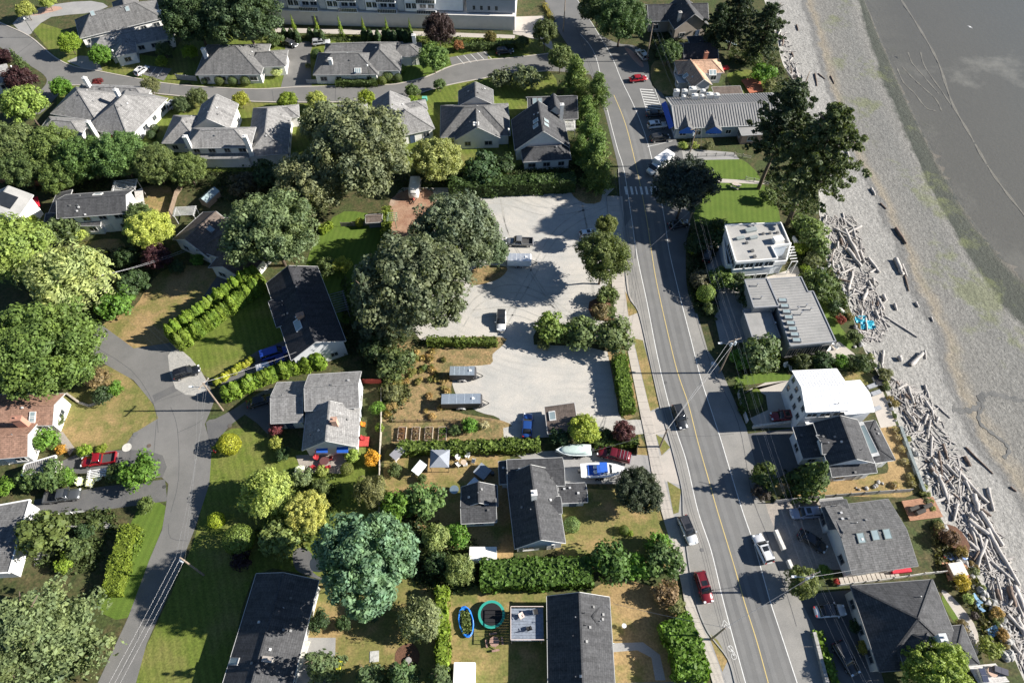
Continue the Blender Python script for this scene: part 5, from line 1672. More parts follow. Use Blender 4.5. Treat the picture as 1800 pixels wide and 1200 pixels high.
TRUNKS = [trunk_mesh(i) for i in range(4)]
KIND = {
 'hero': [m_broad(11, 190, 170, .039, (.07, .22), .34), m_broad(12, 200, 160, .039, (.07, .21), .4), m_broad(13, 180, 170, .04, (.07, .22), .3), m_broad(14, 190, 165, .039, (.07, .22), .44)],
 'broad': [m_broad(21, 84, 110, .068, (.16, .28)), m_broad(22, 88, 105, .068, (.15, .27), .25), m_broad(23, 80, 112, .07, (.16, .28), .2), m_broad(24, 84, 108, .068, (.15, .28), .3)],
 'bush': [m_broad(31, 26, 70, .12, (.26, .4), .2, -.2), m_broad(32, 28, 66, .12, (.24, .38), .25, -.2), m_broad(33, 24, 75, .12, (.26, .42), .15, -.2)],
 'conifer': [m_conifer(41), m_conifer(42, 16, 10, .08, .45, .28), m_conifer(43, 14, 12, .085, .25, .22)],
 'fir': [m_fir(51, 190, .04), m_fir(52, 180, .04)],
 'shorefir': [m_shorefir(55), m_shorefir(56, 76)],
 'weep': [m_weep(61, 60, 150, .042), m_weep(62, 58, 150, .042), m_weep(63, 40, 110, .055)],
 'pine': [m_pine(71, 230, 110, .045), m_pine(72, 90, 60, .06)],
 'column': [m_column(81), m_column(82), m_column(83)],
 'ball': [m_ball(91), m_ball(92, 2400, .09, .05)],
 'spray': [m_spray(95), m_spray(96)],
}
_cnt = [0]
TREES = {}

def plant(name, label, kind, u, v, rpx, color, hr=None, cz=None, cat=None, group=None, var=None, base=None, trunk=True, sx=1.0, zoff=0.0, rot=None):
 """a plant whose crown centre is sighted at (u, v) with half-width rpx; hr: half height / radius; cz: crown centre height in metres"""
 i = _cnt[0]
 _cnt[0] += 1
 hr = hr or {'hero': .92, 'broad': .95, 'bush': .85, 'conifer': 1.9, 'fir': 1.5, 'shorefir': 1.3, 'weep': 1.0, 'pine': .95, 'column': 2.2, 'ball': .95, 'spray': .9}[kind]
 r = rpx * mpp(u, v, 4)
 if cz is None:
  cz = {'hero': hr * r + .1 * r, 'broad': hr * r + .18 * r}.get(kind, hr * r * .92)
 p = P(u, v, cz) if base is None else P(*base)
 z0 = zoff
 root = thing(name, label, cat or 'tree', (p.x, p.y, z0), 0, group)
 ms = KIND[kind]
 me = ms[(var if var is not None else i) % len(ms)]
 # neighbours of one kind differ a little in tone, as real ones do
 rg = random.Random(i * 7 + 3)
 kk = rg.uniform(.88, 1.14) * 1.75
 col = (color[0] * kk * rg.uniform(.92, 1.08), color[1] * kk, color[2] * kk * rg.uniform(.9, 1.1))
 inst('crown', me, root, (0, 0, cz - z0), (0, 0, rot if rot is not None else rg.uniform(0, 6.28)), (r * sx, r, r * hr), col)
 if trunk:
  hh = max(.3, cz - z0 + hr * r * (.35 if kind not in ('conifer', 'fir', 'shorefir') else .85))
  tw = max(.35, min(r, hh) * (1.0 if kind not in ('fir', 'shorefir') else 1.3))
  if kind == 'spray':
   hh, tw = r * .3, r
  inst('trunk', TRUNKS[i % 4], root, (0, 0, -.05), (0, 0, rg.uniform(0, 6)), (tw, tw, hh))
 return root

# colours
GY = (.062, .085, .03)      # mid green
DG = (.03, .05, .02)        # dark evergreen
GG = (.085, .098, .052)     # dusty grey green
LM = (.125, .165, .022)     # lime
YG = (.19, .215, .055)       # yellow green
GD = (.25, .26, .07)       # golden
PU = (.035, .014, .016)     # purple
OL = (.10, .105, .05)       # olive
BL = (.088, .135, .085)     # blue green
BG = (.07, .13, .02)        # bright green

T = plant
# --- big trees
T('broad_tree', 'large grey green tree behind the golden tree at the top of the gravel lot', 'hero', 640, 262, 88, (.1, .112, .066), var=0)
T('broad_tree', 'grey green tree standing before the hidden townhouse', 'broad', 572, 222, 44, GG, var=1)
T('golden_tree', 'pale golden green tree beside the hedge above the gravel lot', 'hero', 766, 282, 46, (.165, .185, .065), var=1)
T('broad_tree', 'round grey green maple left of the large grey green tree', 'hero', 548, 322, 64, (.1, .112, .066), var=2)
T('broad_tree', 'large dusty maple above the long dark roof', 'hero', 478, 412, 78, (.095, .118, .058), var=3)
T('broad_tree', 'broad dark maple standing in the gravel lot', 'hero', 800, 408, 76, (.074, .09, .055), var=1)
T('broad_tree', 'spreading grey green tree, biggest beside the gravel lot', 'hero', 728, 505, 98, (.08, .093, .06), var=0)
T('broad_tree', 'leaning side crown of dark maple at the lot entrance', 'broad', 858, 440, 34, (.062, .078, .042), var=0)
T('fir_tree', 'dark fir between the dark long roof and the spreading tree', 'conifer', 648, 545, 42, (.045, .062, .035), hr=2.2, var=1)
T('broad_tree', 'round dense dark tree beside the sidewalk', 'hero', 1120, 864, 46, (.034, .044, .028), var=2, hr=.85)
T('broad_tree', 'dense tree overhanging the sidewalk at the lot corner', 'hero', 1060, 456, 49, (.075, .092, .03), var=3, cz=7.5, hr=1.0)
T('broad_tree', 'smaller tree beside the parked white car on the lot', 'broad', 1068, 396, 20, (.085, .098, .03), cz=6)
T('broad_tree', 'dark glossy tree at the crosswalk', 'hero', 1206, 326, 56, (.034, .043, .034), var=1, hr=.8, cz=9.5)
T('pine_tree', 'blue green dense pine, the only one of its colour', 'pine', 642, 985, 80, BL, var=0, hr=1.15, cz=13.0)
T('weeping_tree', 'yellow green weeping tree on the long lawn', 'weep', 468, 866, 46, YG, var=0)
T('golden_tree', 'golden tree beside the weeping tree on the long lawn', 'hero', 538, 900, 40, GD, var=2)
T('weeping_cypress', 'pale yellow green weeping cypress beside the west street', 'weep', 118, 494, 74, (.17, .185, .08), var=1, hr=.85)
T('willow_tree', 'soft green willow at the left edge above the weeping cypress', 'weep', 24, 440, 64, (.115, .155, .04), var=0)
T('broad_tree', 'huge leafy green tree at the left edge above the brick roofed house', 'hero', 58, 612, 100, (.068, .105, .028), var=0, hr=.75)
T('broad_tree', 'green side crown leaning over the dry lawn bank', 'broad', 128, 640, 48, (.072, .11, .03), var=1)
T('cedar_tree', 'huge feathery grey green cedar in the bottom left corner', 'fir', 78, 1105, 108, (.085, .112, .058), var=0, hr=.8)
T('cedar_tree', 'lower sprays of the corner cedar at the bottom edge', 'fir', 30, 1170, 80, (.08, .105, .05), var=1, hr=.7)
T('golden_tree', 'bright golden yellow tree between two western houses', 'hero', 262, 406, 42, GD, var=1, hr=.85)
T('broad_tree', 'green tree tucked behind the bright golden yellow tree', 'broad', 243, 382, 27, GY)
T('purple_tree', 'dark purple tree below the golden yellow tree', 'broad', 276, 452, 26, PU)
T('lime_tree', 'bright lime green tree at the bottom right corner', 'hero', 1646, 1180, 60, (.115, .16, .032), var=2)
# --- firs on the shore
T('fir_tree', 'tall shore fir, nearer of the two beside the park lawn', 'shorefir', 1420, 262, 70, (.045, .06, .028), hr=1.0, cz=20.5, var=0, base=(1383, 395))
T('fir_tree', 'tall dark shore fir left of its twin beside the restaurant annex', 'shorefir', 1346, 236, 60, (.032, .044, .024), hr=1.0, cz=19.0, var=1, base=(1333, 332))
T('fir_tree', 'shore fir above the tan roofed house', 'shorefir', 1330, 52, 38, (.034, .047, .026), hr=1.05, cz=10, var=1, base=(1326, 112))
T('fir_tree', 'dark shore fir at the top edge', 'shorefir', 1300, 18, 34, (.03, .042, .025), hr=1.3, cz=11, var=0)
T('fir_tree', 'slender shore fir behind the black roofed cottage', 'shorefir', 1262, 44, 28, (.03, .044, .025), hr=1.3, cz=9, var=0)
# --- top of the picture
T('broad_tree', 'dark tree beside the main road at the top', 'hero', 1092, 38, 46, (.042, .066, .026), var=3)
T('broad_tree', 'dark tree top cut by the upper edge beside the road', 'broad', 1052, 12, 34, (.04, .062, .025))
T('broad_tree', 'mid green tree beside the pole near the tan house', 'broad', 1176, 92, 23, (.052, .085, .03))
T('broad_tree', 'large dark green tree left of the tall chimney home', 'hero', 342, 30, 58, (.03, .05, .022), var=0)
T('broad_tree', 'large dark green tree right of its twin above the chimney home', 'hero', 432, 34, 62, (.034, .054, .024), var=3)
T('copper_beech', 'dark copper beech in front of the apartment block', 'hero', 772, 52, 28, (.034, .022, .022), var=1, hr=1.2)
T('conical_tree', 'dense conical tree by the apartment forecourt', 'broad', 958, 60, 22, (.06, .075, .03), hr=1.3)
for i, (u, v, r, c, lab) in enumerate((
  (45, 18, 17, YG, 'yellow green shrub tree at the top left corner'), (84, 4, 14, YG, 'yellow green treetop at the upper edge'), (122, 76, 20, LM, 'lime green tree before the upper grey home'), (176, 97, 20, BG, 'fresh green tree right of the short driveway'),
  (288, 88, 15, GY, 'slim green tree beside the white front wall'), (283, 108, 11, LM, 'low lime tree below the slim green tree'), (334, 92, 14, LM, 'lime tree left of the tall white chimney'), (44, 186, 37, (.13, .165, .04), 'large yellow green tree at the left edge'),
  (108, 154, 19, BG, 'bright green tree at the lane corner'), (264, 152, 17, OL, 'olive young tree by the lane bend'), (347, 171, 18, (.06, .08, .03), 'dark olive street tree between two homes'), (318, 184, 16, (.05, .07, .03), 'dark shrub tree beside the silver car'),
  (423, 176, 16, (.2, .2, .03), 'yellow street tree above the balcony home'), (406, 206, 10, LM, 'small lime tree between the twin grey roofs'), (506, 178, 18, LM, 'lime street tree right of the balcony home'), (556, 177, 18, YG, 'yellow green street tree beside its lime neighbour'),
  (644, 172, 16, LM, 'lime street tree above the hidden townhouse'), (725, 161, 14, GY, 'young green tree at the lane bend'), (724, 178, 11, LM, 'lime shrub tree under the young tree'), (773, 150, 12, GY, 'small street tree inside the lane bend'),
  (762, 102, 27, (.07, .11, .035), 'round green tree on the lane lawn'), (985, 104, 25, (.09, .105, .04), 'olive tree at the lane mouth'), (918, 75, 13, GY, 'small green tree beside the forecourt hedge'), (862, 66, 12, (.1, .08, .03), 'bronze young tree in the forecourt border'), (806, 80, 10, (.2, .09, .05), 'pink leaved shrub tree by the parking bay'))):
 T('street_tree', lab, 'broad', u, v, r, c)
T('purple_tree', 'purple plum tree at the lane corner', 'broad', 36, 142, 27, PU)
T('purple_tree', 'purple tree cut by the left edge', 'broad', 4, 102, 17, PU)
T('conical_tree', 'green conical tree beside the purple tree at the edge', 'conifer', 32, 108, 15, (.05, .075, .025), hr=1.5)
T('red_maple', 'small dark red maple by the lane', 'bush', 171, 146, 10, (.1, .015, .015))
for i, (u, v, r, c) in enumerate(((22, 262, 50, GY), (92, 262, 46, (.07, .10, .03)), (150, 280, 46, (.06, .10, .03)), (212, 276, 48, (.055, .095, .028)), (272, 292, 42, GY), (330, 300, 34, (.075, .1, .03)), (40, 300, 40, (.055, .08, .03)), (110, 312, 36, (.07, .105, .03)))):
 T('row_tree', ['leafy tree at the left end of the row below the grey homes', 'leafy tree second from the left in the row below the grey homes', 'leafy tree in the row below the four chimney home', 'leafy tree right of centre in the row below the grey homes',
     'leafy tree left of the balcony home', 'leafy tree at the right end of the row beside the balcony home', 'leafy tree in the lower row above the solar roof', 'leafy tree just behind the dark grey house'][i], 'hero', u, v, r, c, var=i, group='row of leafy trees below the grey homes')
for i, (u, v, r, lab) in enumerate(((1012, 138, 36, 'topmost of the roadside evergreens below the lane'), (1050, 160, 30, 'evergreen leaning over the road edge'), (1030, 196, 28, 'roadside evergreen beside the white dormer'), (1038, 236, 34, 'roadside evergreen right of the steep roofed home'),
         (1046, 272, 38, 'yellowish roadside evergreen, second from the lot'), (1050, 305, 34, 'roadside evergreen nearest the gravel lot'), (1020, 262, 24, 'inner evergreen beside the steep roofed home'))):
 T('evergreen_tree', lab, 'fir', u, v, r, (.085, .12, .036), hr=1.0, var=i, group='evergreens along the west side of the road')
for i in range(7):
 T('young_tree', 'thin young tree in the row before the apartment block', 'conifer', 475 + i * 41, 44 + i * 1.5, 6.5, LM, hr=3.0, group='thin young trees before the apartment block')
for i in range(16):
 T('cypress', 'dark narrow cypress in the screen before the apartment block', 'column', [500, 512, 522, 545, 556, 566, 640, 650, 664, 676, 684, 692, 700, 707, 714, 721][i], 60 + (i % 3) * 2, 6.5, DG, hr=1.8, cat='shrub', group='cypress screen before the apartment block')
# --- smaller shrubs: (label, kind, u, v, r, colour)
for lab, kind, u, v, r, c in (
  ('dark laurel above the gravel lot beside the golden tree', 'bush', 846, 300, 34, DG), ('dark shrub below the low square chimney home', 'bush', 880, 292, 24, DG), ('shrub in the garden of the low chimney home', 'bush', 862, 250, 9, OL),
  ('small round yellow bush on the striped lawn', 'ball', 632, 391, 8, (.2, .21, .03)), ('lime bush beside the dark long roof', 'bush', 602, 466, 17, (.2, .22, .04)), ('green bush beside the lime bush on the lawn', 'bush', 574, 470, 19, GY),
  ('leafy green shrub between weeds and the grey shingled house', 'bush', 694, 640, 34, GY), ('dark shrub below the fir', 'bush', 660, 612, 28, (.04, .06, .025)), ('weedy shrub by the long fence', 'bush', 690, 690, 18, OL),
  ('bright green rounded bush at the foot of the weeping cypress', 'bush', 206, 536, 31, BG), ('spreading green shrub before the dark grey house', 'bush', 110, 405, 30, (.065, .09, .035)), ('yellow tipped shrub beside the dark grey house', 'bush', 140, 415, 14, YG),
  ('lime column shrub at the solar roofed house', 'bush', 54, 395, 16, LM), ('dark shrub between the purple tree and dry lawn', 'bush', 225, 452, 22, DG), ('shaded shrub in front of the brown roofed house', 'bush', 312, 470, 15, DG), ('round shrub at the brown house corner', 'bush', 347, 457, 13, BG),
  ('dark green shrub above the dry lawn', 'bush', 234, 500, 28, DG), ('brown leaved shrub on the dry lawn bank', 'bush', 172, 664, 22, (.1, .075, .04)), ('tufted green shrub on the dry lawn bank', 'bush', 203, 684, 15, BG), ('dark shrub in the curved lawn bed', 'bush', 180, 696, 18, DG),
  ('leafy shrub beside the white wall of the brick roofed house', 'bush', 84, 772, 22, BG), ('green shrub by the brick roofed corner', 'bush', 102, 738, 13, GY), ('orange shrub beside the carport', 'bush', 108, 790, 10, (.3, .16, .03)), ('lime shrub left of the red pickup', 'bush', 148, 792, 14, LM), ('round lime shrub above the red pickup', 'bush', 178, 790, 11, LM),
  ('clipped green yew mound beside the driveway', 'bush', 246, 830, 34, BG), ('long green mound between the two driveways', 'bush', 205, 832, 20, GY), ('dark knobbly shrub left of the white flowers', 'bush', 90, 838, 28, (.055, .08, .025)), ('knobbly shrub beside the carport edge', 'bush', 55, 842, 22, (.06, .085, .03)), ('knobbly shrub nearest the white hydrangeas', 'bush', 117, 838, 18, BG), ('green shrub at the left edge below the carport', 'bush', 10, 855, 17, BG),
  ('white flowering hydrangea beside the driveways', 'bush', 140, 846, 8, (.62, .62, .6)), ('white flowering hydrangea right of its twin', 'bush', 158, 848, 9, (.62, .62, .6)), ('white flower clump by the driveway trellis', 'bush', 171, 838, 8, (.6, .6, .58)),
  ('round clipped lime globe on the lawn corner', 'ball', 403, 780, 20, (.17, .18, .02)), ('round green shrub at the street bend', 'bush', 257, 888, 16, (.06, .085, .025)), ('lime clipped shrub beside the street lawn', 'ball', 380, 914, 15, (.17, .19, .02)), ('boxy clipped laurel on the long lawn', 'ball', 420, 948, 27, (.09, .12, .03)),
  ('mixed shrub below the golden tree', 'bush', 492, 948, 36, (.1, .135, .045)), ('dark red shrub below the golden tree', 'bush', 474, 934, 13, (.06, .02, .018)), ('dark purple shrub at the foot of the clipped laurel', 'bush', 424, 984, 20, (.02, .012, .014)),
  ('large brownish green shrub at the flat grey garage', 'bush', 74, 940, 46, (.08, .095, .03)), ('green shrub right of the brownish garage shrub', 'bush', 136, 966, 22, GY), ('lime shrub above the corner cedar', 'bush', 114, 990, 17, LM), ('shrub by the garden arch', 'bush', 165, 925, 12, GY), ('low dark shrub along the garden path', 'bush', 150, 935, 16, DG),
  ('purple bush beside the grey shingled house', 'bush', 486, 753, 14, (.12, .03, .035)), ('lime shrub before the grey shingled house', 'bush', 486, 780, 14, YG), ('dark shrub under the lime shrub', 'bush', 497, 798, 14, DG), ('round clipped bush by the red patio', 'ball', 610, 824, 12, (.1, .11, .03)), ('lime tree shrub at the patio corner', 'bush', 620, 800, 14, (.16, .21, .05)),
  ('orange leaved shrub beside the long fence', 'bush', 655, 805, 15, (.42, .22, .03)), ('mixed flower shrubs on the lawn', 'bush', 532, 840, 18, (.11, .13, .06)), ('round green bush beside the mixed flower shrubs', 'bush', 565, 858, 17, GY), ('white flowering shrub on the lawn bed', 'bush', 526, 826, 9, (.5, .5, .5)), ('yellow flowering shrub by the red chairs', 'bush', 566, 828, 11, YG),
  ('shrub beside the grey house patio', 'bush', 663, 718, 14, BG), ('lime narrow shrub on the fence line', 'bush', 667, 752, 9, LM), ('weeping brownish shrub along the long fence', 'weep', 652, 862, 32, (.10, .10, .04)), ('leafy bush right of the long fence', 'bush', 700, 888, 30, BG), ('large leafy bush in the dry back yard', 'bush', 748, 880, 34, (.07, .105, .035)),
  ('bright green shrub right of the raised beds', 'bush', 826, 748, 15, BG), ('cream flowering shrub right of the raised beds', 'bush', 850, 748, 10, (.24, .22, .13)), ('dark shrub beside the raised beds', 'bush', 800, 756, 11, GY), ('apple tree shrub beside the garden swing', 'bush', 694, 826, 13, GY), ('vine covered bush on the wicker bower', 'bush', 742, 842, 10, GY), ('lime green tree beside the lot shed', 'broad', 1026, 756, 29, (.15, .18, .035)), ('dark shrub behind the lot shed', 'bush', 985, 765, 22, DG), ('purple tree beside the sidewalk apron', 'broad', 1096, 758, 21, (.06, .025, .03)),
  ('dark hedge mound left of the purple tree', 'bush', 1066, 766, 15, DG), ('yellow green shrub at the left end of the lot border', 'bush', 970, 578, 31, (.12, .155, .04)), ('mid shrub in the border between the gravel lots', 'bush', 1022, 588, 34, (.06, .08, .03)), ('wide shrub at the sidewalk end of the lot border', 'bush', 1080, 592, 36, (.085, .105, .04)),
  ('tall green shrub in the sidewalk planter', 'bush', 1068, 520, 20, GY), ('brownish low shrub in the sidewalk planter', 'bush', 1056, 548, 18, (.12, .09, .05)), ('lower sidewalk planter shrub', 'bush', 1070, 548, 13, GY), ('small shrub under the lot border', 'bush', 956, 606, 12, OL),
  ('dark shrub before the white flat roofed house', 'bush', 1224, 430, 22, DG), ('dark hedge shrub beside the park', 'bush', 1268, 412, 28, DG), ('dark shrub at the park edge by the pole', 'bush', 1234, 405, 17, (.035, .055, .025)), ('yellow tipped shrub at the road bend', 'bush', 1218, 440, 9, (.25, .25, .03)), ('round green shrub at the concrete forecourt', 'bush', 1272, 490, 26, (.08, .115, .03)), ('brownish shrub beside the road wall', 'bush', 1232, 492, 21, (.075, .07, .045)),
  ('clipped round globe tree beside the road', 'ball', 1241, 516, 17, (.10, .145, .04)), ('small shrub below the globe tree', 'bush', 1248, 544, 13, GY), ('dark shrub against the metal roof', 'bush', 1316, 530, 18, DG), ('dark shrub between the flat roofs', 'bush', 1300, 500, 24, (.04, .06, .03)),
  ('large round shrub by the white driveway', 'bush', 1336, 622, 36, (.06, .085, .04)), ('bright shrub beside the utility pole', 'bush', 1302, 632, 20, BG), ('green shrub in the seaward hedge', 'bush', 1478, 634, 15, BG), ('dark seaward shrub at the hedge end', 'bush', 1510, 638, 20, (.05, .07, .025)), ('dark shrub in the middle of the seaward hedge', 'bush', 1446, 636, 20, DG), ('dark shrub at the left end of the seaward hedge', 'bush', 1410, 636, 18, (.05, .06, .025)), ('shrub beside the beach terrace', 'bush', 1555, 658, 13, OL),
  ('shrub at the end of the metal roof', 'bush', 1500, 592, 14, GY), ('lawn shrub beside the metal roof', 'bush', 1465, 538, 12, DG), ('red shrub along the beach edge', 'bush', 1478, 562, 10, (.14, .03, .02)), ('large dark seaward shrub behind the metal roof', 'bush', 1440, 505, 30, (.055, .08, .025)), ('seaward shrub right of the dark one', 'bush', 1462, 522, 15, GY),
  ('leafy bank shrub below the tall fir', 'bush', 1414, 398, 24, (.085, .115, .035)), ('bank shrub above the driftwood', 'bush', 1430, 415, 28, (.08, .11, .035)), ('bank shrub beside the low white wall', 'bush', 1440, 445, 18, GY), ('garden shrub with orange flowers', 'bush', 1408, 436, 14, LM), ('garden shrub above the beach path', 'bush', 1428, 458, 15, OL), ('shrub on the patio corner', 'bush', 1416, 472, 9, LM),
  ('dark leaved shrub at the dark driveway', 'bush', 1342, 838, 25, (.06, .085, .025)), ('purple brown shrub at the driveway foot', 'bush', 1338, 865, 17, (.035, .03, .025)), ('olive tree around the lower pole', 'broad', 1410, 1022, 29, (.085, .10, .035)), ('lime shrub in the paver garden', 'bush', 1448, 1005, 14, (.12, .17, .03)), ('red shrub in the paver garden', 'bush', 1470, 1022, 6, (.2, .02, .02)),
  ('yellow shrub by the dark hip roof', 'bush', 1518, 1138, 13, (.2, .17, .04)), ('dark shrub by the dark hip roof', 'bush', 1503, 1100, 12, DG), ('yellow green shrub above the driftwood path', 'bush', 1738, 1138, 20, (.13, .15, .04)), ('golden shrub row at the lawn terrace', 'bush', 1690, 1022, 16, (.26, .2, .03)), ('bronze grasses on the beach bank', 'bush', 1752, 1075, 11, (.24, .15, .06)), ('bronze grasses lower on the bank', 'bush', 1762, 1115, 11, (.22, .14, .06)), ('heather mound beside the path', 'bush', 1712, 1082, 8, (.05, .04, .045)),
  ('variegated shrub by the garden path', 'bush', 1702, 1052, 10, (.2, .24, .08)), ('heather bank by the garden path', 'bush', 1690, 1100, 12, (.12, .1, .05)), ('rust garden bed plants', 'bush', 1668, 945, 18, (.09, .05, .03)), ('rust bed plants nearer the shore', 'bush', 1690, 970, 12, (.13, .1, .03)), ('bank tuft beside the deck', 'bush', 1650, 925, 9, (.14, .13, .05)),
  ('round clipped conical shrub beside the steep gabled house', 'ball', 1005, 922, 15, (.10, .135, .05)), ('small clipped yew on the dry front yard', 'ball', 1097, 931, 9, (.06, .09, .02)), ('lime ground shrub by the yew', 'bush', 1108, 937, 6, LM), ('tall dense shrub left of the sidewalk corner', 'bush', 1074, 988, 38, (.05, .085, .022)), ('dense shrub between the hedge mounds', 'bush', 1118, 996, 26, BG), ('round dense shrub at the sidewalk', 'bush', 1168, 986, 34, (.05, .08, .025)), ('bright hedge shrub above the round dense one', 'bush', 1158, 955, 24, BG),
  ('dry brown shrub at the sidewalk corner', 'bush', 1172, 1042, 24, (.12, .08, .045)), ('flowering shrub below the dry one', 'bush', 1190, 1068, 17, (.13, .14, .06)), ('pale feathery tree left of the white tarp', 'weep', 764, 944, 28, (.14, .16, .06)), ('green shrub above the white tarp', 'bush', 802, 940, 24, BG), ('feathery tree below the white tarp', 'weep', 806, 1000, 30, (.11, .14, .05)), ('dark shrub between pine and feathery tree', 'bush', 770, 992, 24, DG),
  ('soft olive tree above the mulch circle', 'weep', 738, 1088, 40, (.12, .125, .06)), ('shaded shrub by the long roof', 'bush', 560, 1092, 20, DG), ('round shaded shrub by the patio', 'bush', 602, 1096, 15, DG), ('dark shrub at the pine foot', 'bush', 655, 1068, 24, (.03, .05, .03)), ('yellow flowering shrub at the patio', 'bush', 594, 1168, 9, (.35, .33, .03)), ('shrub by the picnic park edge', 'bush', 1350, 345, 16, GY),
  ('pale shrub at the restaurant ramp', 'bush', 1200, 256, 9, YG), ('pale shrub beside the restaurant steps', 'bush', 1220, 256, 8, YG), ('shrub beside the restaurant fence', 'bush', 1246, 256, 9, OL), ('green garden shrub by the tan house deck', 'bush', 1340, 130, 22, BG), ('bank shrubs above the tan house', 'bush', 1322, 100, 17, GY), ('shore shrub at the beach edge', 'bush', 1352, 150, 12, OL),
  ('clipped shrub at the wide home corner', 'ball', 682, 134, 10, (.06, .085, .025)), ('clipped shrub right of the wide home', 'ball', 672, 142, 8, (.08, .1, .03)), ('clipped shrub by the lawn of the wide home', 'ball', 700, 137, 8, (.06, .085, .03)), ('lime upright shrub at the wide home', 'ball', 705, 121, 8, (.1, .14, .03)), ('round dark shrub beside the driveway', 'ball', 556, 95, 9, DG), ('small olive tree beside the driveway', 'bush', 542, 116, 6, OL), ('dark shrub beside the chimney home driveway', 'bush', 484, 72, 15, (.045, .07, .025)), ('white flower bed by the driveway', 'bush', 486, 128, 10, (.3, .34, .15)),
  ('box clipped shrub left of three by the chimney home', 'ball', 360, 141, 7, (.06, .085, .025)), ('box clipped shrub first of three before the chimney home', 'ball', 386, 142, 9, (.06, .08, .025)), ('box clipped shrub second of three before the chimney home', 'ball', 409, 142, 9, (.06, .08, .025)), ('box clipped shrub third of three before the chimney home', 'ball', 431, 142, 9, (.06, .08, .025)),
  ('dark hedge shrub by the balcony home fence', 'ball', 272, 226, 8, DG), ('round shrub by the balcony home fence', 'ball', 266, 238, 9, DG), ('shrub mass beside the lane mouth', 'bush', 925, 138, 26, (.07, .08, .04)), ('shrub mass left of the lane mouth shrubs', 'bush', 882, 138, 22, (.075, .085, .045)), ('reddish shrub by the lot edge', 'bush', 1042, 300, 14, GY), ('brown shrub behind the greenhouse', 'bush', 432, 326, 28, (.055, .05, .03)), ('dark shrub at the shady back garden', 'bush', 470, 310, 30, DG)):
 nm = {'ball': 'clipped_shrub', 'bush': 'shrub', 'weep': 'weeping_shrub', 'broad': 'small_tree', 'conifer': 'conical_shrub'}[kind]
 T(nm, lab, kind, u, v, r, c, cat='tree' if kind in ('broad', 'weep') else 'shrub')
T('conifer_tree', 'dark green spreading conifer before the black gabled house', 'conifer', 1430, 838, 42, (.05, .072, .022), hr=1.3, var=2)
T('fir_tree', 'fir top at the bottom edge beside the long roof', 'conifer', 562, 1168, 38, (.06, .082, .035), hr=2.2, var=1)
T('fir_tree', 'fir top at the bottom edge left of the mulch circle', 'conifer', 648, 1190, 34, (.06, .085, .04), hr=2.0, var=0)
T('fir_tree', 'fir top at the bottom edge below the mulch circle', 'conifer', 705, 1186, 36, (.055, .08, .035), hr=1.8, var=2)
T('fir_tree', 'fir top at the bottom edge beside the white shed roof', 'conifer', 772, 1188, 30, (.055, .08, .035), hr=1.8, var=1)

# --- cedar hedges of single plants
def cedar_row(path, n, r, h, color, label, group):
 for i in range(n):
  f = i / (n - 1)
  seg = f * (len(path) - 1)
  j = min(int(seg), len(path) - 2)
  u = path[j][0] + (path[j + 1][0] - path[j][0]) * (seg - j)
  v = path[j][1] + (path[j + 1][1] - path[j][1]) * (seg - j)
  rr = r * random.Random(i).uniform(.85, 1.15)
  T('hedge_cedar', label, 'column', u, v + random.Random(i * 3).uniform(-2, 2), rr, color, hr=h, cat='shrub', group=group)

random.seed(4)
cedar_row([(300, 584), (345, 554), (400, 514), (450, 482)], 27, 8.5, 2.7, (.10, .145, .022), 'bright upright cedar in the hedge beside the shaded lawn', 'upright cedar hedge by the shaded lawn')
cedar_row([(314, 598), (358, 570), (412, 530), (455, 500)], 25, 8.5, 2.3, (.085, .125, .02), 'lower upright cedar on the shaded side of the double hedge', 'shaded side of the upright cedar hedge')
cedar_row([(398, 688), (450, 666), (500, 648), (560, 632)], 24, 10.5, 1.7, (.09, .135, .02), 'clipped cedar in the hedge above the grey shingled house', 'cedar hedge above the grey shingled house')
cedar_row([(380, 668), (410, 650), (440, 632)], 11, 6.5, 1.0, (.17, .18, .02), 'low golden cedar edging the shaded driveway', 'low golden cedar edging')

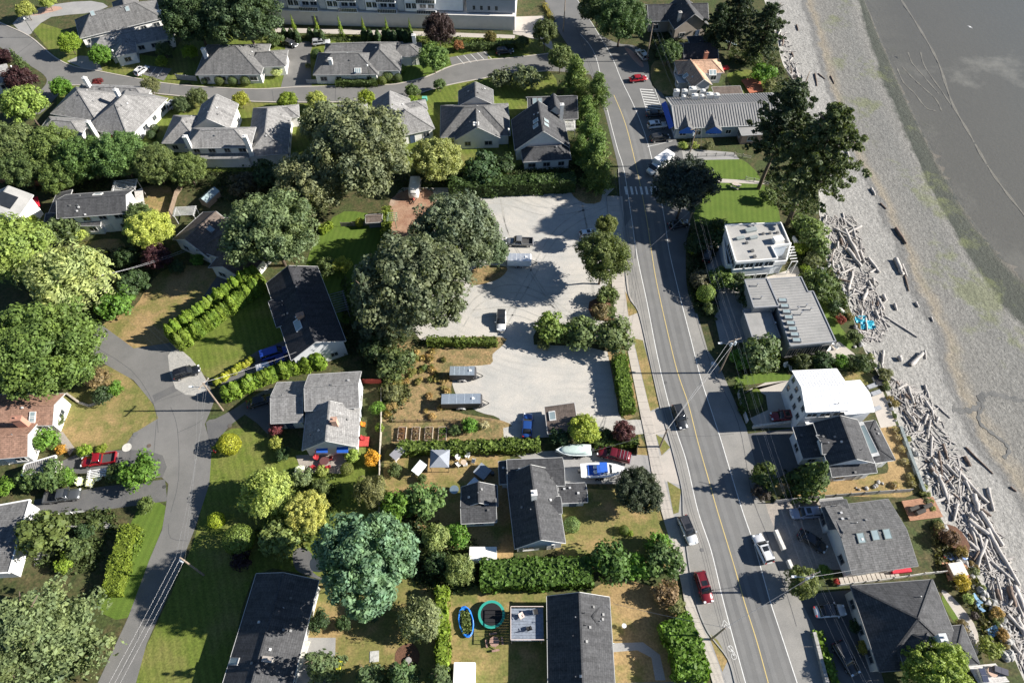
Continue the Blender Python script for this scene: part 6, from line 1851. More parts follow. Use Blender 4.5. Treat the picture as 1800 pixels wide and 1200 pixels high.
def hedge(label, path, width, height, color, name='hedge', leaf=.28, dens=16, group=None):
 """one continuous clipped hedge along a sighted line (the line runs along the middle of its top)"""
 rg = np.random.default_rng(len(label) + int(path[0][0]))
 pts = [P(u, v, height) for u, v in path]
 C, Nn = [], []
 core = MB()
 for a, b in zip(pts[:-1], pts[1:]):
  d = (b - a)
  ln = d.length
  d = d.normalized()
  s = Vector((-d.y, d.x, 0))
  da, sa = np.array(d), np.array(s)
  for nrm, w, hgt, mode in ((np.array([0, 0, 1.0]), width, 0, 't'), (sa, height, 0, 's'), (-sa, height, 0, 's')):
   n = int(ln * w * dens)
   x = rg.uniform(-.1, ln + .1, n)
   y = rg.uniform(-.5, .5, n)
   wob = .14 * np.sin(x * 1.3 + y * 3) + .12 * np.sin(x * .47 + 2 + y) + .08 * np.sin(x * 3.1 - y * 5) + rg.normal(0, .08, n)
   if mode == 't':
    p = np.array(a) + x[:, None] * da + (y * width)[:, None] * sa + np.array([0, 0, 1.0]) * (wob - .02)[:, None]
    p[:, 2] -= (np.abs(y) * 2) ** 6 * .25
   else:
    p = np.array(a) + x[:, None] * da + nrm * (width / 2 + wob)[:, None]
    p[:, 2] = (y + .5) * height
   C.append(p)
   Nn.append(np.repeat(nrm[None], n, 0) + rg.normal(size=(n, 3)) * .5)
  for end, sg in ((a, -1), (b, 1)):
   n = int(width * height * dens)
   p = np.array(end) + sa * (rg.uniform(-.5, .5, n) * width)[:, None] + da * (sg * (.1 + rg.normal(0, .08, n)))[:, None]
   p[:, 2] = rg.uniform(0, 1, n) * height
   C.append(p)
   Nn.append(np.repeat((da * sg)[None], n, 0) + rg.normal(size=(n, 3)) * .5)
  core.frame(((a + b) / 2)[:2] + ((height - .25) / 2,), d * ln / 2, s * (width / 2 - .2), (0, 0, (height - .25) / 2))
 org = (pts[0] + pts[-1]) / 2
 root = thing(name, label, 'hedge', (org.x, org.y, 0), 0, group)
 V, F = quads(rg, np.concatenate(C), np.concatenate(Nn), leaf, 1.15)
 V -= np.array([org.x, org.y, 0])
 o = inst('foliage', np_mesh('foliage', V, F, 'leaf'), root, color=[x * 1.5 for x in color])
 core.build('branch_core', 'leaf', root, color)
 return root

hedge('tall clipped hedge along the sidewalk beside the lower gravel lot', [(1091, 622), (1096, 660), (1106, 716)], 2.4, 2.6, (.08, .125, .02), leaf=.22, dens=30)
hedge('laurel hedge between the raised garden beds and the dry yard', [(702, 783), (790, 782), (895, 779), (948, 778)], 2.0, 2.2, (.085, .12, .025), leaf=.36)
hedge('low hedge at the top edge of the weedy ground', [(752, 595), (800, 596), (872, 596)], 1.5, 1.8, (.085, .115, .025))
hedge('long dark laurel hedge between two back yards', [(846, 1006), (930, 1004), (1040, 1000)], 4.2, 3.0, (.055, .10, .018), leaf=.36)
hedge('big bright hedge along the sidewalk at the bottom', [(1186, 1086), (1206, 1125), (1216, 1160), (1220, 1190)], 4.4, 3.2, (.075, .135, .018), leaf=.36)
hedge('ivy hedge on the fence line beside the trampoline lawn', [(776, 1030), (776, 1090), (778, 1130), (776, 1185)], 1.6, 2.6, (.13, .18, .025), leaf=.34)
hedge('long lime topped hedge beside the narrow verge', [(226, 922), (208, 975), (190, 1040)], 2.6, 2.4, (.12, .155, .022), leaf=.2, dens=36)
hedge('low green hedge beside the lime topped hedge', [(244, 932), (226, 985)], 1.0, 1.2, (.08, .12, .02))
hedge('dark hedge along the top of the gravel lot', [(790, 318), (850, 318), (930, 314), (1010, 310)], 3.0, 3.6, (.04, .065, .02), leaf=.36)
hedge('narrow bright hedge between the striped lawn and chip corner', [(680, 362), (678, 400), (676, 428)], 1.6, 2.4, (.10, .13, .02))
hedge('clipped box hedge before the wide grey home', [(590, 141), (662, 141)], 1.6, 1.6, (.055, .08, .025))
hedge('dark hedge bordering the lot shed', [(1046, 778), (1122, 772)], 1.5, 1.6, (.06, .09, .02))
hedge('low hedge behind the road wall by the white driveway', [(1300, 672), (1308, 700), (1312, 722)], 1.2, 1.5, (.05, .075, .02))
hedge('lime hedge beside the shed by the striped lawn', [(562, 402), (580, 388)], 1.4, 1.6, (.12, .16, .02))
hedge('grass topped planter wall beside the dark hip roof driveway', [(1438, 1110), (1452, 1150), (1470, 1200)], 1.3, .7, (.10, .16, .02))
hedge('green hedge in front of the forecourt', [(800, 78), (845, 76), (912, 72)], 2.0, 1.8, (.06, .085, .03))
hedge('yellow flower border along the road at the top', [(958, 6), (966, 22), (972, 34)], 1.0, .8, (.2, .17, .05))

# --- low growth that fills the beds and fence lines
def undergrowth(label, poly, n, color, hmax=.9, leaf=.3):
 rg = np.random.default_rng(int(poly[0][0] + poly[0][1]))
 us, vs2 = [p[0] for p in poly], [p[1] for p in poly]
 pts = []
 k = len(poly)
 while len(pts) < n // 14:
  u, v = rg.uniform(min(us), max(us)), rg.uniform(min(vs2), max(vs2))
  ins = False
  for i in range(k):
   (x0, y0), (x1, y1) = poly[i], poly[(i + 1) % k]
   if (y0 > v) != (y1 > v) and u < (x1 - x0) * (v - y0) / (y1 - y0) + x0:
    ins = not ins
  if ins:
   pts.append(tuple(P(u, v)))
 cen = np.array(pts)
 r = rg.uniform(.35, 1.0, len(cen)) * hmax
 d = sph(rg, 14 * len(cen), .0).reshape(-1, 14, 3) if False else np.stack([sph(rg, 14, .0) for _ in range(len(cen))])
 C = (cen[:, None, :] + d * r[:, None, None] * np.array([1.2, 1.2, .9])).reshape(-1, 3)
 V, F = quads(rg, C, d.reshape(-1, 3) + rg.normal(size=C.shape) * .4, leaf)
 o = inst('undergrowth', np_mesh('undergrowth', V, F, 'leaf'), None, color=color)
 return tag(o, label, None, None, 'stuff')

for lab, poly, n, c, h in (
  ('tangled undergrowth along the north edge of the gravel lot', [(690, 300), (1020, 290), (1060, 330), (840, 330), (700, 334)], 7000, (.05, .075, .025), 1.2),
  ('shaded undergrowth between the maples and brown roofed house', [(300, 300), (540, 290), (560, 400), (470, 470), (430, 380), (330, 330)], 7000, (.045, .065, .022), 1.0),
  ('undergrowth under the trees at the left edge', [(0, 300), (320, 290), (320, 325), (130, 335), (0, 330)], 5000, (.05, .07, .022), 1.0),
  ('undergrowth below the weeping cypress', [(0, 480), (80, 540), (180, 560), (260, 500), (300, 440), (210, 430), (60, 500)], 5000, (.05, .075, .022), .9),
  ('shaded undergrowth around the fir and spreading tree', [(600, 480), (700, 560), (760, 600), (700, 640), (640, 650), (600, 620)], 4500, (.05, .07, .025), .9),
  ('garden growth between the shore houses and driftwood', [(1385, 400), (1436, 385), (1446, 450), (1476, 500), (1498, 560), (1470, 560), (1420, 500), (1390, 450)], 6000, (.075, .105, .035), .9),
  ('garden growth along the shore hedge', [(1300, 640), (1400, 628), (1540, 640), (1548, 652), (1400, 650), (1300, 656)], 4500, (.06, .085, .028), .8),
  ('roadside growth before the flat roofed shore houses', [(1212, 400), (1258, 405), (1262, 440), (1240, 470), (1262, 540), (1256, 560), (1226, 545), (1212, 500)], 5000, (.05, .07, .025), .8),
  ('garden growth along the lower shore bank', [(1640, 930), (1690, 990), (1730, 1040), (1756, 1100), (1768, 1150), (1750, 1150), (1720, 1090), (1690, 1030), (1650, 1000)], 5000, (.11, .105, .04), .6),
  ('garden growth behind the apartment screen', [(440, 60), (760, 66), (900, 72), (900, 84), (760, 78), (440, 72)], 5000, (.06, .085, .025), 1.0),
  ('weedy growth along the long fence', [(668, 640), (700, 640), (720, 690), (690, 740), (672, 740)], 3000, (.09, .10, .035), .8),
  ('garden growth in the corner garden', [(60, 900), (190, 895), (210, 920), (170, 1000), (110, 1010), (60, 990)], 4500, (.065, .09, .03), .7),
  ('growth under the shrubs on the long lawn', [(500, 830), (590, 835), (600, 870), (560, 960), (470, 975), (450, 940)], 4000, (.075, .11, .03), .8),
  ('undergrowth between pine and the dark hedge', [(690, 880), (860, 970), (880, 1030), (780, 1040), (700, 1010)], 6000, (.05, .075, .025), 1.0),
  ('growth beside the tan roofed house', [(1145, 60), (1200, 60), (1195, 105), (1150, 105)], 2500, (.045, .065, .025), .9),
  ('bank growth above the upper beach', [(1280, 60), (1345, 40), (1372, 110), (1400, 165), (1345, 170), (1340, 120), (1285, 110)], 5000, (.06, .08, .03), .9),
  ('bank growth below the tall firs', [(1340, 300), (1430, 290), (1438, 370), (1400, 385), (1360, 360)], 4000, (.06, .085, .03), .9)):
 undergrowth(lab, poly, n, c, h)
# ================================================================== vehicles, trailers and boats
def loft(sections, n=12, mats=0, m=None, power=3.2):
 """rounded-box sections (x, y0 halfwidth, zlow, zhigh) along x"""
 m = m or MB()
 vs_ = []
 for x, hw, z0, z1 in sections:
  zc, hz = (z0 + z1) / 2, (z1 - z0) / 2
  for k in range(n):
   a = 2 * math.pi * (k + .5) / n
   ca, sa = math.cos(a), math.sin(a)
   s = (abs(ca) ** power + abs(sa) ** power) ** (-1 / power)
   vs_.append((x, ca * s * hw, zc + sa * s * hz))
 fs = []
 for i in range(len(sections) - 1):
  for k in range(n):
   k2 = (k + 1) % n
   fs.append((i * n + k, (i + 1) * n + k, (i + 1) * n + k2, i * n + k2))
 fs.append(tuple(range(n)))
 fs.append(tuple((len(sections) - 1) * n + k for k in range(n - 1, -1, -1)))
 m.add(vs_, fs, mats)
 return m

def wheel_meshes():
 t, r = MB(), MB()
 n = 14
 for prof, mm in (([(.34, -.11), (.34, .11), (.22, .12), (.22, -.12)], t),):
  vs_ = [(rr * math.cos(2 * math.pi * k / n), yy_, rr * math.sin(2 * math.pi * k / n)) for rr, yy_ in prof for k in range(n)]
  fs = [(i * n + k, i * n + (k + 1) % n, ((i + 1) % 4) * n + (k + 1) % n, ((i + 1) % 4) * n + k) for i in range(4) for k in range(n)]
  mm.add(vs_, fs)
 for s in (-1, 1):
  vs_ = [(0, s * .09, 0)] + [(.22 * math.cos(2 * math.pi * k / n), s * .115, .22 * math.sin(2 * math.pi * k / n)) for k in range(n)]
  r.add(vs_, [(0, 1 + k, 1 + (k + 1) % n) if s < 0 else (0, 1 + (k + 1) % n, 1 + k) for k in range(n)])
 return t.mesh('wheel', 'rubber'), r.mesh('rim', 'metal')

WHEEL_T, WHEEL_R = wheel_meshes()

def add_wheels(root, xs, hw, rad_=.34):
 for x in xs:
  for s in (-1, 1):
   w = inst('wheel', WHEEL_T, root, (x, s * hw, rad_), (0, 0, 0), (rad_ / .34, 1, rad_ / .34), (.02, .02, .02))
   inst('rim', WHEEL_R, w, color=(.5, .5, .52))

CAR_SPEC = {
 # length, half width, body sections, glasshouse (x0 base rear, x1 roof rear, x2 roof front, x3 base front), belt z, roof z
 'suv': (4.7, .93, 1.02, 1.68, (-2.25, -1.95, .25, 1.05)),
 'sedan': (4.7, .9, .92, 1.44, (-1.75, -1.0, .35, 1.15)),
 'hatch': (4.2, .87, .95, 1.52, (-2.0, -1.6, .3, 1.05)),
 'wagon': (4.8, .9, .95, 1.5, (-2.3, -1.95, .3, 1.1)),
 'van': (5.0, .98, 1.1, 1.9, (-2.42, -2.3, .7, 1.6)),
}

def car_proto(kind):
 Ln, hw, belt, roof_z, (g0, g1, g2, g3) = CAR_SPEC[kind]
 root = thing('parked_car', 'proto', 'car')
 h = Ln / 2
 hood = belt - .08
 loft([(-h, hw * .72, .38, belt - .18), (-h + .12, hw * .9, .3, belt - .06), (-h + .5, hw, .26, belt), (-.4, hw, .24, belt), (g3 - .1, hw, .24, belt), (h - .75, hw * .98, .26, hood), (h - .25, hw * .9, .3, hood - .14), (h, hw * .7, .36, hood - .3)]).build('body', 'car_paint', root, smooth=True)
 gl = MB()
 for x0, x1, nm in ((g0, g1, 0),):
  loft([(g0, hw * .9, belt - .1, belt + .02), (g1, hw * .82, belt - .1, roof_z - .05), (g2, hw * .82, belt - .1, roof_z - .05), (g3, hw * .88, belt - .1, belt + .02)], 12, 0, gl, 4.5)
 gl.build('windows', 'car_glass', root, smooth=True)
 rf = MB()
 loft([(g1 - .06, hw * .74, roof_z - .09, roof_z - .02), (g1 + .25, hw * .8, roof_z - .09, roof_z + .02), (g2 - .25, hw * .8, roof_z - .09, roof_z + .02), (g2 + .1, hw * .74, roof_z - .09, roof_z - .02)], 12, 0, rf)
 for s in (-1, 1):
  for xa, xb in ((g3 - .02, g2 + .02), (g0 + .04, g1 - .02)):
   rf.bar((xa, s * hw * .86, belt), (xb, s * hw * .78, roof_z - .04), .07)
  rf.bar(((g1 + g2) / 2, s * hw * .87, belt - .05), ((g1 + g2) / 2, s * hw * .8, roof_z - .04), .08)
 rf.build('roof', 'car_paint', root, smooth=False)
 if kind in ('suv', 'wagon', 'hatch'):
  rr = MB()
  rr.box(((g2 - .55), 0, roof_z + .012), (.75, hw * 1.0, .03))
  rr.build('sunroof', 'car_glass', root)
  rr = MB()
  for s in (-1, 1):
   rr.bar((g1 + .2, s * hw * .72, roof_z + .06), (g2 - .15, s * hw * .72, roof_z + .06), .05)
  rr.build('roof_rail', 'metal', root, (.25, .25, .25))
 add_wheels(root, (-h + .85, h - .9), hw - .1)
 for s in (-1, 1):
  MB().box((h - .16, s * hw * .62, hood - .2), (.26, .34, .16)).build('headlight', 'gloss', root, (.8, .82, .84))
  MB().box((-h + .1, s * hw * .68, belt - .18), (.16, .3, .2)).build('taillight', 'gloss', root, (.35, .015, .012))
  MB().box((g3 - .3, s * (hw + .12), belt + .06), (.14, .24, .16)).build('mirror', 'car_paint', root)
 MB().box((h + .005, 0, .5), (.06, .5, .13)).build('number_plate', 'paint', root, (.7, .7, .7))
 return root

def pickup_proto(canopy=False):
 root = thing('parked_pickup', 'proto', 'pickup')
 hw, h = .98, 2.8
 loft([(-.5, hw, .32, 1.12), (0, hw, .3, 1.12), (1.2, hw, .3, 1.12), (2.1, hw * .98, .32, 1.08), (2.6, hw * .93, .36, .98), (2.8, hw * .8, .42, .8)]).build('body', 'car_paint', root, smooth=True)
 b = MB()
 b.box((-1.65, 0, .62), (2.3, 1.9, .12))
 for s in (-1, 1):
  b.box((-1.65, s * .93, .85), (2.3, .1, .55))
 b.box((-2.76, 0, .85), (.09, 1.9, .55))
 b.box((-.52, 0, .85), (.09, 1.9, .55))
 b.build('cargo_bed', 'car_paint', root)
 if canopy:
  loft([(-2.7, .86, 1.1, 1.55), (-2.4, .88, 1.1, 1.72), (-.7, .88, 1.1, 1.76), (-.5, .86, 1.1, 1.72)], 12, 0, None, 5).build('canopy', 'car_paint', root, smooth=True)
  c = MB()
  for x in (-2.15, -1.6, -1.05):
   c.box((x, 0, 1.77), (.06, 1.6, .04))
  c.build('canopy_rack', 'metal', root, (.5, .5, .5))
 else:
  MB().box((-1.65, 0, .69), (2.2, 1.74, .03)).build('bed_liner', 'rubber', root, (.06, .06, .06))
 loft([(-.55, hw * .86, 1.0, 1.14), (-.42, hw * .8, 1.0, 1.76), (.55, hw * .8, 1.0, 1.76), (1.25, hw * .88, 1.0, 1.14)], 12, 0, None, 4.5).build('windows', 'car_glass', root, smooth=True)
 rf = loft([(-.48, hw * .74, 1.7, 1.78), (-.2, hw * .79, 1.7, 1.82), (.35, hw * .79, 1.7, 1.82), (.62, hw * .73, 1.7, 1.78)])
 for s in (-1, 1):
  rf.bar((1.2, s * hw * .86, 1.12), (.57, s * hw * .76, 1.75), .07)
  rf.bar((-.5, s * hw * .86, 1.12), (-.42, s * hw * .76, 1.75), .1)
 rf.build('roof', 'car_paint', root)
 add_wheels(root, (-1.75, 1.85), hw - .12, .39)
 for s in (-1, 1):
  MB().box((2.66, s * .66, .82), (.24, .34, .2)).build('headlight', 'gloss', root, (.8, .82, .84))
  MB().box((-2.8, s * .84, .9), (.06, .18, .3)).build('taillight', 'gloss', root, (.35, .015, .012))
  MB().box((.95, s * (hw + .14), 1.22), (.14, .26, .2)).build('mirror', 'car_paint', root)
 MB().box((-2.9, 0, .5), (.18, 1.8, .16)).build('bumper', 'metal', root, (.5, .5, .5))
 return root

PROTO = {k: car_proto(k) for k in CAR_SPEC}
PROTO['pickup'] = pickup_proto()
PROTO['canopy'] = pickup_proto(True)
_used = set()

def car(kind, u, v, deg, color, label, roof=None, name=None, scale=1.0):
 src = PROTO[kind]
 o = copy_tree(src)
 p = P(u, v, .7)
 o.name = name or ('parked_pickup' if kind in ('pickup', 'canopy') else 'parked_car')
 o.location = (p.x, p.y, .04)
 o.rotation_euler = (0, 0, rad(deg))
 o.scale = (scale,) * 3
 o['label'] = label
 o['group'] = 'parked vehicles'
 for ch in o.children:
  b = ch.name.split('.')[0]
  if b in ('body', 'mirror', 'cargo_bed', 'canopy'):
   ch.color = c4(color)
  if b == 'roof':
   ch.color = c4(roof or color)
 return o

SIL, WHI, BLK, DGR = (.48, .49, .5), (.74, .74, .74), (.012, .013, .015), (.06, .062, .066)
car('hatch', 249, 124, 62, WHI, 'small white hatchback in the lane parking bay')
car('wagon', 564, 74, 12, SIL, 'silver wagon at the head of the driveway between grey homes')
car('sedan', 509, 76, -25, DGR, 'dark sedan facing the silver wagon across the driveway')
car('hatch', 304, 183, 62, SIL, 'silver car tucked behind a shrub above the balcony home')
car('suv', 1128, 96, 112, SIL, 'silver car beside the red kerb bay')
car('sedan', 1122, 138, 12, (.33, .012, .018), 'red sedan nosed in beside the main road')
car('sedan', 1152, 200, 6, BLK, 'black car in the shade of the metal roofed building')
car('suv', 1155, 220, 10, WHI, 'white crossover parked at the metal roofed building')
car('wagon', 1160, 242, 12, (.03, .03, .028), 'dark wagon with roof rails at the metal roofed building')
car('sedan', 1193, 394, 15, BLK, 'black car in deep tree shade below the crosswalk')
car('suv', 1243, 446, 74, BLK, 'dark car with shiny hood on the shore forecourt')
car('pickup', 913, 425, 178, (.20, .205, .21), 'grey pickup with a loaded bed on the gravel lot')
car('hatch', 1036, 411, 8, (.62, .68, .72), 'pale blue white hatchback beside the lot tree')
car('suv', 881, 563, -91, WHI, 'white crossover with a black roof alone on the gravel', (.03, .03, .03))
car('suv', 328, 654, 22, BLK, 'black car parked on the small gravel bay')
car('pickup', 174, 808, 190, (.30, .01, .016), 'red pickup on the western driveway')
car('pickup', 110, 871, 8, (.075, .08, .085), 'dark grey pickup on the lower western driveway')
car('van', 482, 621, 22, (.02, .06, .35), 'blue van in the shaded driveway')
car('sedan', 497, 633, 22, (.015, .03, .2), 'dark blue car beside the blue van')
car('sedan', 927, 747, 86, (.02, .07, .26), 'blue sedan beside the lot shed')
car('canopy', 1079, 799, 164, (.13, .01, .018), 'maroon pickup with canopy beside the parked boats')
car('suv', 1195, 732, -80, (.03, .033, .036), 'dark car driving on the main road')
car('suv', 1209, 931, -74, (.62, .64, .66), 'silver crossover with dark roof parked at the sidewalk', (.05, .05, .055))
car('suv', 1341, 964, 104, (.72, .72, .72), 'white crossover with black sunroof parked on the shore side')
car('suv', 1237, 1031, -80, (.18, .012, .018), 'dark red car parked at the sidewalk')
car('sedan', 1459, 1073, 4, (.70, .72, .74), 'white sedan with black roof beside the dark hip roofed house', (.02, .02, .022))
car('suv', 1487, 1156, -68, BLK, 'black car under the wires beside the dark hip roof')
car('sedan', 1428, 950, -38, BLK, 'black car aslant on the block paving')
car('suv', 1415, 901, 184, (.32, .33, .40), 'silver blue car on the block paving')
car('suv', 1378, 731, 182, (.17, .006, .012), 'dark red car on the white driveway')
car('sedan', 457, 704, 20, BLK, 'black car in the shade left of the grey shingled house')
car('wagon', 887, 90, 10, BLK, 'dark car beside the visitor parking bay')
for k_, s_ in list(PROTO.items()):
 for ch in list(s_.children_recursive) + [s_]:
  bpy.data.objects.remove(ch)

def box_trailer(u, v, deg, Ln, w, h, color, label, roof=(.55, .62, .68), side=None):
 p = P(u, v, h / 2)
 root = thing('cargo_trailer', label, 'trailer', (p.x, p.y, 0), rad(deg), 'trailers parked on the gravel lots')

 def bl(m, nm, mt, c=None, par=None):
  o = inst(nm, m.mesh(nm, mt), par or root, color=c)
  return o
 bo = bl(loft([(-Ln / 2, w / 2 * .96, .5, h - .06), (-Ln / 2 + .06, w / 2, .46, h), (Ln / 2 - .3, w / 2, .46, h), (Ln / 2, w / 2 * .9, .5, h - .1)], 12, 0, None, 12), 'body', 'paint', side or color)
 m = MB()
 m.box((-.1, 0, h + .012), (Ln - .35, w - .1, .04))
 rf = bl(m, 'roof', 'metal', roof)
 m = MB()
 for k in range(1, 5):
  m.box((-Ln / 2 + k * (Ln - .4) / 5, 0, h + .04), (.05, w - .12, .03))
 bl(m, 'roof_seam', 'paint', [x * .8 for x in roof], rf)
 m = MB()
 m.box((Ln * .28, 0, h + .12), (.4, .4, .16))
 bl(m, 'roof_vent', 'paint', (.75, .75, .75), rf)
 m = MB()
 for s in (-1, 1):
  m.bar((Ln / 2, s * w * .35, .45), (Ln / 2 + 1.2, 0, .45), .09)
 m.tube([(Ln / 2 + 1.0, 0, 0), (Ln / 2 + 1.0, 0, .8)], .05)
 bl(m, 'drawbar', 'metal', (.1, .1, .1))
 ax = (-.4, .4) if Ln > 4 else (0,)
 add_wheels(root, [a_ - .2 for a_ in ax], w / 2 + .02)
 for s in (-1, 1):
  m = MB()
  for k in range(7):
   a0 = math.pi * k / 6
   q = Vector((-.2 + math.cos(a0) * (.45 + (.4 if len(ax) > 1 else 0)), s * (w / 2 + .1), .36 + math.sin(a0) * .42))
   if k:
    m.frame((q + pq) / 2, (q - pq) / 2, (0, .12, 0), (0, 0, .02))
   pq = q
  bl(m, 'mudguard', 'metal', (.6, .6, .6))
 m = MB()
 m.box((Ln / 2 - .75, -w / 2 - .01, 1.35), (.7, .04, 1.6))
 d_ = bl(m, 'side_door', 'paint', [x * .9 for x in (side or color)])
 bl(MB().box((Ln / 2 - .48, -w / 2 - .05, 1.35), (.08, .05, .2)), 'handle', 'metal', (.6, .6, .6), d_)
 return root

box_trailer(814, 657, 0, 4.8, 2.0, 2.2, (.05, .05, .055), 'shorter grey topped cargo trailer on the lower lot')
box_trailer(812, 706, 1, 7.2, 2.1, 2.2, (.05, .05, .055), 'longer grey topped cargo trailer on the lower lot')
box_trailer(913, 458, -1, 4.9, 2.1, 2.1, (.72, .74, .76), 'white cargo trailer beside the grey pickup', (.78, .80, .82))
box_trailer(463, 647, 22, 2.4, 1.5, 1.4, WHI, 'small white trailer at the shaded driveway hedge', WHI)

def box_truck():
 p = P(1160, 288, 1.4)
 root = thing('box_truck', 'white box truck parked below the metal roofed building', 'truck', (p.x, p.y, 0), rad(222))

 def bl(m, nm, mt, c=None, par=None, sm=False):
  return inst(nm, m.mesh(nm, mt, smooth=sm), par or root, color=c)
 bl(loft([(-3.4, 1.18, .75, 3.1), (-3.3, 1.2, .7, 3.15), (1.1, 1.2, .7, 3.15), (1.2, 1.18, .75, 3.1)], 12, 0, None, 14), 'cargo_box', 'paint', WHI)
 cab = bl(loft([(1.25, 1.0, .5, 2.2), (1.5, 1.05, .45, 2.3), (2.1, 1.05, .45, 2.2), (2.9, 1.0, .45, 1.45), (3.5, .95, .5, 1.25), (3.6, .85, .55, 1.1)], 12, 0, None, 5), 'cab', 'car_paint', WHI, None, True)
 bl(MB().frame((2.5, 0, 1.84), (.36, 0, -.34), (0, .88, 0), (.02, 0, .02)), 'windscreen', 'car_glass', None, cab)
 for s in (-1, 1):
  bl(MB().box((1.85, s * 1.04, 1.75), (.75, .03, .5)), 'side_window', 'car_glass', None, cab)
  bl(MB().box((3.55, s * .65, .95), (.1, .3, .18)), 'headlight', 'gloss', (.8, .8, .8))
  bl(MB().box((2.3, s * 1.25, 1.7), (.12, .25, .3)), 'mirror', 'paint', (.05, .05, .05))
 add_wheels(root, (-2.2, 2.7), .98, .42)

box_truck()

def camper():
 p = P(729, 330, 1.4)
 root = thing('camper_trailer', 'white camper trailer parked at the hedge corner of the lot', 'trailer', (p.x, p.y, 0), rad(-92))

 def bl(m, nm, mt, c=None, par=None, sm=False):
  return inst(nm, m.mesh(nm, mt, smooth=sm), par or root, color=c)
 b = bl(loft([(-2.4, 1.05, .6, 2.5), (-2.2, 1.15, .45, 2.75), (1.6, 1.15, .45, 2.75), (2.3, 1.1, .5, 2.3), (2.6, 1.0, .7, 1.6)], 12, 0, None, 7), 'body', 'paint', (.68, .66, .62), None, True)
 for x in (-1.2, .6):
  for s in (-1, 1):
   bl(MB().box((x, s * 1.15, 1.7), (.9, .06, .5)), 'window', 'car_glass', None, b)
 bl(MB().box((2.42, 0, 1.85), (.1, 1.3, .4)), 'window', 'car_glass', None, b)
 bl(MB().box((-.3, 0, 2.82), (.7, .7, .22)), 'roof_vent', 'paint', (.75, .75, .75))
 m = MB()
 for s in (-1, 1):
  m.bar((2.3, s * .6, .45), (3.7, 0, .45), .1)
 m.tube([(3.5, 0, 0), (3.5, 0, .8)], .05)
 bl(m, 'drawbar', 'metal', (.08, .08, .08))
 bl(MB().lathe([(.16, 0), (.16, .4), (.08, .5)], (2.85, 0, .5), 10), 'gas_bottle', 'paint', (.5, .1, .08))
 add_wheels(root, (-.3,), 1.05)

camper()

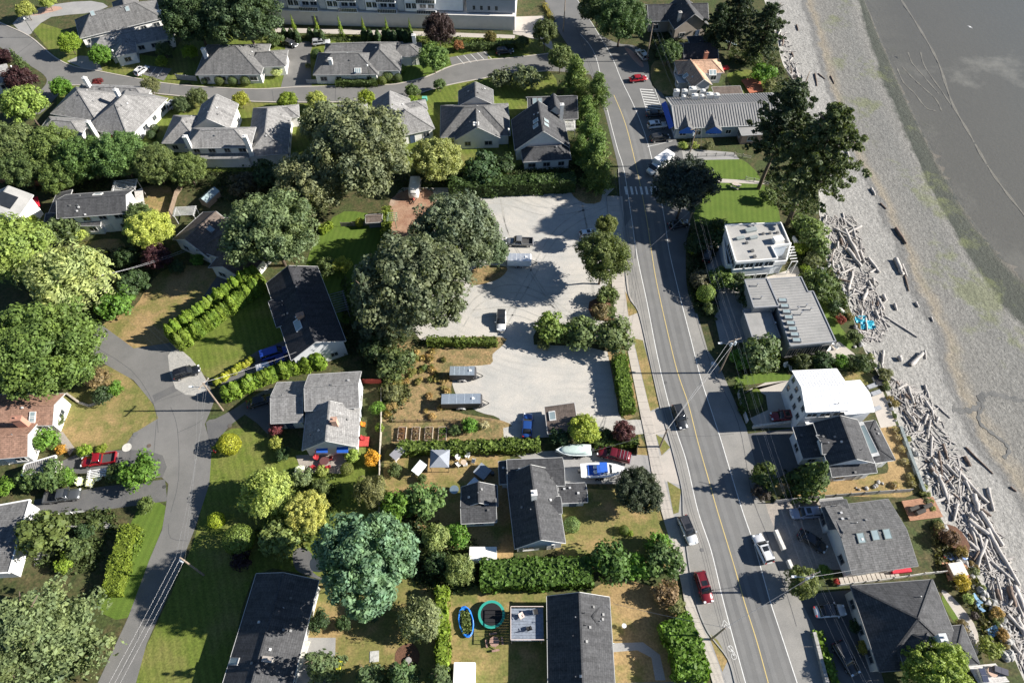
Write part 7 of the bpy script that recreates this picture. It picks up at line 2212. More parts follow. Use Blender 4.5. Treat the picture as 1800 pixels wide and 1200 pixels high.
def boat(u, v, deg, Ln, w, label, hull=(.78, .78, .78), deck=(.75, .75, .74), cover=None, cabin=True):
 p = P(u, v, 1.2)
 root = thing('motor_boat', label, 'boat', (p.x, p.y, 0), rad(deg), 'boats on trailers in the driveway')

 def bl(m, nm, mt, c=None, par=None, sm=False):
  return inst(nm, m.mesh(nm, mt, smooth=sm), par or root, color=c)
 secs = []
 vs_, fs = [], []
 n = 9
 for i in range(n):
  t = i / (n - 1)
  x = -Ln / 2 + Ln * t
  hw = w / 2 * (1 - max(0, (t - .45) / .55) ** 2.2) * (.93 + .07 * min(1, t * 5)) + .02
  zk = .55 + .75 * max(0, t - .6) ** 1.5
  zs = 1.45 + .35 * t * t
  vs_ += [(x, 0, zk), (x, hw * .75, zk + .28), (x, hw, zs), (x, hw * .86, zs + .03), (x, 0, zs + .05), (x, -hw * .86, zs + .03), (x, -hw, zs), (x, -hw * .75, zk + .28)]
 for i in range(n - 1):
  for k in range(8):
   fs.append((i * 8 + k, i * 8 + (k + 1) % 8, (i + 1) * 8 + (k + 1) % 8, (i + 1) * 8 + k))
 fs += [tuple(range(7, -1, -1)), tuple((n - 1) * 8 + k for k in range(8))]
 bl(MB().add(vs_, fs), 'hull', 'gloss', hull, None, False)
 if cabin:
  bl(loft([(-Ln * .02, w * .33, 1.5, 1.95), (Ln * .06, w * .33, 1.5, 2.2), (Ln * .12, w * .3, 1.5, 2.1), (Ln * .34, w * .18, 1.6, 1.85)], 12, 0, None, 4), 'cabin', 'gloss', deck, None, True)
  bl(loft([(Ln * .1, w * .31, 1.75, 2.16), (Ln * .16, w * .28, 1.75, 2.05)], 10, 0, None, 4), 'windscreen', 'car_glass')
  m = MB()
  m.box((-Ln * .2, 0, 1.56), (Ln * .3, w * .72, .1))
  bl(m, 'cockpit', 'cloth', (.03, .10, .42))
  m = MB()
  m.box((-Ln * .03, 0, 2.55), (Ln * .16, w * .7, .06))
  tp = bl(m, 'canvas_top', 'cloth', (.03, .12, .5))
  m = MB()
  for s in (-1, 1):
   m.bar((-Ln * .1, s * w * .36, 1.5), (-Ln * .08, s * w * .34, 2.55), .05)
   m.bar((Ln * .03, s * w * .36, 1.5), (Ln * .03, s * w * .34, 2.55), .05)
  bl(m, 'frame', 'metal', (.7, .7, .7), tp)
  for s in (-1, 1):
   bl(MB().box((-Ln * .2, s * w * .18, 1.8), (.5, .5, .45)), 'seat', 'cloth', (.75, .75, .75))
  m = MB()
  for k in range(7):
   t = .62 + .055 * k
   hwk = w / 2 * (1 - max(0, (t - .45) / .55) ** 2.2) * .86
   for s in (-1, 1):
    x = -Ln / 2 + Ln * t
    m.bar((x, s * hwk, 1.55 + .35 * t * t), (x, s * hwk, 2.0 + .35 * t * t), .03)
  bl(m, 'bow_rail', 'metal', (.7, .7, .7))
 if cover:
  bl(loft([(-Ln * .48, w * .4, 1.4, 1.75), (-Ln * .3, w * .44, 1.4, 2.1), (0, w * .42, 1.4, 2.15), (Ln * .25, w * .32, 1.5, 1.95), (Ln * .46, w * .06, 1.6, 1.75)], 12, 0, None, 2.4), 'cover', 'cloth', cover, None, True)
 bl(MB().box((-Ln / 2 - .25, 0, 1.25), (.45, .4, .9)), 'outboard_motor', 'plastic', (.06, .06, .06))
 m = MB()
 for s in (-1, 1):
  m.bar((-Ln * .45, s * w * .3, .45), (Ln * .3, s * w * .3, .45), .1)
  m.bar((Ln * .3, s * w * .3, .45), (Ln * .55, 0, .45), .1)
 for x in (-Ln * .3, Ln * .1):
  m.bar((x, -w * .4, .5), (x, w * .4, .5), .1)
 bl(m, 'boat_trailer', 'metal', (.35, .35, .35))
 add_wheels(root, (-Ln * .15, -Ln * .15 + .75), w / 2 - .1, .3)

boat(1062, 827, 1, 7.8, 2.6, 'white motor boat with blue canvas on a trailer in the driveway')
boat(1008, 792, 181, 6.0, 2.1, 'covered pale boat in the shade beside the maroon pickup', (.6, .66, .66), (.5, .55, .55), (.45, .55, .52), False)
# ================================================================== poles, wires and street furniture
def pole(u, v, h, label, arm=True, lamp=0, transformer=False, name='utility_pole', adeg=0):
 b = P(u, v)
 root = thing(name, label, 'utility pole', (b.x, b.y, 0))
 o = b
 m = MB()
 m.tube([(b.x, b.y, -.2), (b.x, b.y, h * .5), (b.x, b.y, h)], [.17, .145, .11], 8)
 m.build('pole', 'wood', root, (.27, .215, .17))
 ends = []
 ad = Vector((math.cos(rad(adeg)), math.sin(rad(adeg)), 0))
 if arm:
  a0, a1 = b + ad * 1.25 + Vector((0, 0, h - .35)), b - ad * 1.25 + Vector((0, 0, h - .35))
  co = MB().bar(a0, a1, .12, .14).build('crossarm', 'wood', root, (.3, .25, .2))
  for f in (.04, .36, .96):
   q = a0.lerp(a1, f)
   MB().lathe([(.05, 0), (.07, .08), (.04, .2)], (q.x, q.y, q.z + .07), 8).build('insulator', 'gloss', co, (.5, .5, .5))
   ends.append(q + Vector((0, 0, .26)))
 ends.append(b + Vector((0, 0, h + .05)))
 if transformer:
  for s in (-1, 1)[:2 if transformer == 2 else 1]:
   q = b + ad * .38 * s
   MB().lathe([(.22, 0), (.25, .08), (.25, .75), (.18, .9)], (q.x, q.y, h - 1.9), 12).build('transformer', 'paint', root, (.45, .5, .55))
 if lamp:
  q = b + Vector((lamp, 0, h - 1.3))
  m = MB()
  m.tube([b + Vector((0, 0, h - 1.9)), b + Vector((lamp * .5, 0, h - 1.4)), q], .05, 6)
  la = m.build('lamp_arm', 'metal', root, (.6, .6, .6))
  MB().box((q.x + (.25 if lamp > 0 else -.25), q.y, q.z), (.7, .3, .14)).build('lamp_head', 'plastic', la, (.7, .72, .72))
 return b, h, ends

def wire(a, b, label, sag=.5, r=.022, group=None, name='power_line', color=(.30, .30, .31)):
 a, b = Vector(a), Vector(b)
 pts = [a.lerp(b, t / 10) - Vector((0, 0, sag * 4 * (t / 10) * (1 - t / 10))) for t in range(11)]
 m = MB()
 m.tube(pts, r, 4)
 o = m.build(name, 'metal', None, color)
 rebase(o)
 return tag(o, label, 'wire', group)

pw_ = pole(392, 721, 9.6, 'timber utility pole with lamp arm at the west street junction', True, -2.2, False, adeg=60)
pb = pole(358, 1010, 9.0, 'timber utility pole with a transformer on the long lawn', False, 0, 1)
pn = pole(199, 530, 7.5, 'short utility pole beside the weeping cypress', True, 0, 1, adeg=30)
e1 = pole(1136, 108, 10.5, 'utility pole with wide crossarm beside the red kerb bay', True)
e2 = pole(1206, 292, 10.5, 'utility pole above the park lawn', True, 0, 1)
e3 = pole(1209, 398, 7.5, 'utility pole at the park edge by the black car', True)
e4 = pole(1264, 655, 11.0, 'utility pole with transformers beside the white driveway', True, -2.0, 2, adeg=20)
e5 = pole(1388, 1040, 9.8, 'utility pole with lamp standing in the olive tree', True, -2.0, 2, adeg=20)
s1 = pole(1160, 785, 6.8, 'short leaning pole on the sidewalk verge', False)
s2 = pole(1250, 1123, 8.0, 'plain pole on the sidewalk beside the tall hedge', False)
s3 = pole(990, 56, 9.0, 'pole at the mouth of the lane', False)

def run(a, b, what, sag=.7, grp=None):
 for i, (p, q, nm) in enumerate(zip(a, b, ('west', 'middle', 'east', 'top'))):
  wire(p, q, '%s wire of the line %s' % (nm, what), sag, .015, grp)

G1 = 'shore side power line wires'
far_n = [e1[2][k] + Vector((-25 + k, 75, 0)) for k in range(4)]
run(far_n, e1[2], 'running off the top beside the main road', .8, G1)
run(e1[2], e2[2], 'between the red kerb bay pole and the park pole', .8, G1)
run(e2[2], e3[2], 'between the two park poles', .4, G1)
run(e3[2], e4[2], 'from the park edge to the white driveway pole', 1.0, G1)
run(e4[2], e5[2], 'between the white driveway pole and the olive tree pole', 1.2, G1)
run(e5[2], [q + Vector((13, -52, 0)) for q in e5[2]], 'leaving the bottom edge over the dark hip roof', .8, G1)
G2 = 'west street power line wires'
for k, q in enumerate(pw_[2][:3]):
 wire(q, pb[2][0] + Vector((-.6 + .5 * k, 0, -.4 * k)), ['west', 'middle', 'east'][k] + ' wire above the side street between its two poles', .9, .009, G2)
 wire(pb[2][0] + Vector((-.6 + .5 * k, 0, -.4 * k)), pb[2][0] + Vector((-12 + .5 * k, -40, -.4 * k)), ['west', 'middle', 'east'][k] + ' wire over the side street leaving the bottom edge', .8, .009, G2)
 wire(pw_[2][k], pn[2][k] if k < len(pn[2]) else pn[2][-1], ['first', 'second', 'third'][k] + ' wire from the junction pole to the cypress pole', .8, .009, G2)
wire(pn[2][0], P(330, 440, 3.5), 'service wire from the cypress pole to the brown roofed house', .6)
wire(pn[2][1], P(345, 430, 3.5), 'second service wire to the brown roofed house', .6)
wire(pw_[2][-1], P(590, 590, 4.5), 'service wire from the junction pole to the dark long roof', .8)
wire(e4[2][1], s1[2][-1], 'wire crossing the road to the short leaning pole', .4, .03)
wire(e4[2][2], s1[2][-1] - Vector((0, 0, .6)), 'lower wire crossing the road to the short leaning pole', .5, .03)
wire(s1[2][-1], P(1010, 800, 4.0), 'service wire from the leaning pole to the steep gabled house', .5)
wire(e5[2][0], s2[2][-1], 'wire crossing the road to the plain pole', .4, .03)
wire(s2[2][-1], P(1078, 1060, 4.2), 'service wire from the plain pole over the straw yard', .5)
wire(e3[2][0], P(1122, 452, .4), 'guy wire slanting over the road from the park edge', .2, .03)
wire(e5[2][2], P(1505, 1000, 5.2), 'service wire from the olive tree pole to the skylight house', .4, .03)

def lamp_post(u, v, label, h=5.0):
 b = P(u, v)
 root = thing('lamp_post', label, 'street lamp', (b.x, b.y, 0), 0, 'green lamp posts along the lane')
 MB().tube([(b.x, b.y, 0), (b.x, b.y, h)], [.08, .05], 8).build('post', 'metal', root, (.05, .09, .07))
 MB().lathe([(.05, 0), (.2, .12), (.22, .4), (.12, .55)], (b.x, b.y, h), 10).build('globe', 'plastic', root, (.75, .75, .72))

for u, v, l in ((63, 66, 'lamp post at the wide driveway by the lane'), (215, 122, 'lamp post below the white front wall'), (762, 130, 'lamp post on the lawn inside the lane bend'), (652, 148, 'lamp post at the long clipped hedge'), (42, 150, 'lamp post beside the purple plum'), (894, 260, 'lamp post beside the steep roofed home')):
 lamp_post(u, v, l)

def single(name, label, cat, mb_, mt, color=None, group=None):
 o = rebase(mb_.build(name, mt, None, color))
 return tag(o, label, cat, group)

# hydrant, manholes
hb = P(378, 794)
root = thing('fire_hydrant', 'red fire hydrant beside the lime globe', 'hydrant', (hb.x, hb.y, 0))
MB().lathe([(.2, 0), (.16, .08), (.14, .55), (.18, .6), (.1, .78)], hb, 10).build('barrel', 'paint', root, (.5, .03, .02))
MB().bar(hb + Vector((-.28, 0, .45)), hb + Vector((.28, 0, .45)), .14).build('outlet', 'paint', root, (.6, .6, .58))
for u, v, r, c, l in ((262, 783, .35, (.12, .09, .07), 'round iron manhole cover on the side street'), (223, 786, .8, (.55, .53, .48), 'pale oval concrete cover at the driveway mouth'), (289, 855, .3, (.06, .06, .06), 'small drain grate by the lower driveway'), (1170, 672, .3, (.1, .1, .1), 'round manhole cover on the main road'),
      (404, 748, .35, (.1, .09, .08), 'manhole cover in the curving driveway'), (1234, 966, .3, (.12, .12, .12), 'manhole cover beside the parked silver crossover'), (238, 763, .45, (.14, .14, .14), 'dark access cover at the dry lawn corner')):
 p_ = P(u, v, .045)
 single('manhole_cover', l, 'manhole cover', MB().lathe([(r, 0), (r, .025)], p_, 16), 'paint', c, 'covers in the street')

# ------------------------------------------------------------------ fences and walls
def fence(label, path, h, color, name='fence', step=2.4, board=True, th=.06, mt='wood'):
 pts = [P(u, v) for u, v in path]
 c = (pts[0] + pts[-1]) / 2
 root = thing(name, label, 'fence', (c.x, c.y, 0))
 for a, b in zip(pts[:-1], pts[1:]):
  ln = (b - a).length
  n = max(1, round(ln / step))
  for k in range(n):
   q0, q1 = a.lerp(b, k / n), a.lerp(b, (k + 1) / n)
   MB().box((q0.x, q0.y, h / 2 + .05), (.12, .12, h + .1)).build('post', mt, root, [x * .9 for x in color])
   if board:
    d = (q1 - q0).normalized() * .07
    MB().bar(q0 + d + Vector((0, 0, h / 2)), q1 - d + Vector((0, 0, h / 2)), th, h - .1).build('panel', mt, root, color)
   else:
    for z in (.35, .8, 1.2):
     if z < h:
      MB().bar(q0 + Vector((0, 0, z)), q1 + Vector((0, 0, z)), .05, .08).build('rail', mt, root, color)
 return root

fence('long wire topped fence between the weeds and the grey shingled house', [(672, 690), (671, 760), (669, 800), (668, 900), (665, 920)], 1.5, (.36, .33, .28))
fence('red timber fence beside the grey shingled house', [(632, 674), (672, 674)], 1.6, (.38, .07, .05))
fence('rail fence above the raised garden beds', [(690, 742), (780, 741), (868, 740)], 1.1, (.2, .15, .11), board=False)
fence('grey board fence beside the balcony home', [(250, 245), (285, 202)], 1.7, (.42, .43, .44))
fence('grey board fence below the chimney home', [(312, 140), (348, 143)], 1.5, (.3, .31, .32))
fence('pale board fence before the white front wall', [(204, 112), (230, 102)], 1.4, (.6, .62, .62))
fence('grey fence around the wide home patio', [(540, 148), (580, 147)], 1.3, (.3, .31, .33))
fence('white fence between the shore gardens', [(1472, 1030), (1540, 1022), (1620, 1010), (1660, 1006)], 1.2, (.66, .64, .6))
fence('low concrete and timber wall beside the white driveway', [(1296, 692), (1304, 722), (1312, 745)], 1.3, (.5, .5, .5), 'wall_fence', 1.5, True, .15, 'paint')
fence('dark timber fence below the black gabled house', [(1360, 884), (1440, 876), (1540, 868), (1600, 864)], 1.4, (.33, .32, .31))
fence('timber fence below the metal building ramp', [(1225, 276), (1290, 274), (1320, 280)], 1.0, (.4, .36, .32), board=False)
fence('picket rail around the park edge', [(1310, 316), (1340, 322), (1350, 326)], .9, (.4, .38, .36), board=False)
fence('brown fence behind the dark grey house', [(0, 322), (60, 326), (120, 336)], 1.7, (.2, .09, .05))
fence('brown fence beside the back garden deck', [(300, 385), (312, 345), (325, 325)], 1.6, (.2, .15, .11))
fence('grey fence along the shaded lawn by the shed', [(600, 398), (676, 396)], 1.2, (.2, .18, .16))
fence('short dark fence by the covered boat', [(1118, 800), (1120, 782)], 1.2, (.08, .07, .06))
fence('white board fence beside the white deck house', [(205, 392), (215, 408)], 1.3, WHT)
fence('trellis fence on the corner garden', [(108, 906), (150, 900)], .9, (.7, .7, .68), board=False)

def wall(label, path, h, th, color, mt='stone', name='garden_wall'):
 pts = [P(u, v) for u, v in path]
 c = (pts[0] + pts[-1]) / 2
 root = thing(name, label, 'wall', (c.x, c.y, 0))
 for a, b in zip(pts[:-1], pts[1:]):
  n = max(1, round((b - a).length / 1.6))
  for k in range(n):
   MB().bar(a.lerp(b, (k + .01) / n) + Vector((0, 0, h / 2)), a.lerp(b, (k + .99) / n) + Vector((0, 0, h / 2)), th, h).build('block', mt, root, color)
 return root

wall('low white block wall on the forecourt pavers', [(1361, 934), (1376, 968)], 1.0, .5, (.62, .6, .56))
wall('second low white wall below the pavers', [(1383, 986), (1390, 1002)], 1.0, .5, (.62, .6, .56))
wall('white garden wall before the skylight house', [(1450, 892), (1462, 925), (1472, 955)], 1.2, .45, (.6, .58, .55))
wall('white garden wall below the gate of the skylight house', [(1477, 968), (1492, 1004)], 1.2, .45, (.6, .58, .55))
wall('stone wall along the driveway of the dark hip roofed house', [(1428, 1112), (1440, 1160), (1452, 1205)], .9, .5, (.32, .31, .29))
wall('low curved stone edging of the dry lawn bed', [(118, 692), (140, 708), (157, 714), (180, 706)], .35, .35, (.45, .4, .34))
wall('grey seawall along the dry shore lawn', [(1580, 752), (1600, 808), (1622, 866)], .8, .5, (.2, .23, .23))
wall('low white wall above the beach path', [(1392, 420), (1400, 430), (1425, 428)], 1.0, .3, WHT)
wall('low wall along the white driveway', [(1322, 752), (1400, 742)], .8, .35, (.6, .55, .48))

# ------------------------------------------------------------------ garden things
def raised_bed(u, v, w_px, label, plants=(.16, .11, .06)):
 p_ = P(u, v)
 root = thing('raised_bed', label, 'garden bed', (p_.x, p_.y, 0), 0, 'row of raised garden beds')
 W, D = 1.35, 2.6
 for s in (-1, 1):
  MB().box((p_.x + s * W / 2, p_.y, .25), (.08, D, .5)).build('board', 'wood', root, (.4, .34, .27))
  MB().box((p_.x, p_.y + s * D / 2, .25), (W - .1, .08, .5)).build('board', 'wood', root, (.4, .34, .27))
 MB().box((p_.x, p_.y, .28), (W - .1, .06, .5)).build('board', 'wood', root, (.55, .5, .42))
 MB().box((p_.x, p_.y, .2), (W - .1, D - .1, .4)).build('soil', 'mulch', root)
 rg = np.random.default_rng(int(u))
 n = 220
 C = np.stack([rg.uniform(-.55, .55, n), rg.uniform(-1.15, 1.15, n), rg.uniform(.42, .75, n)], 1)
 V, F = quads(rg, C, rg.normal(size=(n, 3)) + np.array([0, 0, 1.2]), .16)
 o = inst('seedlings', np_mesh('seedlings', V, F, 'leaf'), root, color=plants)
 o['kind'] = 'stuff'

for u, l, c in ((707, 'raised garden bed at the left end, rusty crop', (.2, .11, .05)), (731, 'raised garden bed second from left, brown crop', (.19, .14, .08)), (754, 'raised garden bed third from left, straw crop', (.24, .2, .12)), (778, 'raised garden bed at the right end, green crop', (.1, .17, .03))):
 raised_bed(u, 764, 14, l, c)

def gazebo():
 p_ = P(775, 815, 0)
 root = thing('gazebo', 'grey canvas gazebo in the dry back yard', 'gazebo', (p_.x, p_.y, 0))
 s, h = 1.6, 2.2
 m = MB()
 for x in (-1, 1):
  for y in (-1, 1):
   MB().tube([(p_.x + x * s * .92, p_.y + y * s * .92, 0), (p_.x + x * s * .92, p_.y + y * s * .92, h)], .05, 6).build('post', 'metal', root, (.15, .15, .15))
 ap = Vector((p_.x, p_.y, h + .95))
 cs = [Vector((p_.x + x * s, p_.y + y * s, h)) for x, y in ((-1, -1), (1, -1), (1, 1), (-1, 1))]
 for k in range(4):
  a, b = cs[k], cs[(k + 1) % 4]
  MB().add([a, b, ap, a - Vector((0, 0, .06)), b - Vector((0, 0, .06)), ap - Vector((0, 0, .06))], [(0, 1, 2), (5, 4, 3), (0, 3, 4, 1)]).build('canopy_panel', 'cloth', root, (.27, .29, .33))

gazebo()

def table_set(u, v, label, col=(.35, .25, .18), r=.6, chairs=4, ccol=(.6, .6, .6)):
 p_ = P(u, v, .7)
 root = thing('patio_table', label, 'table', (p_.x, p_.y, 0))
 MB().lathe([(r, .7), (r, .75)], (p_.x, p_.y, 0), 14).build('table_top', 'paint', root, col)
 MB().lathe([(.25, 0), (.06, .06), (.05, .7)], (p_.x, p_.y, 0), 8).build('leg', 'metal', root, (.3, .3, .3))
 return p_

def chair(p_, ang, label, col, wide=.55, group=None):
 root = thing('patio_chair', label, 'chair', p_, ang, group)

 def bl(m, nm, mt='plastic'):
  return inst(nm, m.mesh(nm, mt), root, color=col)
 bl(MB().box((0, 0, .42), (wide, .55, .07)), 'seat')
 bl(MB().frame((0, .3, .75), (wide / 2, 0, 0), (0, .03, .01), (0, .1, .36)), 'backrest')
 for x in (-1, 1):
  for y in (-1, 1):
   bl(MB().box((x * (wide / 2 - .04), y * .24, .2), (.05, .05, .4)), 'leg')
  bl(MB().box((x * wide / 2, 0, .62), (.07, .5, .05)), 'armrest')
 return root

def chair_at(u, v, deg, label, col, wide=.6, group=None, z=.02):
 q = P(u, v, z)
 return chair((q.x, q.y, z), rad(deg), label, col, wide, group)

table_set(815, 812, 'round table among white chairs in the dry yard', (.5, .4, .3), .5)
for u, v, d, l in ((806, 806, 60, 'white chair left of the yard table'), (822, 803, -20, 'white chair behind the yard table'), (806, 818, 130, 'white chair below left of the yard table'), (818, 818, 190, 'white chair below the yard table'), (832, 812, -100, 'white chair right of the yard table')):
 chair_at(u, v, d, l, WHT, .7, 'white chairs in the dry yard')
table_set(570, 810, 'dark patio table by the grey shingled house', (.12, .05, .05), .8)
for u, v, d, l in ((558, 806, 80, 'red chair left of the patio table'), (582, 806, -80, 'red chair right of the patio table'), (566, 820, 180, 'red chair below the patio table'), (552, 822, 150, 'red chair nearest the weeping tree'), (578, 822, 200, 'red chair beside the clipped bush'), (640, 772, 90, 'red chair on the narrow side deck'), (640, 748, 90, 'orange chair beside the side deck')):
 chair_at(u, v, d, l, (.34, .03, .035) if 'red' in l else (.6, .2, .02), .75, 'red garden chairs')
single('side_deck', 'red timber bench deck beside the grey shingled house', 'deck', MB().box(tuple(P(635, 776, .3)), (2.6, 1.8, .3)), 'wood', (.42, .06, .05))
for u, l in ((566, 'left blue awning on the grey shingled house'), (602, 'right blue awning on the grey shingled house')):
 q = P(u, 790, 2.5)
 root = thing('awning', l, 'awning', (q.x, q.y, 0))
 MB().frame(q, (.95, 0, 0), (0, .45, .25), (0, -.01, .03)).build('canvas', 'cloth', root, (.02, .10, .45))
 MB().bar(q + Vector((-.95, -.45, -.25)), q + Vector((.95, -.45, -.25)), .06).build('front_bar', 'metal', root, (.7, .7, .7))

def canopy_swing(u, v, deg, label, top, base):
 q = P(u, v, 1.0)
 root = thing('garden_swing', label, 'swing seat', (q.x, q.y, 0), rad(deg))

 def bl(m, nm, mt='paint', c=None):
  return inst(nm, m.mesh(nm, mt), root, color=c)
 for s in (-1, 1):
  m = MB()
  m.bar((s * 1.0, -.7, 0), (s * .95, 0, 1.9), .07)
  m.bar((s * 1.0, .7, 0), (s * .95, 0, 1.9), .07)
  bl(m, 'side_frame', 'wood', base)
 bl(MB().frame((0, 0, 1.98), (1.15, 0, 0), (0, .75, .08), (0, 0, .04)), 'canopy', 'cloth', top)
 bl(MB().box((0, 0, .5), (1.7, .6, .1)), 'seat', 'wood', base)
 m = MB()
 for k in range(6):
  m.box((0, .33, .6 + k * .1), (1.7, .05, .07))
 bl(m, 'backrest', 'wood', base)

canopy_swing(700, 800, 50, 'pale garden swing under a grey canopy by the long fence', (.22, .22, .24), (.62, .58, .55))
canopy_swing(738, 826, 55, 'white roofed arbour seat in the dry yard', (.66, .70, .70), (.5, .52, .5))

def box_thing(name, label, cat, u, v, z, size, deg, color, mt='paint', lid=None, group=None):
 q = P(u, v, z + size[2])
 root = thing(name, label, cat, (q.x, q.y, z), rad(deg), group)
 inst('body', loft([(-size[0] / 2, size[1] / 2 * .97, 0, size[2]), (-size[0] / 2 + .05, size[1] / 2, 0, size[2]), (size[0] / 2 - .05, size[1] / 2, 0, size[2]), (size[0] / 2, size[1] / 2 * .97, 0, size[2])], 12, 0, None, 12).mesh('body', mt), root, color=color)
 if lid:
  for s in (-1, 1):
   inst('lid', MB().box((s * size[0] / 4, 0, size[2] + .06), (size[0] / 2 - .03, size[1] + .04, .12)).mesh('lid', 'cloth'), root, color=lid)
 return root

box_thing('hot_tub', 'covered grey hot tub behind the charcoal gabled house', 'hot tub', 848, 828, 0, (2.2, 2.2, .9), 52, (.15, .12, .1), 'paint', (.24, .27, .31))
box_thing('cooler_chest', 'pale blue lidded chest beside the hot tub', 'chest', 831, 848, 0, (1.8, .9, .6), 48, (.5, .55, .6), 'plastic', (.6, .66, .72))
single('drying_rack', 'round glass top table on the shaded yard', 'table', MB().lathe([(.3, 0), (.05, .05), (.05, .7), (.75, .72), (.75, .76)], P(799, 863, 0), 16), 'metal', (.35, .45, .5))
box_thing('covered_trailer', 'white tarpaulin covered box beside the dark hedge', 'shed', 849, 972, 0, (4.2, 2.2, 1.9), 0, (.74, .73, .70), 'cloth')
box_thing('shed', 'white roofed shed at the bottom edge of the trampoline lawn', 'shed', 816, 1185, 0, (3.0, 3.4, 2.0), 0, WHT, 'paint')

def trampoline():
 q = P(864, 1079, .9)
 root = thing('trampoline', 'round trampoline with a turquoise edge on the lawn', 'trampoline', (q.x, q.y, 0))
 n = 24
 m = MB()
 for r0, r1, mm in ((1.62, 2.0, m),):
  vs_ = [(q.x + r * math.cos(2 * math.pi * k / n), q.y + r * math.sin(2 * math.pi * k / n), z) for r, z in ((r0, .9), (r1, .9), (r1, .82), (r0, .82)) for k in range(n)]
  m.add(vs_, [(i * n + k, i * n + (k + 1) % n, ((i + 1) % 4) * n + (k + 1) % n, ((i + 1) % 4) * n + k) for i in range(4) for k in range(n)])
 m.build('edge_pad', 'plastic', root, (.03, .30, .24))
 MB().lathe([(1.6, .86), (1.6, .88)], (q.x, q.y, 0), 24).build('mat', 'cloth', root, (.02, .02, .022))
 for k in range(6):
  a = k * math.pi / 3
  MB().tube([(q.x + 1.85 * math.cos(a), q.y + 1.85 * math.sin(a), 0), (q.x + 1.85 * math.cos(a), q.y + 1.85 * math.sin(a), .85)], .04, 6).build('leg', 'metal', root, (.5, .5, .5))

trampoline()

def pool():
 q = P(819, 1092, .4)
 root = thing('paddling_pool', 'collapsed blue pool filled with green cuttings', 'pool', (q.x, q.y, 0), rad(12))
 n = 20
 rg = random.Random(3)
 ring = [(1.05 * math.cos(2 * math.pi * k / n), 2.1 * math.sin(2 * math.pi * k / n)) for k in range(n)]
 m = MB()
 vs_ = []
 for f, z in ((1.0, 0), (1.08, .45), (.98, .55), (.8, .12)):
  for x, y in ring:
   vs_.append((x * f + rg.uniform(-.06, .06), y * f + rg.uniform(-.06, .06), z + rg.uniform(-.05, .08)))
 m.add(vs_, [(i * n + k, i * n + (k + 1) % n, (i + 1) * n + (k + 1) % n, (i + 1) * n + k) for i in range(3) for k in range(n)])
 inst('pool_wall', m.mesh('pool_wall', 'plastic'), root, color=(.015, .16, .62))
 rgn = np.random.default_rng(8)
 C = np.stack([rgn.uniform(-.7, .7, 700), rgn.uniform(-1.6, 1.6, 700), rgn.uniform(.1, .7, 700)], 1)
 V, F = quads(rgn, C, rgn.normal(size=(700, 3)) + np.array([0, 0, 1]), .2, 1.4)
 o = inst('plant_cuttings', np_mesh('plant_cuttings', V, F, 'leaf'), root, color=(.14, .18, .06))
 o['kind'] = 'stuff'

pool()

def picnic_octagon():
 q = P(869, 1127, .7)
 root = thing('picnic_table', 'octagonal brown picnic table on the trampoline lawn', 'table', (q.x, q.y, 0), rad(10))
 inst('table_top', MB().lathe([(.75, .7), (.75, .76)], (0, 0, 0), 8).mesh('table_top', 'wood'), root, color=(.32, .2, .16))
 for k in range(4):
  a = k * math.pi / 2
  inst('bench', MB().frame((math.cos(a) * 1.15, math.sin(a) * 1.15, .42), (-math.sin(a) * .55, math.cos(a) * .55, 0), (math.cos(a) * .15, math.sin(a) * .15, 0), (0, 0, .03)).mesh('bench', 'wood'), root, color=(.3, .19, .15))
  inst('leg', MB().bar((math.cos(a) * .4, math.sin(a) * .4, .7), (math.cos(a) * 1.1, math.sin(a) * 1.1, 0), .08).mesh('leg', 'wood'), root, color=(.25, .16, .12))

picnic_octagon()
q = P(925, 1097, 2.6)
root = thing('deck', 'blue grey raised deck beside the long charcoal roof', 'deck', (q.x, q.y, 0))
a0, a1 = P(898, 1068, 2.2), P(956, 1126, 2.2)
for k in range(12):
 f0, f1 = k / 12, (k + .94) / 12
 MB().prism([(a0.x, a0.y + (a1.y - a0.y) * f0), (a1.x, a0.y + (a1.y - a0.y) * f0), (a1.x, a0.y + (a1.y - a0.y) * f1), (a0.x, a0.y + (a1.y - a0.y) * f1)], 2.1, 2.2).build('plank', 'wood', root, (.2, .23, .28))
for x in (a0.x + .1, a1.x - .3):
 for y in (a0.y - .1, a1.y + .1):
  MB().box((x, y, 1.05), (.15, .15, 2.1)).build('post', 'wood', root, (.3, .25, .2))
m = MB()
for pa, pb_ in (((a0.x, a0.y), (a0.x, a1.y)), ((a0.x, a1.y), (a1.x, a1.y)), ((a0.x, a0.y), (a1.x, a0.y))):
 m.bar((pa[0], pa[1], 3.15), (pb_[0], pb_[1], 3.15), .1)
 for k in range(9):
  f = k / 8
  x, y = pa[0] + (pb_[0] - pa[0]) * f, pa[1] + (pb_[1] - pa[1]) * f
  m.bar((x, y, 2.2), (x, y, 3.15), .05)
m.build('railing', 'paint', root, (.6, .5, .45))
chair_at(917, 1084, 30, 'pale chair on the blue grey deck', (.6, .5, .45), .7, None, 2.22)
chair_at(930, 1105, 200, 'black chair on the blue grey deck', (.03, .03, .03), .7, None, 2.22)
chair_at(942, 1076, 100, 'dark lounge chair at the deck corner', (.03, .03, .03), .7, None, 2.22)
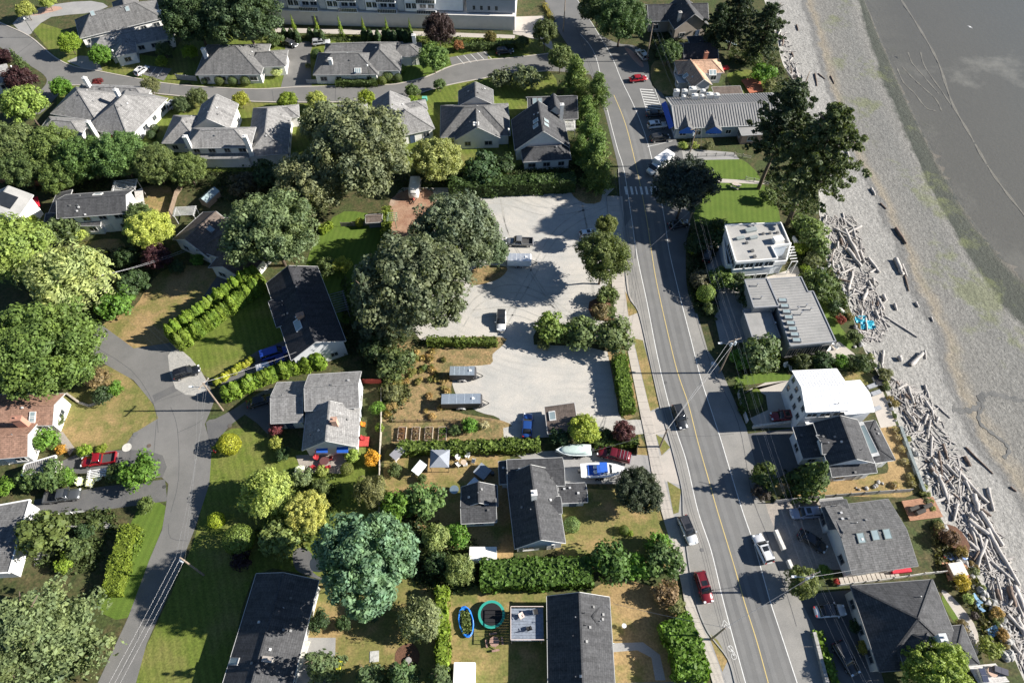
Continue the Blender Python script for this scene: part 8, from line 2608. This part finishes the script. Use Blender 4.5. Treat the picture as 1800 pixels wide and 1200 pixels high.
# park picnic table
q = P(1294, 326, .5)
root = thing('picnic_table', 'pale timber picnic table on the park lawn', 'table', (q.x, q.y, 0), rad(-35))
for k in range(5):
 inst('plank', MB().box((0, -.36 + k * .18, .75), (1.8, .16, .05)).mesh('plank', 'wood'), root, color=(.46, .4, .34))
for s in (-1, 1):
 inst('bench', MB().box((0, s * .8, .45), (1.8, .3, .05)).mesh('bench', 'wood'), root, color=(.46, .4, .34))
 inst('leg', MB().bar((s * .65, -.8, 0), (s * .65, .3, .75), .09).mesh('leg', 'wood'), root, color=(.4, .34, .28))
 inst('leg', MB().bar((s * .65, .8, 0), (s * .65, -.3, .75), .09).mesh('leg', 'wood'), root, color=(.4, .34, .28))
# loungers on the shore terrace
for i, (u, v, d, l) in enumerate(((1716, 1051, -70, 'blue and white lounger, upper of the lawn terrace'), (1721, 1065, -75, 'blue and white lounger second from the top'), (1742, 1106, 25, 'blue and white lounger near the terrace end'), (1746, 1114, 25, 'blue and white lounger, lowest on the terrace'))):
 q = P(u, v, .3)
 root = thing('sun_lounger', l, 'lounger', (q.x, q.y, .02), rad(d), 'loungers on the lawn terrace')
 inst('frame', MB().box((0, 0, .28), (1.5, .62, .06)).mesh('frame', 'wood'), root, color=WHT)
 inst('cushion', MB().box((-.25, 0, .35), (.95, .5, .08)).mesh('cushion', 'cloth'), root, color=(.25, .42, .6))
 inst('backrest', MB().frame((.55, 0, .5), (.3, 0, .2), (0, .26, 0), (-.02, 0, .03)).mesh('backrest', 'cloth'), root, color=(.3, .48, .66))
 for x in (-1, 1):
  for y in (-1, 1):
   inst('leg', MB().box((x * .65, y * .26, .12), (.06, .06, .26)).mesh('leg', 'wood'), root, color=WHT)
# paddle boards, kayaks
def board(u, v, z, deg, Ln, w, color, label, name='paddle_board'):
 q = P(u, v, z)
 m = loft([(-Ln / 2, .03, 0, .08), (-Ln * .42, w * .34, -.02, .12), (-Ln * .2, w / 2, -.03, .14), (Ln * .15, w / 2, -.03, .14), (Ln * .4, w * .3, 0, .15), (Ln / 2, .03, .08, .16)], 10, 0, None, 2.2)
 o = inst(name, m.mesh(name, 'gloss', smooth=True), None, (q.x, q.y, z + .04), (0, 0, rad(deg)), (1, 1, 1), color)
 return tag(o, label, 'board' if name == 'paddle_board' else 'kayak', None)

board(1676, 975, .1, 2, 3.2, .8, WHT, 'white paddle board, upper of the stacked pair')
board(1682, 981, .15, 0, 3.3, .8, (.2, .3, .6), 'blue and white paddle board below the white one')
board(1672, 980, .05, 1, 3.0, .8, (.45, .06, .05), 'red paddle board under the stacked pair')
board(1457, 489, .1, -62, 3.0, .9, (.01, .16, .10), 'dark green upturned kayak beside the driftwood', 'kayak')
board(1284, 76, .1, -38, 4.2, .8, (.45, .55, .62), 'pale blue kayak by the black roofed cottage', 'kayak')
board(1481, 548, .1, -62, 2.6, .8, WHT, 'white dinghy hull beside the lawn strip', 'kayak')
# shore decks and hot tub
def deck(label, corners, z, n, color, mt='wood'):
 pts = [P(u, v, z) for u, v in corners]
 c = sum(pts, Vector()) / 4
 root = thing('deck', label, 'deck', (c.x, c.y, 0))
 for k in range(n):
  f0, f1 = k / n, (k + .93) / n
  poly = [pts[0].lerp(pts[3], f0), pts[1].lerp(pts[2], f0), pts[1].lerp(pts[2], f1), pts[0].lerp(pts[3], f1)]
  MB().prism([(p.x, p.y) for p in poly], z - .08, z).build('plank', mt, root, color)
 for p in pts:
  q = p + (c - p) * .08
  MB().box((q.x, q.y, (z - .08) / 2), (.14, .14, z - .08)).build('post', mt, root, [x * .7 for x in color])
 return root

deck('orange timber deck behind the skylight house', [(1585, 880), (1640, 872), (1658, 908), (1600, 915)], .5, 14, (.34, .18, .11))
deck('timber platform around the covered spa', [(1655, 988), (1697, 987), (1710, 1018), (1668, 1020)], .35, 10, (.45, .24, .14))
box_thing('hot_tub', 'cream covered spa on its timber platform', 'hot tub', 1684, 1000, .36, (2.3, 2.0, .7), 8, (.3, .2, .14), 'paint', (.66, .62, .55))
for u, v in ((1608, 892), (1620, 898), (1632, 888)):
 box_thing('planter_box', 'dark slatted pergola bench on the orange deck', 'bench', u, v, .5, (1.6, .6, .8), 20, (.05, .045, .04), 'wood', None, 'dark benches on the orange deck')
deck('rust timber deck behind the tan roofed house', [(1303, 140), (1335, 136), (1342, 160), (1318, 164)], .5, 10, (.4, .14, .08))
deck('white edged deck behind the white gabled house', [(236, 336), (250, 330), (254, 358), (240, 362)], 2.6, 8, (.55, .52, .48))
deck('grey deck at the bottom right with blue sofas', [(1702, 1170), (1750, 1165), (1775, 1198), (1722, 1204)], .4, 10, (.5, .48, .46))
for u, v, d, l in ((1729, 1186, 90, 'white sofa with dark cushions on the grey deck'), (1760, 1178, -20, 'dark armchair on the grey deck')):
 box_thing('sofa', l, 'sofa', u, v, .42, (1.8, .8, .6), d, WHT if 'white' in l else (.06, .06, .07), 'cloth', (.05, .06, .1) if 'white' in l else (.1, .1, .12))
table_set(1745, 1180, 'round wooden table on the grey deck', (.45, .3, .22), .7)
for u, v, l in ((1533, 678, 'grey lounger at the top of the white terrace'), (1540, 690, 'grey lounger second on the white terrace'), (1540, 718, 'dark sofa on the white terrace')):
 box_thing('lounger', l, 'lounger', u, v, .02, (1.9, .7, .35), 20, (.25, .26, .28), 'cloth', (.3, .31, .33))
box_thing('planter_box', 'sunken dark planter at the beach corner of the dry lawn', 'planter', 1548, 668, 0, (2.2, 1.8, .5), 4, (.42, .42, .4), 'stone', (.04, .04, .045))
table_set(1452, 610, 'white table on the cream terrace', WHT, .9)
for u, v, d, l in ((1462, 604, 80, 'white lounge chair above the terrace table'), (1468, 612, -60, 'white lounge chair right of the terrace table'), (1440, 614, 100, 'white lounge chair left of the terrace table'), (1380, 645, 20, 'white garden chair left of the white roof'), (1388, 650, 80, 'white garden sofa left of the white roof')):
 chair_at(u, v, d, l, WHT, .9, 'white terrace chairs')
# pergolas, greenhouse
def pergola(label, u, v, w, d, h, deg, n, color, name='pergola'):
 q = P(u, v, h)
 root = thing(name, label, 'pergola', (q.x, q.y, 0), rad(deg))
 for x in (-1, 1):
  for y in (-1, 1):
   inst('post', MB().box((x * w / 2, y * d / 2, h / 2), (.12, .12, h)).mesh('post', 'wood'), root, color=color)
  inst('beam', MB().box((x * w / 2, 0, h + .06), (.1, d + .5, .16)).mesh('beam', 'wood'), root, color=color)
 for k in range(n):
  inst('slat', MB().box((0, -d / 2 + d * k / (n - 1), h + .2), (w + .6, .12, .08)).mesh('slat', 'wood'), root, color=color)

pergola('pale arbour frame beside the brown fence', 325, 372, 4.0, 2.4, 2.3, 5, 8, (.6, .6, .58))
pergola('white slatted pergola roof behind the white gabled house', 220, 326, 4.5, 2.8, 3.0, 8, 7, WHT)
pergola('dark slatted pergola beside the dark long roof', 594, 532, 2.8, 4.6, 2.6, 20, 9, (.16, .17, .19))
pergola('white pergola lattice beside the steep roofed home', 1000, 222, 2.6, 3.4, 2.7, 0, 8, WHT)
pergola('yellow green striped swing frame on the chip corner', 689, 382, 1.6, 2.2, 2.2, 0, 5, (.25, .32, .2), 'swing_frame')
pergola('white trellis arch at the driveway shrubs', 172, 832, 2.6, 1.2, 1.4, 10, 5, WHT, 'trellis_arch')
def greenhouse():
 q = P(367, 342, 1.8)
 root = thing('greenhouse', 'small glass roofed greenhouse in the shady garden', 'greenhouse', (q.x, q.y, 0), rad(-28))
 inst('wall', MB().box((0, 0, .8), (2.2, 4.0, 1.6)).mesh('wall', 'wood'), root, color=(.3, .24, .18))
 for s in (-1, 1):
  for k in range(4):
   y0, y1 = -2.1 + k * 1.05, -2.1 + (k + .95) * 1.05
   inst('pane', MB().add([(s * 1.2, y0, 1.6), (s * 1.2, y1, 1.6), (0, y1, 2.4), (0, y0, 2.4), (s * 1.2, y0, 1.56), (s * 1.2, y1, 1.56), (0, y1, 2.36), (0, y0, 2.36)],
         [(0, 1, 2, 3), (7, 6, 5, 4), (0, 4, 5, 1), (3, 2, 6, 7)]).mesh('pane', 'skylight_glass'), root)

greenhouse()
house('shed', 'grey roofed garden shed behind the bright hedge', [K((643, 392), (672, 390), (670, 376), 2.0, 'gx', .4)], (.2, .2, .22), 'shingle_umber', vents=0, pipes=0, cat='shed', wins=False)
house('shed', 'ribbed grey roofed shed below the black gabled house', [K((1444, 888), (1484, 884), (1480, 874), 2.0, 'sb', .15)], (.3, .3, .3), 'roof_membrane_grey', vents=0, pipes=0, cat='shed', wins=False)
box_thing('garbage_bin', 'green dumpster in the shade of the lot tree', 'dumpster', 690, 418, 0, (1.8, 1.3, 1.2), 10, (.03, .22, .05), 'plastic', (.03, .03, .03))
box_thing('utility_box', 'green utility cabinet on the lane lawn', 'utility box', 746, 171, 0, (1.2, 1.0, .9), 0, (.12, .4, .32), 'paint')
box_thing('utility_box', 'white utility box beside the road wall', 'utility box', 1254, 638, 0, (.7, .6, .6), 0, (.6, .6, .6), 'paint')
box_thing('garden_bench', 'green garden chest beside the long charcoal roof', 'chest', 532, 1112, 0, (1.6, 1.0, .7), 75, (.03, .16, .11), 'plastic')
box_thing('patio_roof', 'pale slatted lean-to beside the long charcoal roof', 'lean-to', 528, 1148, 1.8, (3.6, 1.6, .12), 78, (.55, .53, .45), 'wood')
single('bird_bath', 'small white bird bath on the straw yard', 'bird bath', MB().lathe([(.2, 0), (.07, .1), (.06, .6), (.35, .75), (.35, .8)], P(1096, 1101, 0), 12), 'stone', (.6, .6, .58))
single('fire_bowl', 'round stone fire bowl on the mulch circle', 'fire pit', MB().lathe([(.35, 0), (.5, .35), (.42, .4)], P(718, 1161, 0), 12), 'stone', (.3, .29, .28))
single('sign_board', 'white and blue sign on the lot beside the dark house', 'sign', MB().box(tuple(P(1074, 1131, .6)), (.9, .06, .8)), 'paint', (.55, .68, .74))
box_thing('storage_box', 'white patio slab on the shaded lawn', 'slab', 658, 1153, 0, (1.3, 1.5, .08), 5, (.42, .42, .4), 'stone')
box_thing('red_canopy', 'red canopy roof behind the solar roofed house', 'canopy', 54, 358, 2.2, (3.2, 3.4, .1), 30, (.5, .02, .04), 'cloth')
single('red_boat', 'small red dinghy at the tan house garden', 'dinghy', MB().box(tuple(P(1274, 120, .4)), (2.0, 1.2, .5), .4), 'plastic', (.5, .03, .03))
single('red_bench', 'red bench along the skylight house garden', 'bench', MB().box(tuple(P(1583, 1002, .35)), (3.0, .8, .7), .1), 'wood', (.45, .03, .05))
single('chimney_pot', 'round black fire barrel beside the hot tub', 'barrel', MB().lathe([(.3, 0), (.33, .5), (.3, .9)], P(866, 834, 0), 12), 'metal', (.1, .1, .1))
# stepping-stone path between the two shore houses
for i in range(13):
 q = P(1480 + i * 8, 1021 - i * 1.1, .05)
 tag(inst('paving_stone', MB().box((0, 0, 0), (.62, 1.1, .08)).mesh('paving_stone', 'concrete'), None, q, (0, 0, .1), (1, 1, 1)), 'pale stepping stone in the path between the two shore gardens', 'paving stone', 'stepping stones between the shore gardens')

# ------------------------------------------------------------------ driftwood and shore rocks
def log_mesh(seed, brown=False):
 rg = random.Random(seed)
 n = 6
 pts = [(-.5 + i / (n - 1), rg.uniform(-.03, .03), rg.uniform(-.015, .02)) for i in range(n)]
 rs = [.5 * (1.05 - .35 * i / (n - 1)) * rg.uniform(.88, 1.1) for i in range(n)]
 m = MB()
 ring = []
 k = 8
 for (x, y, z), r in zip(pts, rs):
  ring += [(x, y * 4 + r * math.cos(2 * math.pi * j / k) * rg.uniform(.9, 1.08), z * 4 + r * math.sin(2 * math.pi * j / k) * rg.uniform(.9, 1.08)) for j in range(k)]
 fs = [(i * k + j, (i + 1) * k + j, (i + 1) * k + (j + 1) % k, i * k + (j + 1) % k) for i in range(n - 1) for j in range(k)]
 fs += [tuple(range(k)), tuple((n - 1) * k + j for j in range(k - 1, -1, -1))]
 m.add(ring, fs)
 if seed % 3 == 0:
  m.add([(.1, .3, .2), (.14, .3, .2), (.13, .9, .6), (.12, .25, .35)], [(0, 1, 2), (1, 3, 2), (3, 0, 2)])
 return m.mesh('driftwood_log', 'log_brown' if brown else 'log', smooth=True)

LOGS = [log_mesh(i) for i in range(8)]
LOGS_B = [log_mesh(20 + i, True) for i in range(3)]

def log(u0, v0, u1, v1, d, label, group, brown=False, lift=0.0, seed=0, tilt=0.0):
 a, b = PB(u0, v0), PB(u1, v1)
 c = (a + b) / 2
 dv = b - a
 ln = max(.3, dv.length)
 me = (LOGS_B if brown else LOGS)[seed % (3 if brown else 8)]
 o = inst('driftwood_log', me, None, (c.x, c.y, c.z + d * .38 + lift), (0, -math.atan2(dv.z, dv.xy.length) + tilt, math.atan2(dv.y, dv.x)), (ln, d, d))
 return tag(o, label, 'log', group)

# the logs one can pick out
BIGL = [
 (1573, 402, 1592, 430, .7, True, 'dark log lying alone at the wrack line'), (1573, 457, 1585, 484, 1.0, False, 'thick pale log with a broken end on the open shingle'), (1585, 466, 1593, 486, .5, False, 'pinkish log against the thick pale log'), (1590, 486, 1597, 512, .35, True, 'thin dark log below the thick pale log'),
 (1555, 556, 1612, 593, .35, False, 'very long thin log pointing down the beach'), (1571, 535, 1575, 546, .6, False, 'short upright looking log on the shingle'), (1609, 532, 1614, 541, .5, False, 'short log at the wrack line'), (1636, 558, 1640, 566, .4, False, 'small stub log near the wrack line'),
 (1600, 643, 1621, 622, .9, False, 'pale cut log with square ends on the shingle'), (1625, 617, 1627, 631, .4, False, 'short post beside the pale cut log'), (1579, 628, 1582, 636, .9, False, 'white boulder like log stub'), (1626, 706, 1650, 741, .55, False, 'long straight log beside the stream'), (1625, 677, 1632, 700, .5, False, 'straight log above the long one by the stream'),
 (1645, 712, 1670, 735, .3, False, 'thin plank drifting from the pile'), (1697, 786, 1745, 833, .3, True, 'very thin long pole on the open shingle'), (1694, 803, 1705, 820, .6, True, 'short thick log on the open shingle'), (1735, 858, 1745, 898, .6, False, 'straight log at the outer edge of the lower pile'), (1776, 856, 1786, 864, .35, True, 'small dark log near the right edge'),
 (1647, 835, 1664, 880, .8, False, 'big curved log in the lower pile'), (1676, 822, 1735, 885, .7, False, 'long log bordering the lower pile'), (1710, 870, 1716, 900, 1.0, False, 'thick pale log with bright end'), (1720, 900, 1760, 960, .9, False, 'long heavy log running down the right edge'), (1732, 930, 1790, 1030, .8, False, 'longest log along the garden bank'), (1710, 960, 1780, 1020, .6, False, 'long log beside the spa platform'),
 (1700, 915, 1735, 940, .9, False, 'thick log beneath the longest log'), (1780, 1030, 1800, 1075, .9, False, 'dark ended log at the right edge'), (1785, 1085, 1800, 1120, .8, False, 'rooted stump log at the right edge'), (1770, 1120, 1792, 1150, .6, False, 'log below the rooted stump'),
 (1484, 405, 1510, 460, .9, False, 'longest grey log of the upper pile'), (1488, 440, 1512, 470, .9, False, 'thick grey log leaning on the longest one'), (1480, 385, 1510, 410, .4, False, 'slim log at the top of the upper pile'), (1470, 402, 1483, 413, .5, False, 'white forked log in the upper pile'), (1455, 470, 1470, 430, .5, False, 'log at the bank side of the upper pile'),
 (1525, 455, 1545, 480, .7, False, 'curved root log right of the upper pile'), (1528, 480, 1543, 472, .5, False, 'short log under the curved root'), (1490, 510, 1500, 475, .6, False, 'upright lying log in the middle pile'), (1515, 490, 1533, 505, .4, False, 'bent branch at the edge of the middle pile'), (1516, 528, 1524, 510, .8, False, 'cut log section at the foot of the middle pile'), (1495, 519, 1535, 512, .4, False, 'bleached plank across the middle pile'),
 (1542, 526, 1553, 545, .7, False, 'short thick log above the blue tarp'), (1551, 520, 1556, 530, .8, False, 'pale stump at the head of the blue tarp pile'), (1535, 550, 1565, 575, .4, False, 'forked log of the blue tarp pile'), (1508, 592, 1536, 596, .6, False, 'long bleached logs below the blue tarp'), (1510, 583, 1530, 588, .6, False, 'second bleached log below the blue tarp'),
 (1398, 120, 1405, 148, .5, False, 'log on the shingle below the top firs'), (1432, 130, 1436, 152, .4, True, 'short post log at the top of the beach'), (1438, 130, 1450, 140, .3, True, 'thin branch beside the post log'), (1460, 134, 1466, 148, .3, True, 'thin dark log on the wrack line'), (1478, 188, 1486, 200, .35, True, 'dark log further down the wrack line'),
 (1493, 222, 1502, 255, .4, True, 'dark slim log beside the tall fir'), (1482, 250, 1493, 280, .45, False, 'reddish log beside the tall fir'), (1520, 302, 1528, 312, .4, True, 'dark log on the wrack below the fir'), (1531, 332, 1537, 344, .6, False, 'stub log on the wrack below the fir'), (1547, 358, 1557, 368, .4, True, 'thin dark log at the wrack bend'),
 (1372, 112, 1400, 150, .6, False, 'long bank log below the tan house'), (1400, 45, 1403, 55, .4, True, 'dark stub on the upper beach'), (1391, 94, 1394, 101, .5, True, 'dark stump on the upper beach'),
]
for i, (u0, v0, u1, v1, d, br, lab) in enumerate(BIGL):
 log(u0, v0, u1, v1, d, lab, 'driftwood logs on the beach', br, 0, i)
rgl = random.Random(77)

def pile(n, poly_a, poly_b, label, lo=(8, 30), dia=(.14, .55), along=.7):
 """n jumbled logs between two shore-parallel lines"""
 sa, sb = smooth_path(poly_a, 6), smooth_path(poly_b, 6)
 for i in range(n):
  t = rgl.random()
  ia = t * (len(sa) - 1)
  ib = t * (len(sb) - 1)
  pa, pb2 = sa[int(ia)], sb[int(ib)]
  qa = sa[min(int(ia) + 1, len(sa) - 1)]
  f = rgl.random()
  u, v = pa[0] + (pb2[0] - pa[0]) * f, pa[1] + (pb2[1] - pa[1]) * f
  du, dv = qa[0] - pa[0], qa[1] - pa[1]
  base_a = math.atan2(dv, du) if (du or dv) else 1.1
  a = base_a + (rgl.gauss(0, .45) if rgl.random() < along else rgl.uniform(-1.6, 1.6))
  ln = (lo[0] + (lo[1] - lo[0]) * rgl.random() ** 1.6 * 1.25) / 2
  log(u - math.cos(a) * ln, v - math.sin(a) * ln, u + math.cos(a) * ln, v + math.sin(a) * ln, dia[0] * .8 + (dia[1] - dia[0]) * rgl.random() ** 2.2 * 1.2, label, label.replace('driftwood log in ', ''), rgl.random() < .14, rgl.uniform(-.08, .4), rgl.randrange(100), rgl.uniform(-.06, .06))

pile(30, [(1440, 380), (1456, 425), (1446, 465)], [(1500, 388), (1512, 430), (1520, 470)], 'bleached driftwood log in the pile beside the white flat roofed house', (8, 30))
pile(44, [(1460, 470), (1476, 500), (1490, 515)], [(1520, 470), (1536, 495), (1528, 520)], 'bleached driftwood log in the pile beside the upturned kayak', (7, 26))
pile(34, [(1496, 535), (1500, 560), (1508, 592)], [(1550, 535), (1552, 560), (1540, 592)], 'bleached driftwood log in the pile around the blue tarp', (7, 28))
pile(20, [(1520, 615), (1545, 655), (1570, 672)], [(1552, 625), (1570, 660), (1600, 690)], 'driftwood log in the thin pile beside the white terrace', (8, 28))
pile(46, [(1570, 690), (1590, 740), (1615, 800)], [(1625, 700), (1655, 750), (1680, 800)], 'driftwood log in the pile beside the black gabled house', (10, 34))
pile(46, [(1622, 815), (1645, 860), (1680, 905)], [(1675, 815), (1710, 870), (1745, 930)], 'driftwood log in the pile beside the orange deck', (10, 40), (.25, .7))
pile(34, [(1690, 940), (1720, 1000), (1752, 1060)], [(1745, 930), (1775, 1000), (1800, 1070)], 'driftwood log in the pile below the spa platform', (12, 50), (.25, .75))
pile(24, [(1755, 1075), (1775, 1120), (1795, 1180)], [(1800, 1075), (1815, 1120), (1830, 1180)], 'driftwood log in the pile at the bottom right corner', (10, 36))
pile(26, [(1362, 60), (1378, 120), (1400, 160)], [(1376, 60), (1402, 130), (1420, 165)], 'driftwood log in the pile below the tan roofed house', (6, 18))
# splinters and small sticks too many to count
rgd = random.Random(9)
m = MB()
for pa, pb2, n in (([(1440, 380), (1456, 425), (1446, 465), (1476, 500), (1498, 560), (1510, 600)], [(1505, 388), (1515, 430), (1540, 480), (1545, 520), (1560, 560), (1550, 600)], 520), ([(1545, 660), (1570, 700), (1600, 770), (1630, 840), (1670, 900), (1700, 960), (1750, 1060), (1795, 1180)], [(1600, 680), (1640, 710), (1680, 790), (1715, 860), (1750, 930), (1780, 1000), (1805, 1070), (1825, 1180)], 900), ([(1362, 60), (1400, 160)], [(1380, 60), (1424, 165)], 120)):
 sa, sb = smooth_path(pa, 12), smooth_path(pb2, 12)
 for i in range(n):
  t, f = rgd.random(), rgd.random()
  p0, p1 = sa[int(t * (len(sa) - 1))], sb[int(t * (len(sb) - 1))]
  q = PB(p0[0] + (p1[0] - p0[0]) * f, p0[1] + (p1[1] - p0[1]) * f)
  a_ = rgd.uniform(0, 3.14)
  d_ = Vector((math.cos(a_), math.sin(a_), rgd.uniform(-.15, .15))) * rgd.uniform(.3, 1.3)
  m.bar(q - d_ + Vector((0, 0, .08)), q + d_ + Vector((0, 0, .08)), rgd.uniform(.07, .2))
tag(m.build('driftwood_splinters', 'log'), 'small bleached sticks and splinters strewn among the driftwood', None, None, 'stuff')
for u, v, w_, l in ((1512, 563, 2.2, 'torn blue tarp among the driftwood, upper piece'), (1524, 572, 2.6, 'torn blue tarp among the driftwood, lower piece'), (1518, 576, 1.6, 'scrap of blue tarp left of the lower piece')):
 q = PB(u, v)
 rg = random.Random(int(u))
 m = MB()
 n = 6
 m.add([(q.x + (i / (n - 1) - .5) * w_, q.y + (j / (n - 1) - .5) * w_ * .7, q.z + .35 + rg.uniform(-.2, .25)) for j in range(n) for i in range(n)], [(j * n + i, j * n + i + 1, (j + 1) * n + i + 1, (j + 1) * n + i) for j in range(n - 1) for i in range(n - 1)])
 m.add([(q.x + (i / (n - 1) - .5) * w_, q.y + (j / (n - 1) - .5) * w_ * .7, q.z + .1) for j in range(n) for i in range(n)], [(j * n + i, (j + 1) * n + i, (j + 1) * n + i + 1, j * n + i + 1) for j in range(n - 1) for i in range(n - 1)])
 single('tarp', l, 'tarp', m, 'plastic', (.02, .33, .46), 'torn tarp pieces')

def rock_mesh(seed):
 rg = random.Random(seed)
 bm = bmesh.new()
 bmesh.ops.create_icosphere(bm, subdivisions=1, radius=1)
 for v_ in bm.verts:
  v_.co *= rg.uniform(.72, 1.15)
 me = bpy.data.meshes.new('boulder')
 bm.to_mesh(me)
 bm.free()
 me.materials.append(MATS['riprap'])
 return me

ROCKS = [rock_mesh(i) for i in range(5)]
rgr = random.Random(12)

def boulders(path, n, spread, size, label, lo=.4):
 sp_ = smooth_path(path, 8)
 for i in range(n):
  u, v = sp_[rgr.randrange(len(sp_))]
  u += rgr.uniform(-spread, spread)
  v += rgr.uniform(-spread * .6, spread * .6)
  h = BEACH_BVH.ray_cast(EYE, sight(u, v).normalized())
  g = P(u, v)
  q = h[0] if h[0] is not None and h[0].z < g.z + .01 and h[0].x > np.interp(-h[0].y, _YS, _l0[:, 0]) else g
  s = size * rgr.uniform(lo, 1.2)
  o = inst('boulder', ROCKS[i % 5], None, (q.x, q.y, q.z + s * .25), (rgr.random(), rgr.random(), rgr.random() * 6), (s, s * rgr.uniform(.7, 1.1), s * .75))
  tag(o, label, 'rock', label)

boulders([(1655, 930), (1690, 985), (1710, 1015), (1745, 1070), (1765, 1120), (1775, 1160)], 60, 9, .75, 'pale boulder in the rock bank below the lower shore gardens')
boulders([(1560, 700), (1585, 752), (1608, 800), (1630, 862)], 26, 7, .5, 'pale boulder below the seawall of the dry shore lawn')
boulders([(1440, 470), (1470, 480), (1490, 530), (1510, 610), (1530, 640)], 26, 8, .6, 'pale boulder at the foot of the middle shore gardens')
boulders([(1690, 1090), (1704, 1110), (1706, 1130), (1694, 1142)], 50, 6, .28, 'cream cobble in the curved stone bank by the garden path')
boulders([(1500, 858), (1535, 858), (1548, 848)], 14, 5, .4, 'pale landscaping boulder beside the dry shore lawn')
for u, v in ((1580, 770), (1586, 790), (1592, 812), (1600, 838), (1575, 756), (1573, 852), (1604, 850)):
 T('grass_tuft', 'straw coloured grass tuft on the dry shore lawn', 'spray', u, v, 9, (.30, .25, .16), cat='grass', group='grass tufts on the dry shore lawn', cz=.25, trunk=False)
rgt = random.Random(5)
for i in range(46):
 f = rgt.random()
 pts_ = smooth_path([(1500, 560), (1562, 700), (1632, 880), (1684, 960), (1722, 1020), (1752, 1080), (1776, 1140)], 12)
 u, v = pts_[int(f * (len(pts_) - 1))]
 T('bank_plant', 'low green plant growing along the top of the beach bank', 'bush', u + rgt.uniform(-10, 6), v + rgt.uniform(-6, 6), rgt.uniform(4, 8), rgt.choice([OL, GY, (.14, .15, .05), (.16, .12, .05)]), cat='shrub', group='low plants along the beach bank', trunk=False, cz=.3)
# rough weeds on the vacant ground
for i in range(60):
 u, v = rgt.uniform(680, 790), rgt.uniform(615, 735)
 T('weed_tuft', 'dry weed clump on the vacant ground west of the trailers', 'spray' if rgt.random() < .5 else 'bush', u, v, rgt.uniform(4, 9), rgt.choice([(.26, .18, .08), (.2, .16, .06), (.12, .12, .04), (.08, .10, .03)]), cat='weed', group='weed clumps on the vacant ground', trunk=False, cz=.3)
# a small white bird over the shallows
q = P(1705, 48, 6)
root = thing('seagull', 'white gull gliding over the shallow water', 'bird', q, rad(35))
inst('body', loft([(-.3, .02, -.02, .02), (-.1, .09, -.08, .08), (.15, .1, -.09, .09), (.32, .04, -.03, .04)], 8, 0, None, 2).mesh('body', 'paint', smooth=True), root, color=(.8, .8, .8))
for s in (-1, 1):
 inst('wing', MB().add([(.12, s * .05, .02), (-.12, s * .05, .02), (-.05, s * .4, .12), (.1, s * .4, .12), (-.2, s * .8, .05), (.12, s * .05, -.01), (-.12, s * .05, -.01), (-.05, s * .4, .09), (.1, s * .4, .09)], [(0, 1, 2, 3), (3, 2, 4), (5, 8, 7, 6), (8, 4, 7)]).mesh('wing', 'paint'), root, color=(.75, .75, .76))
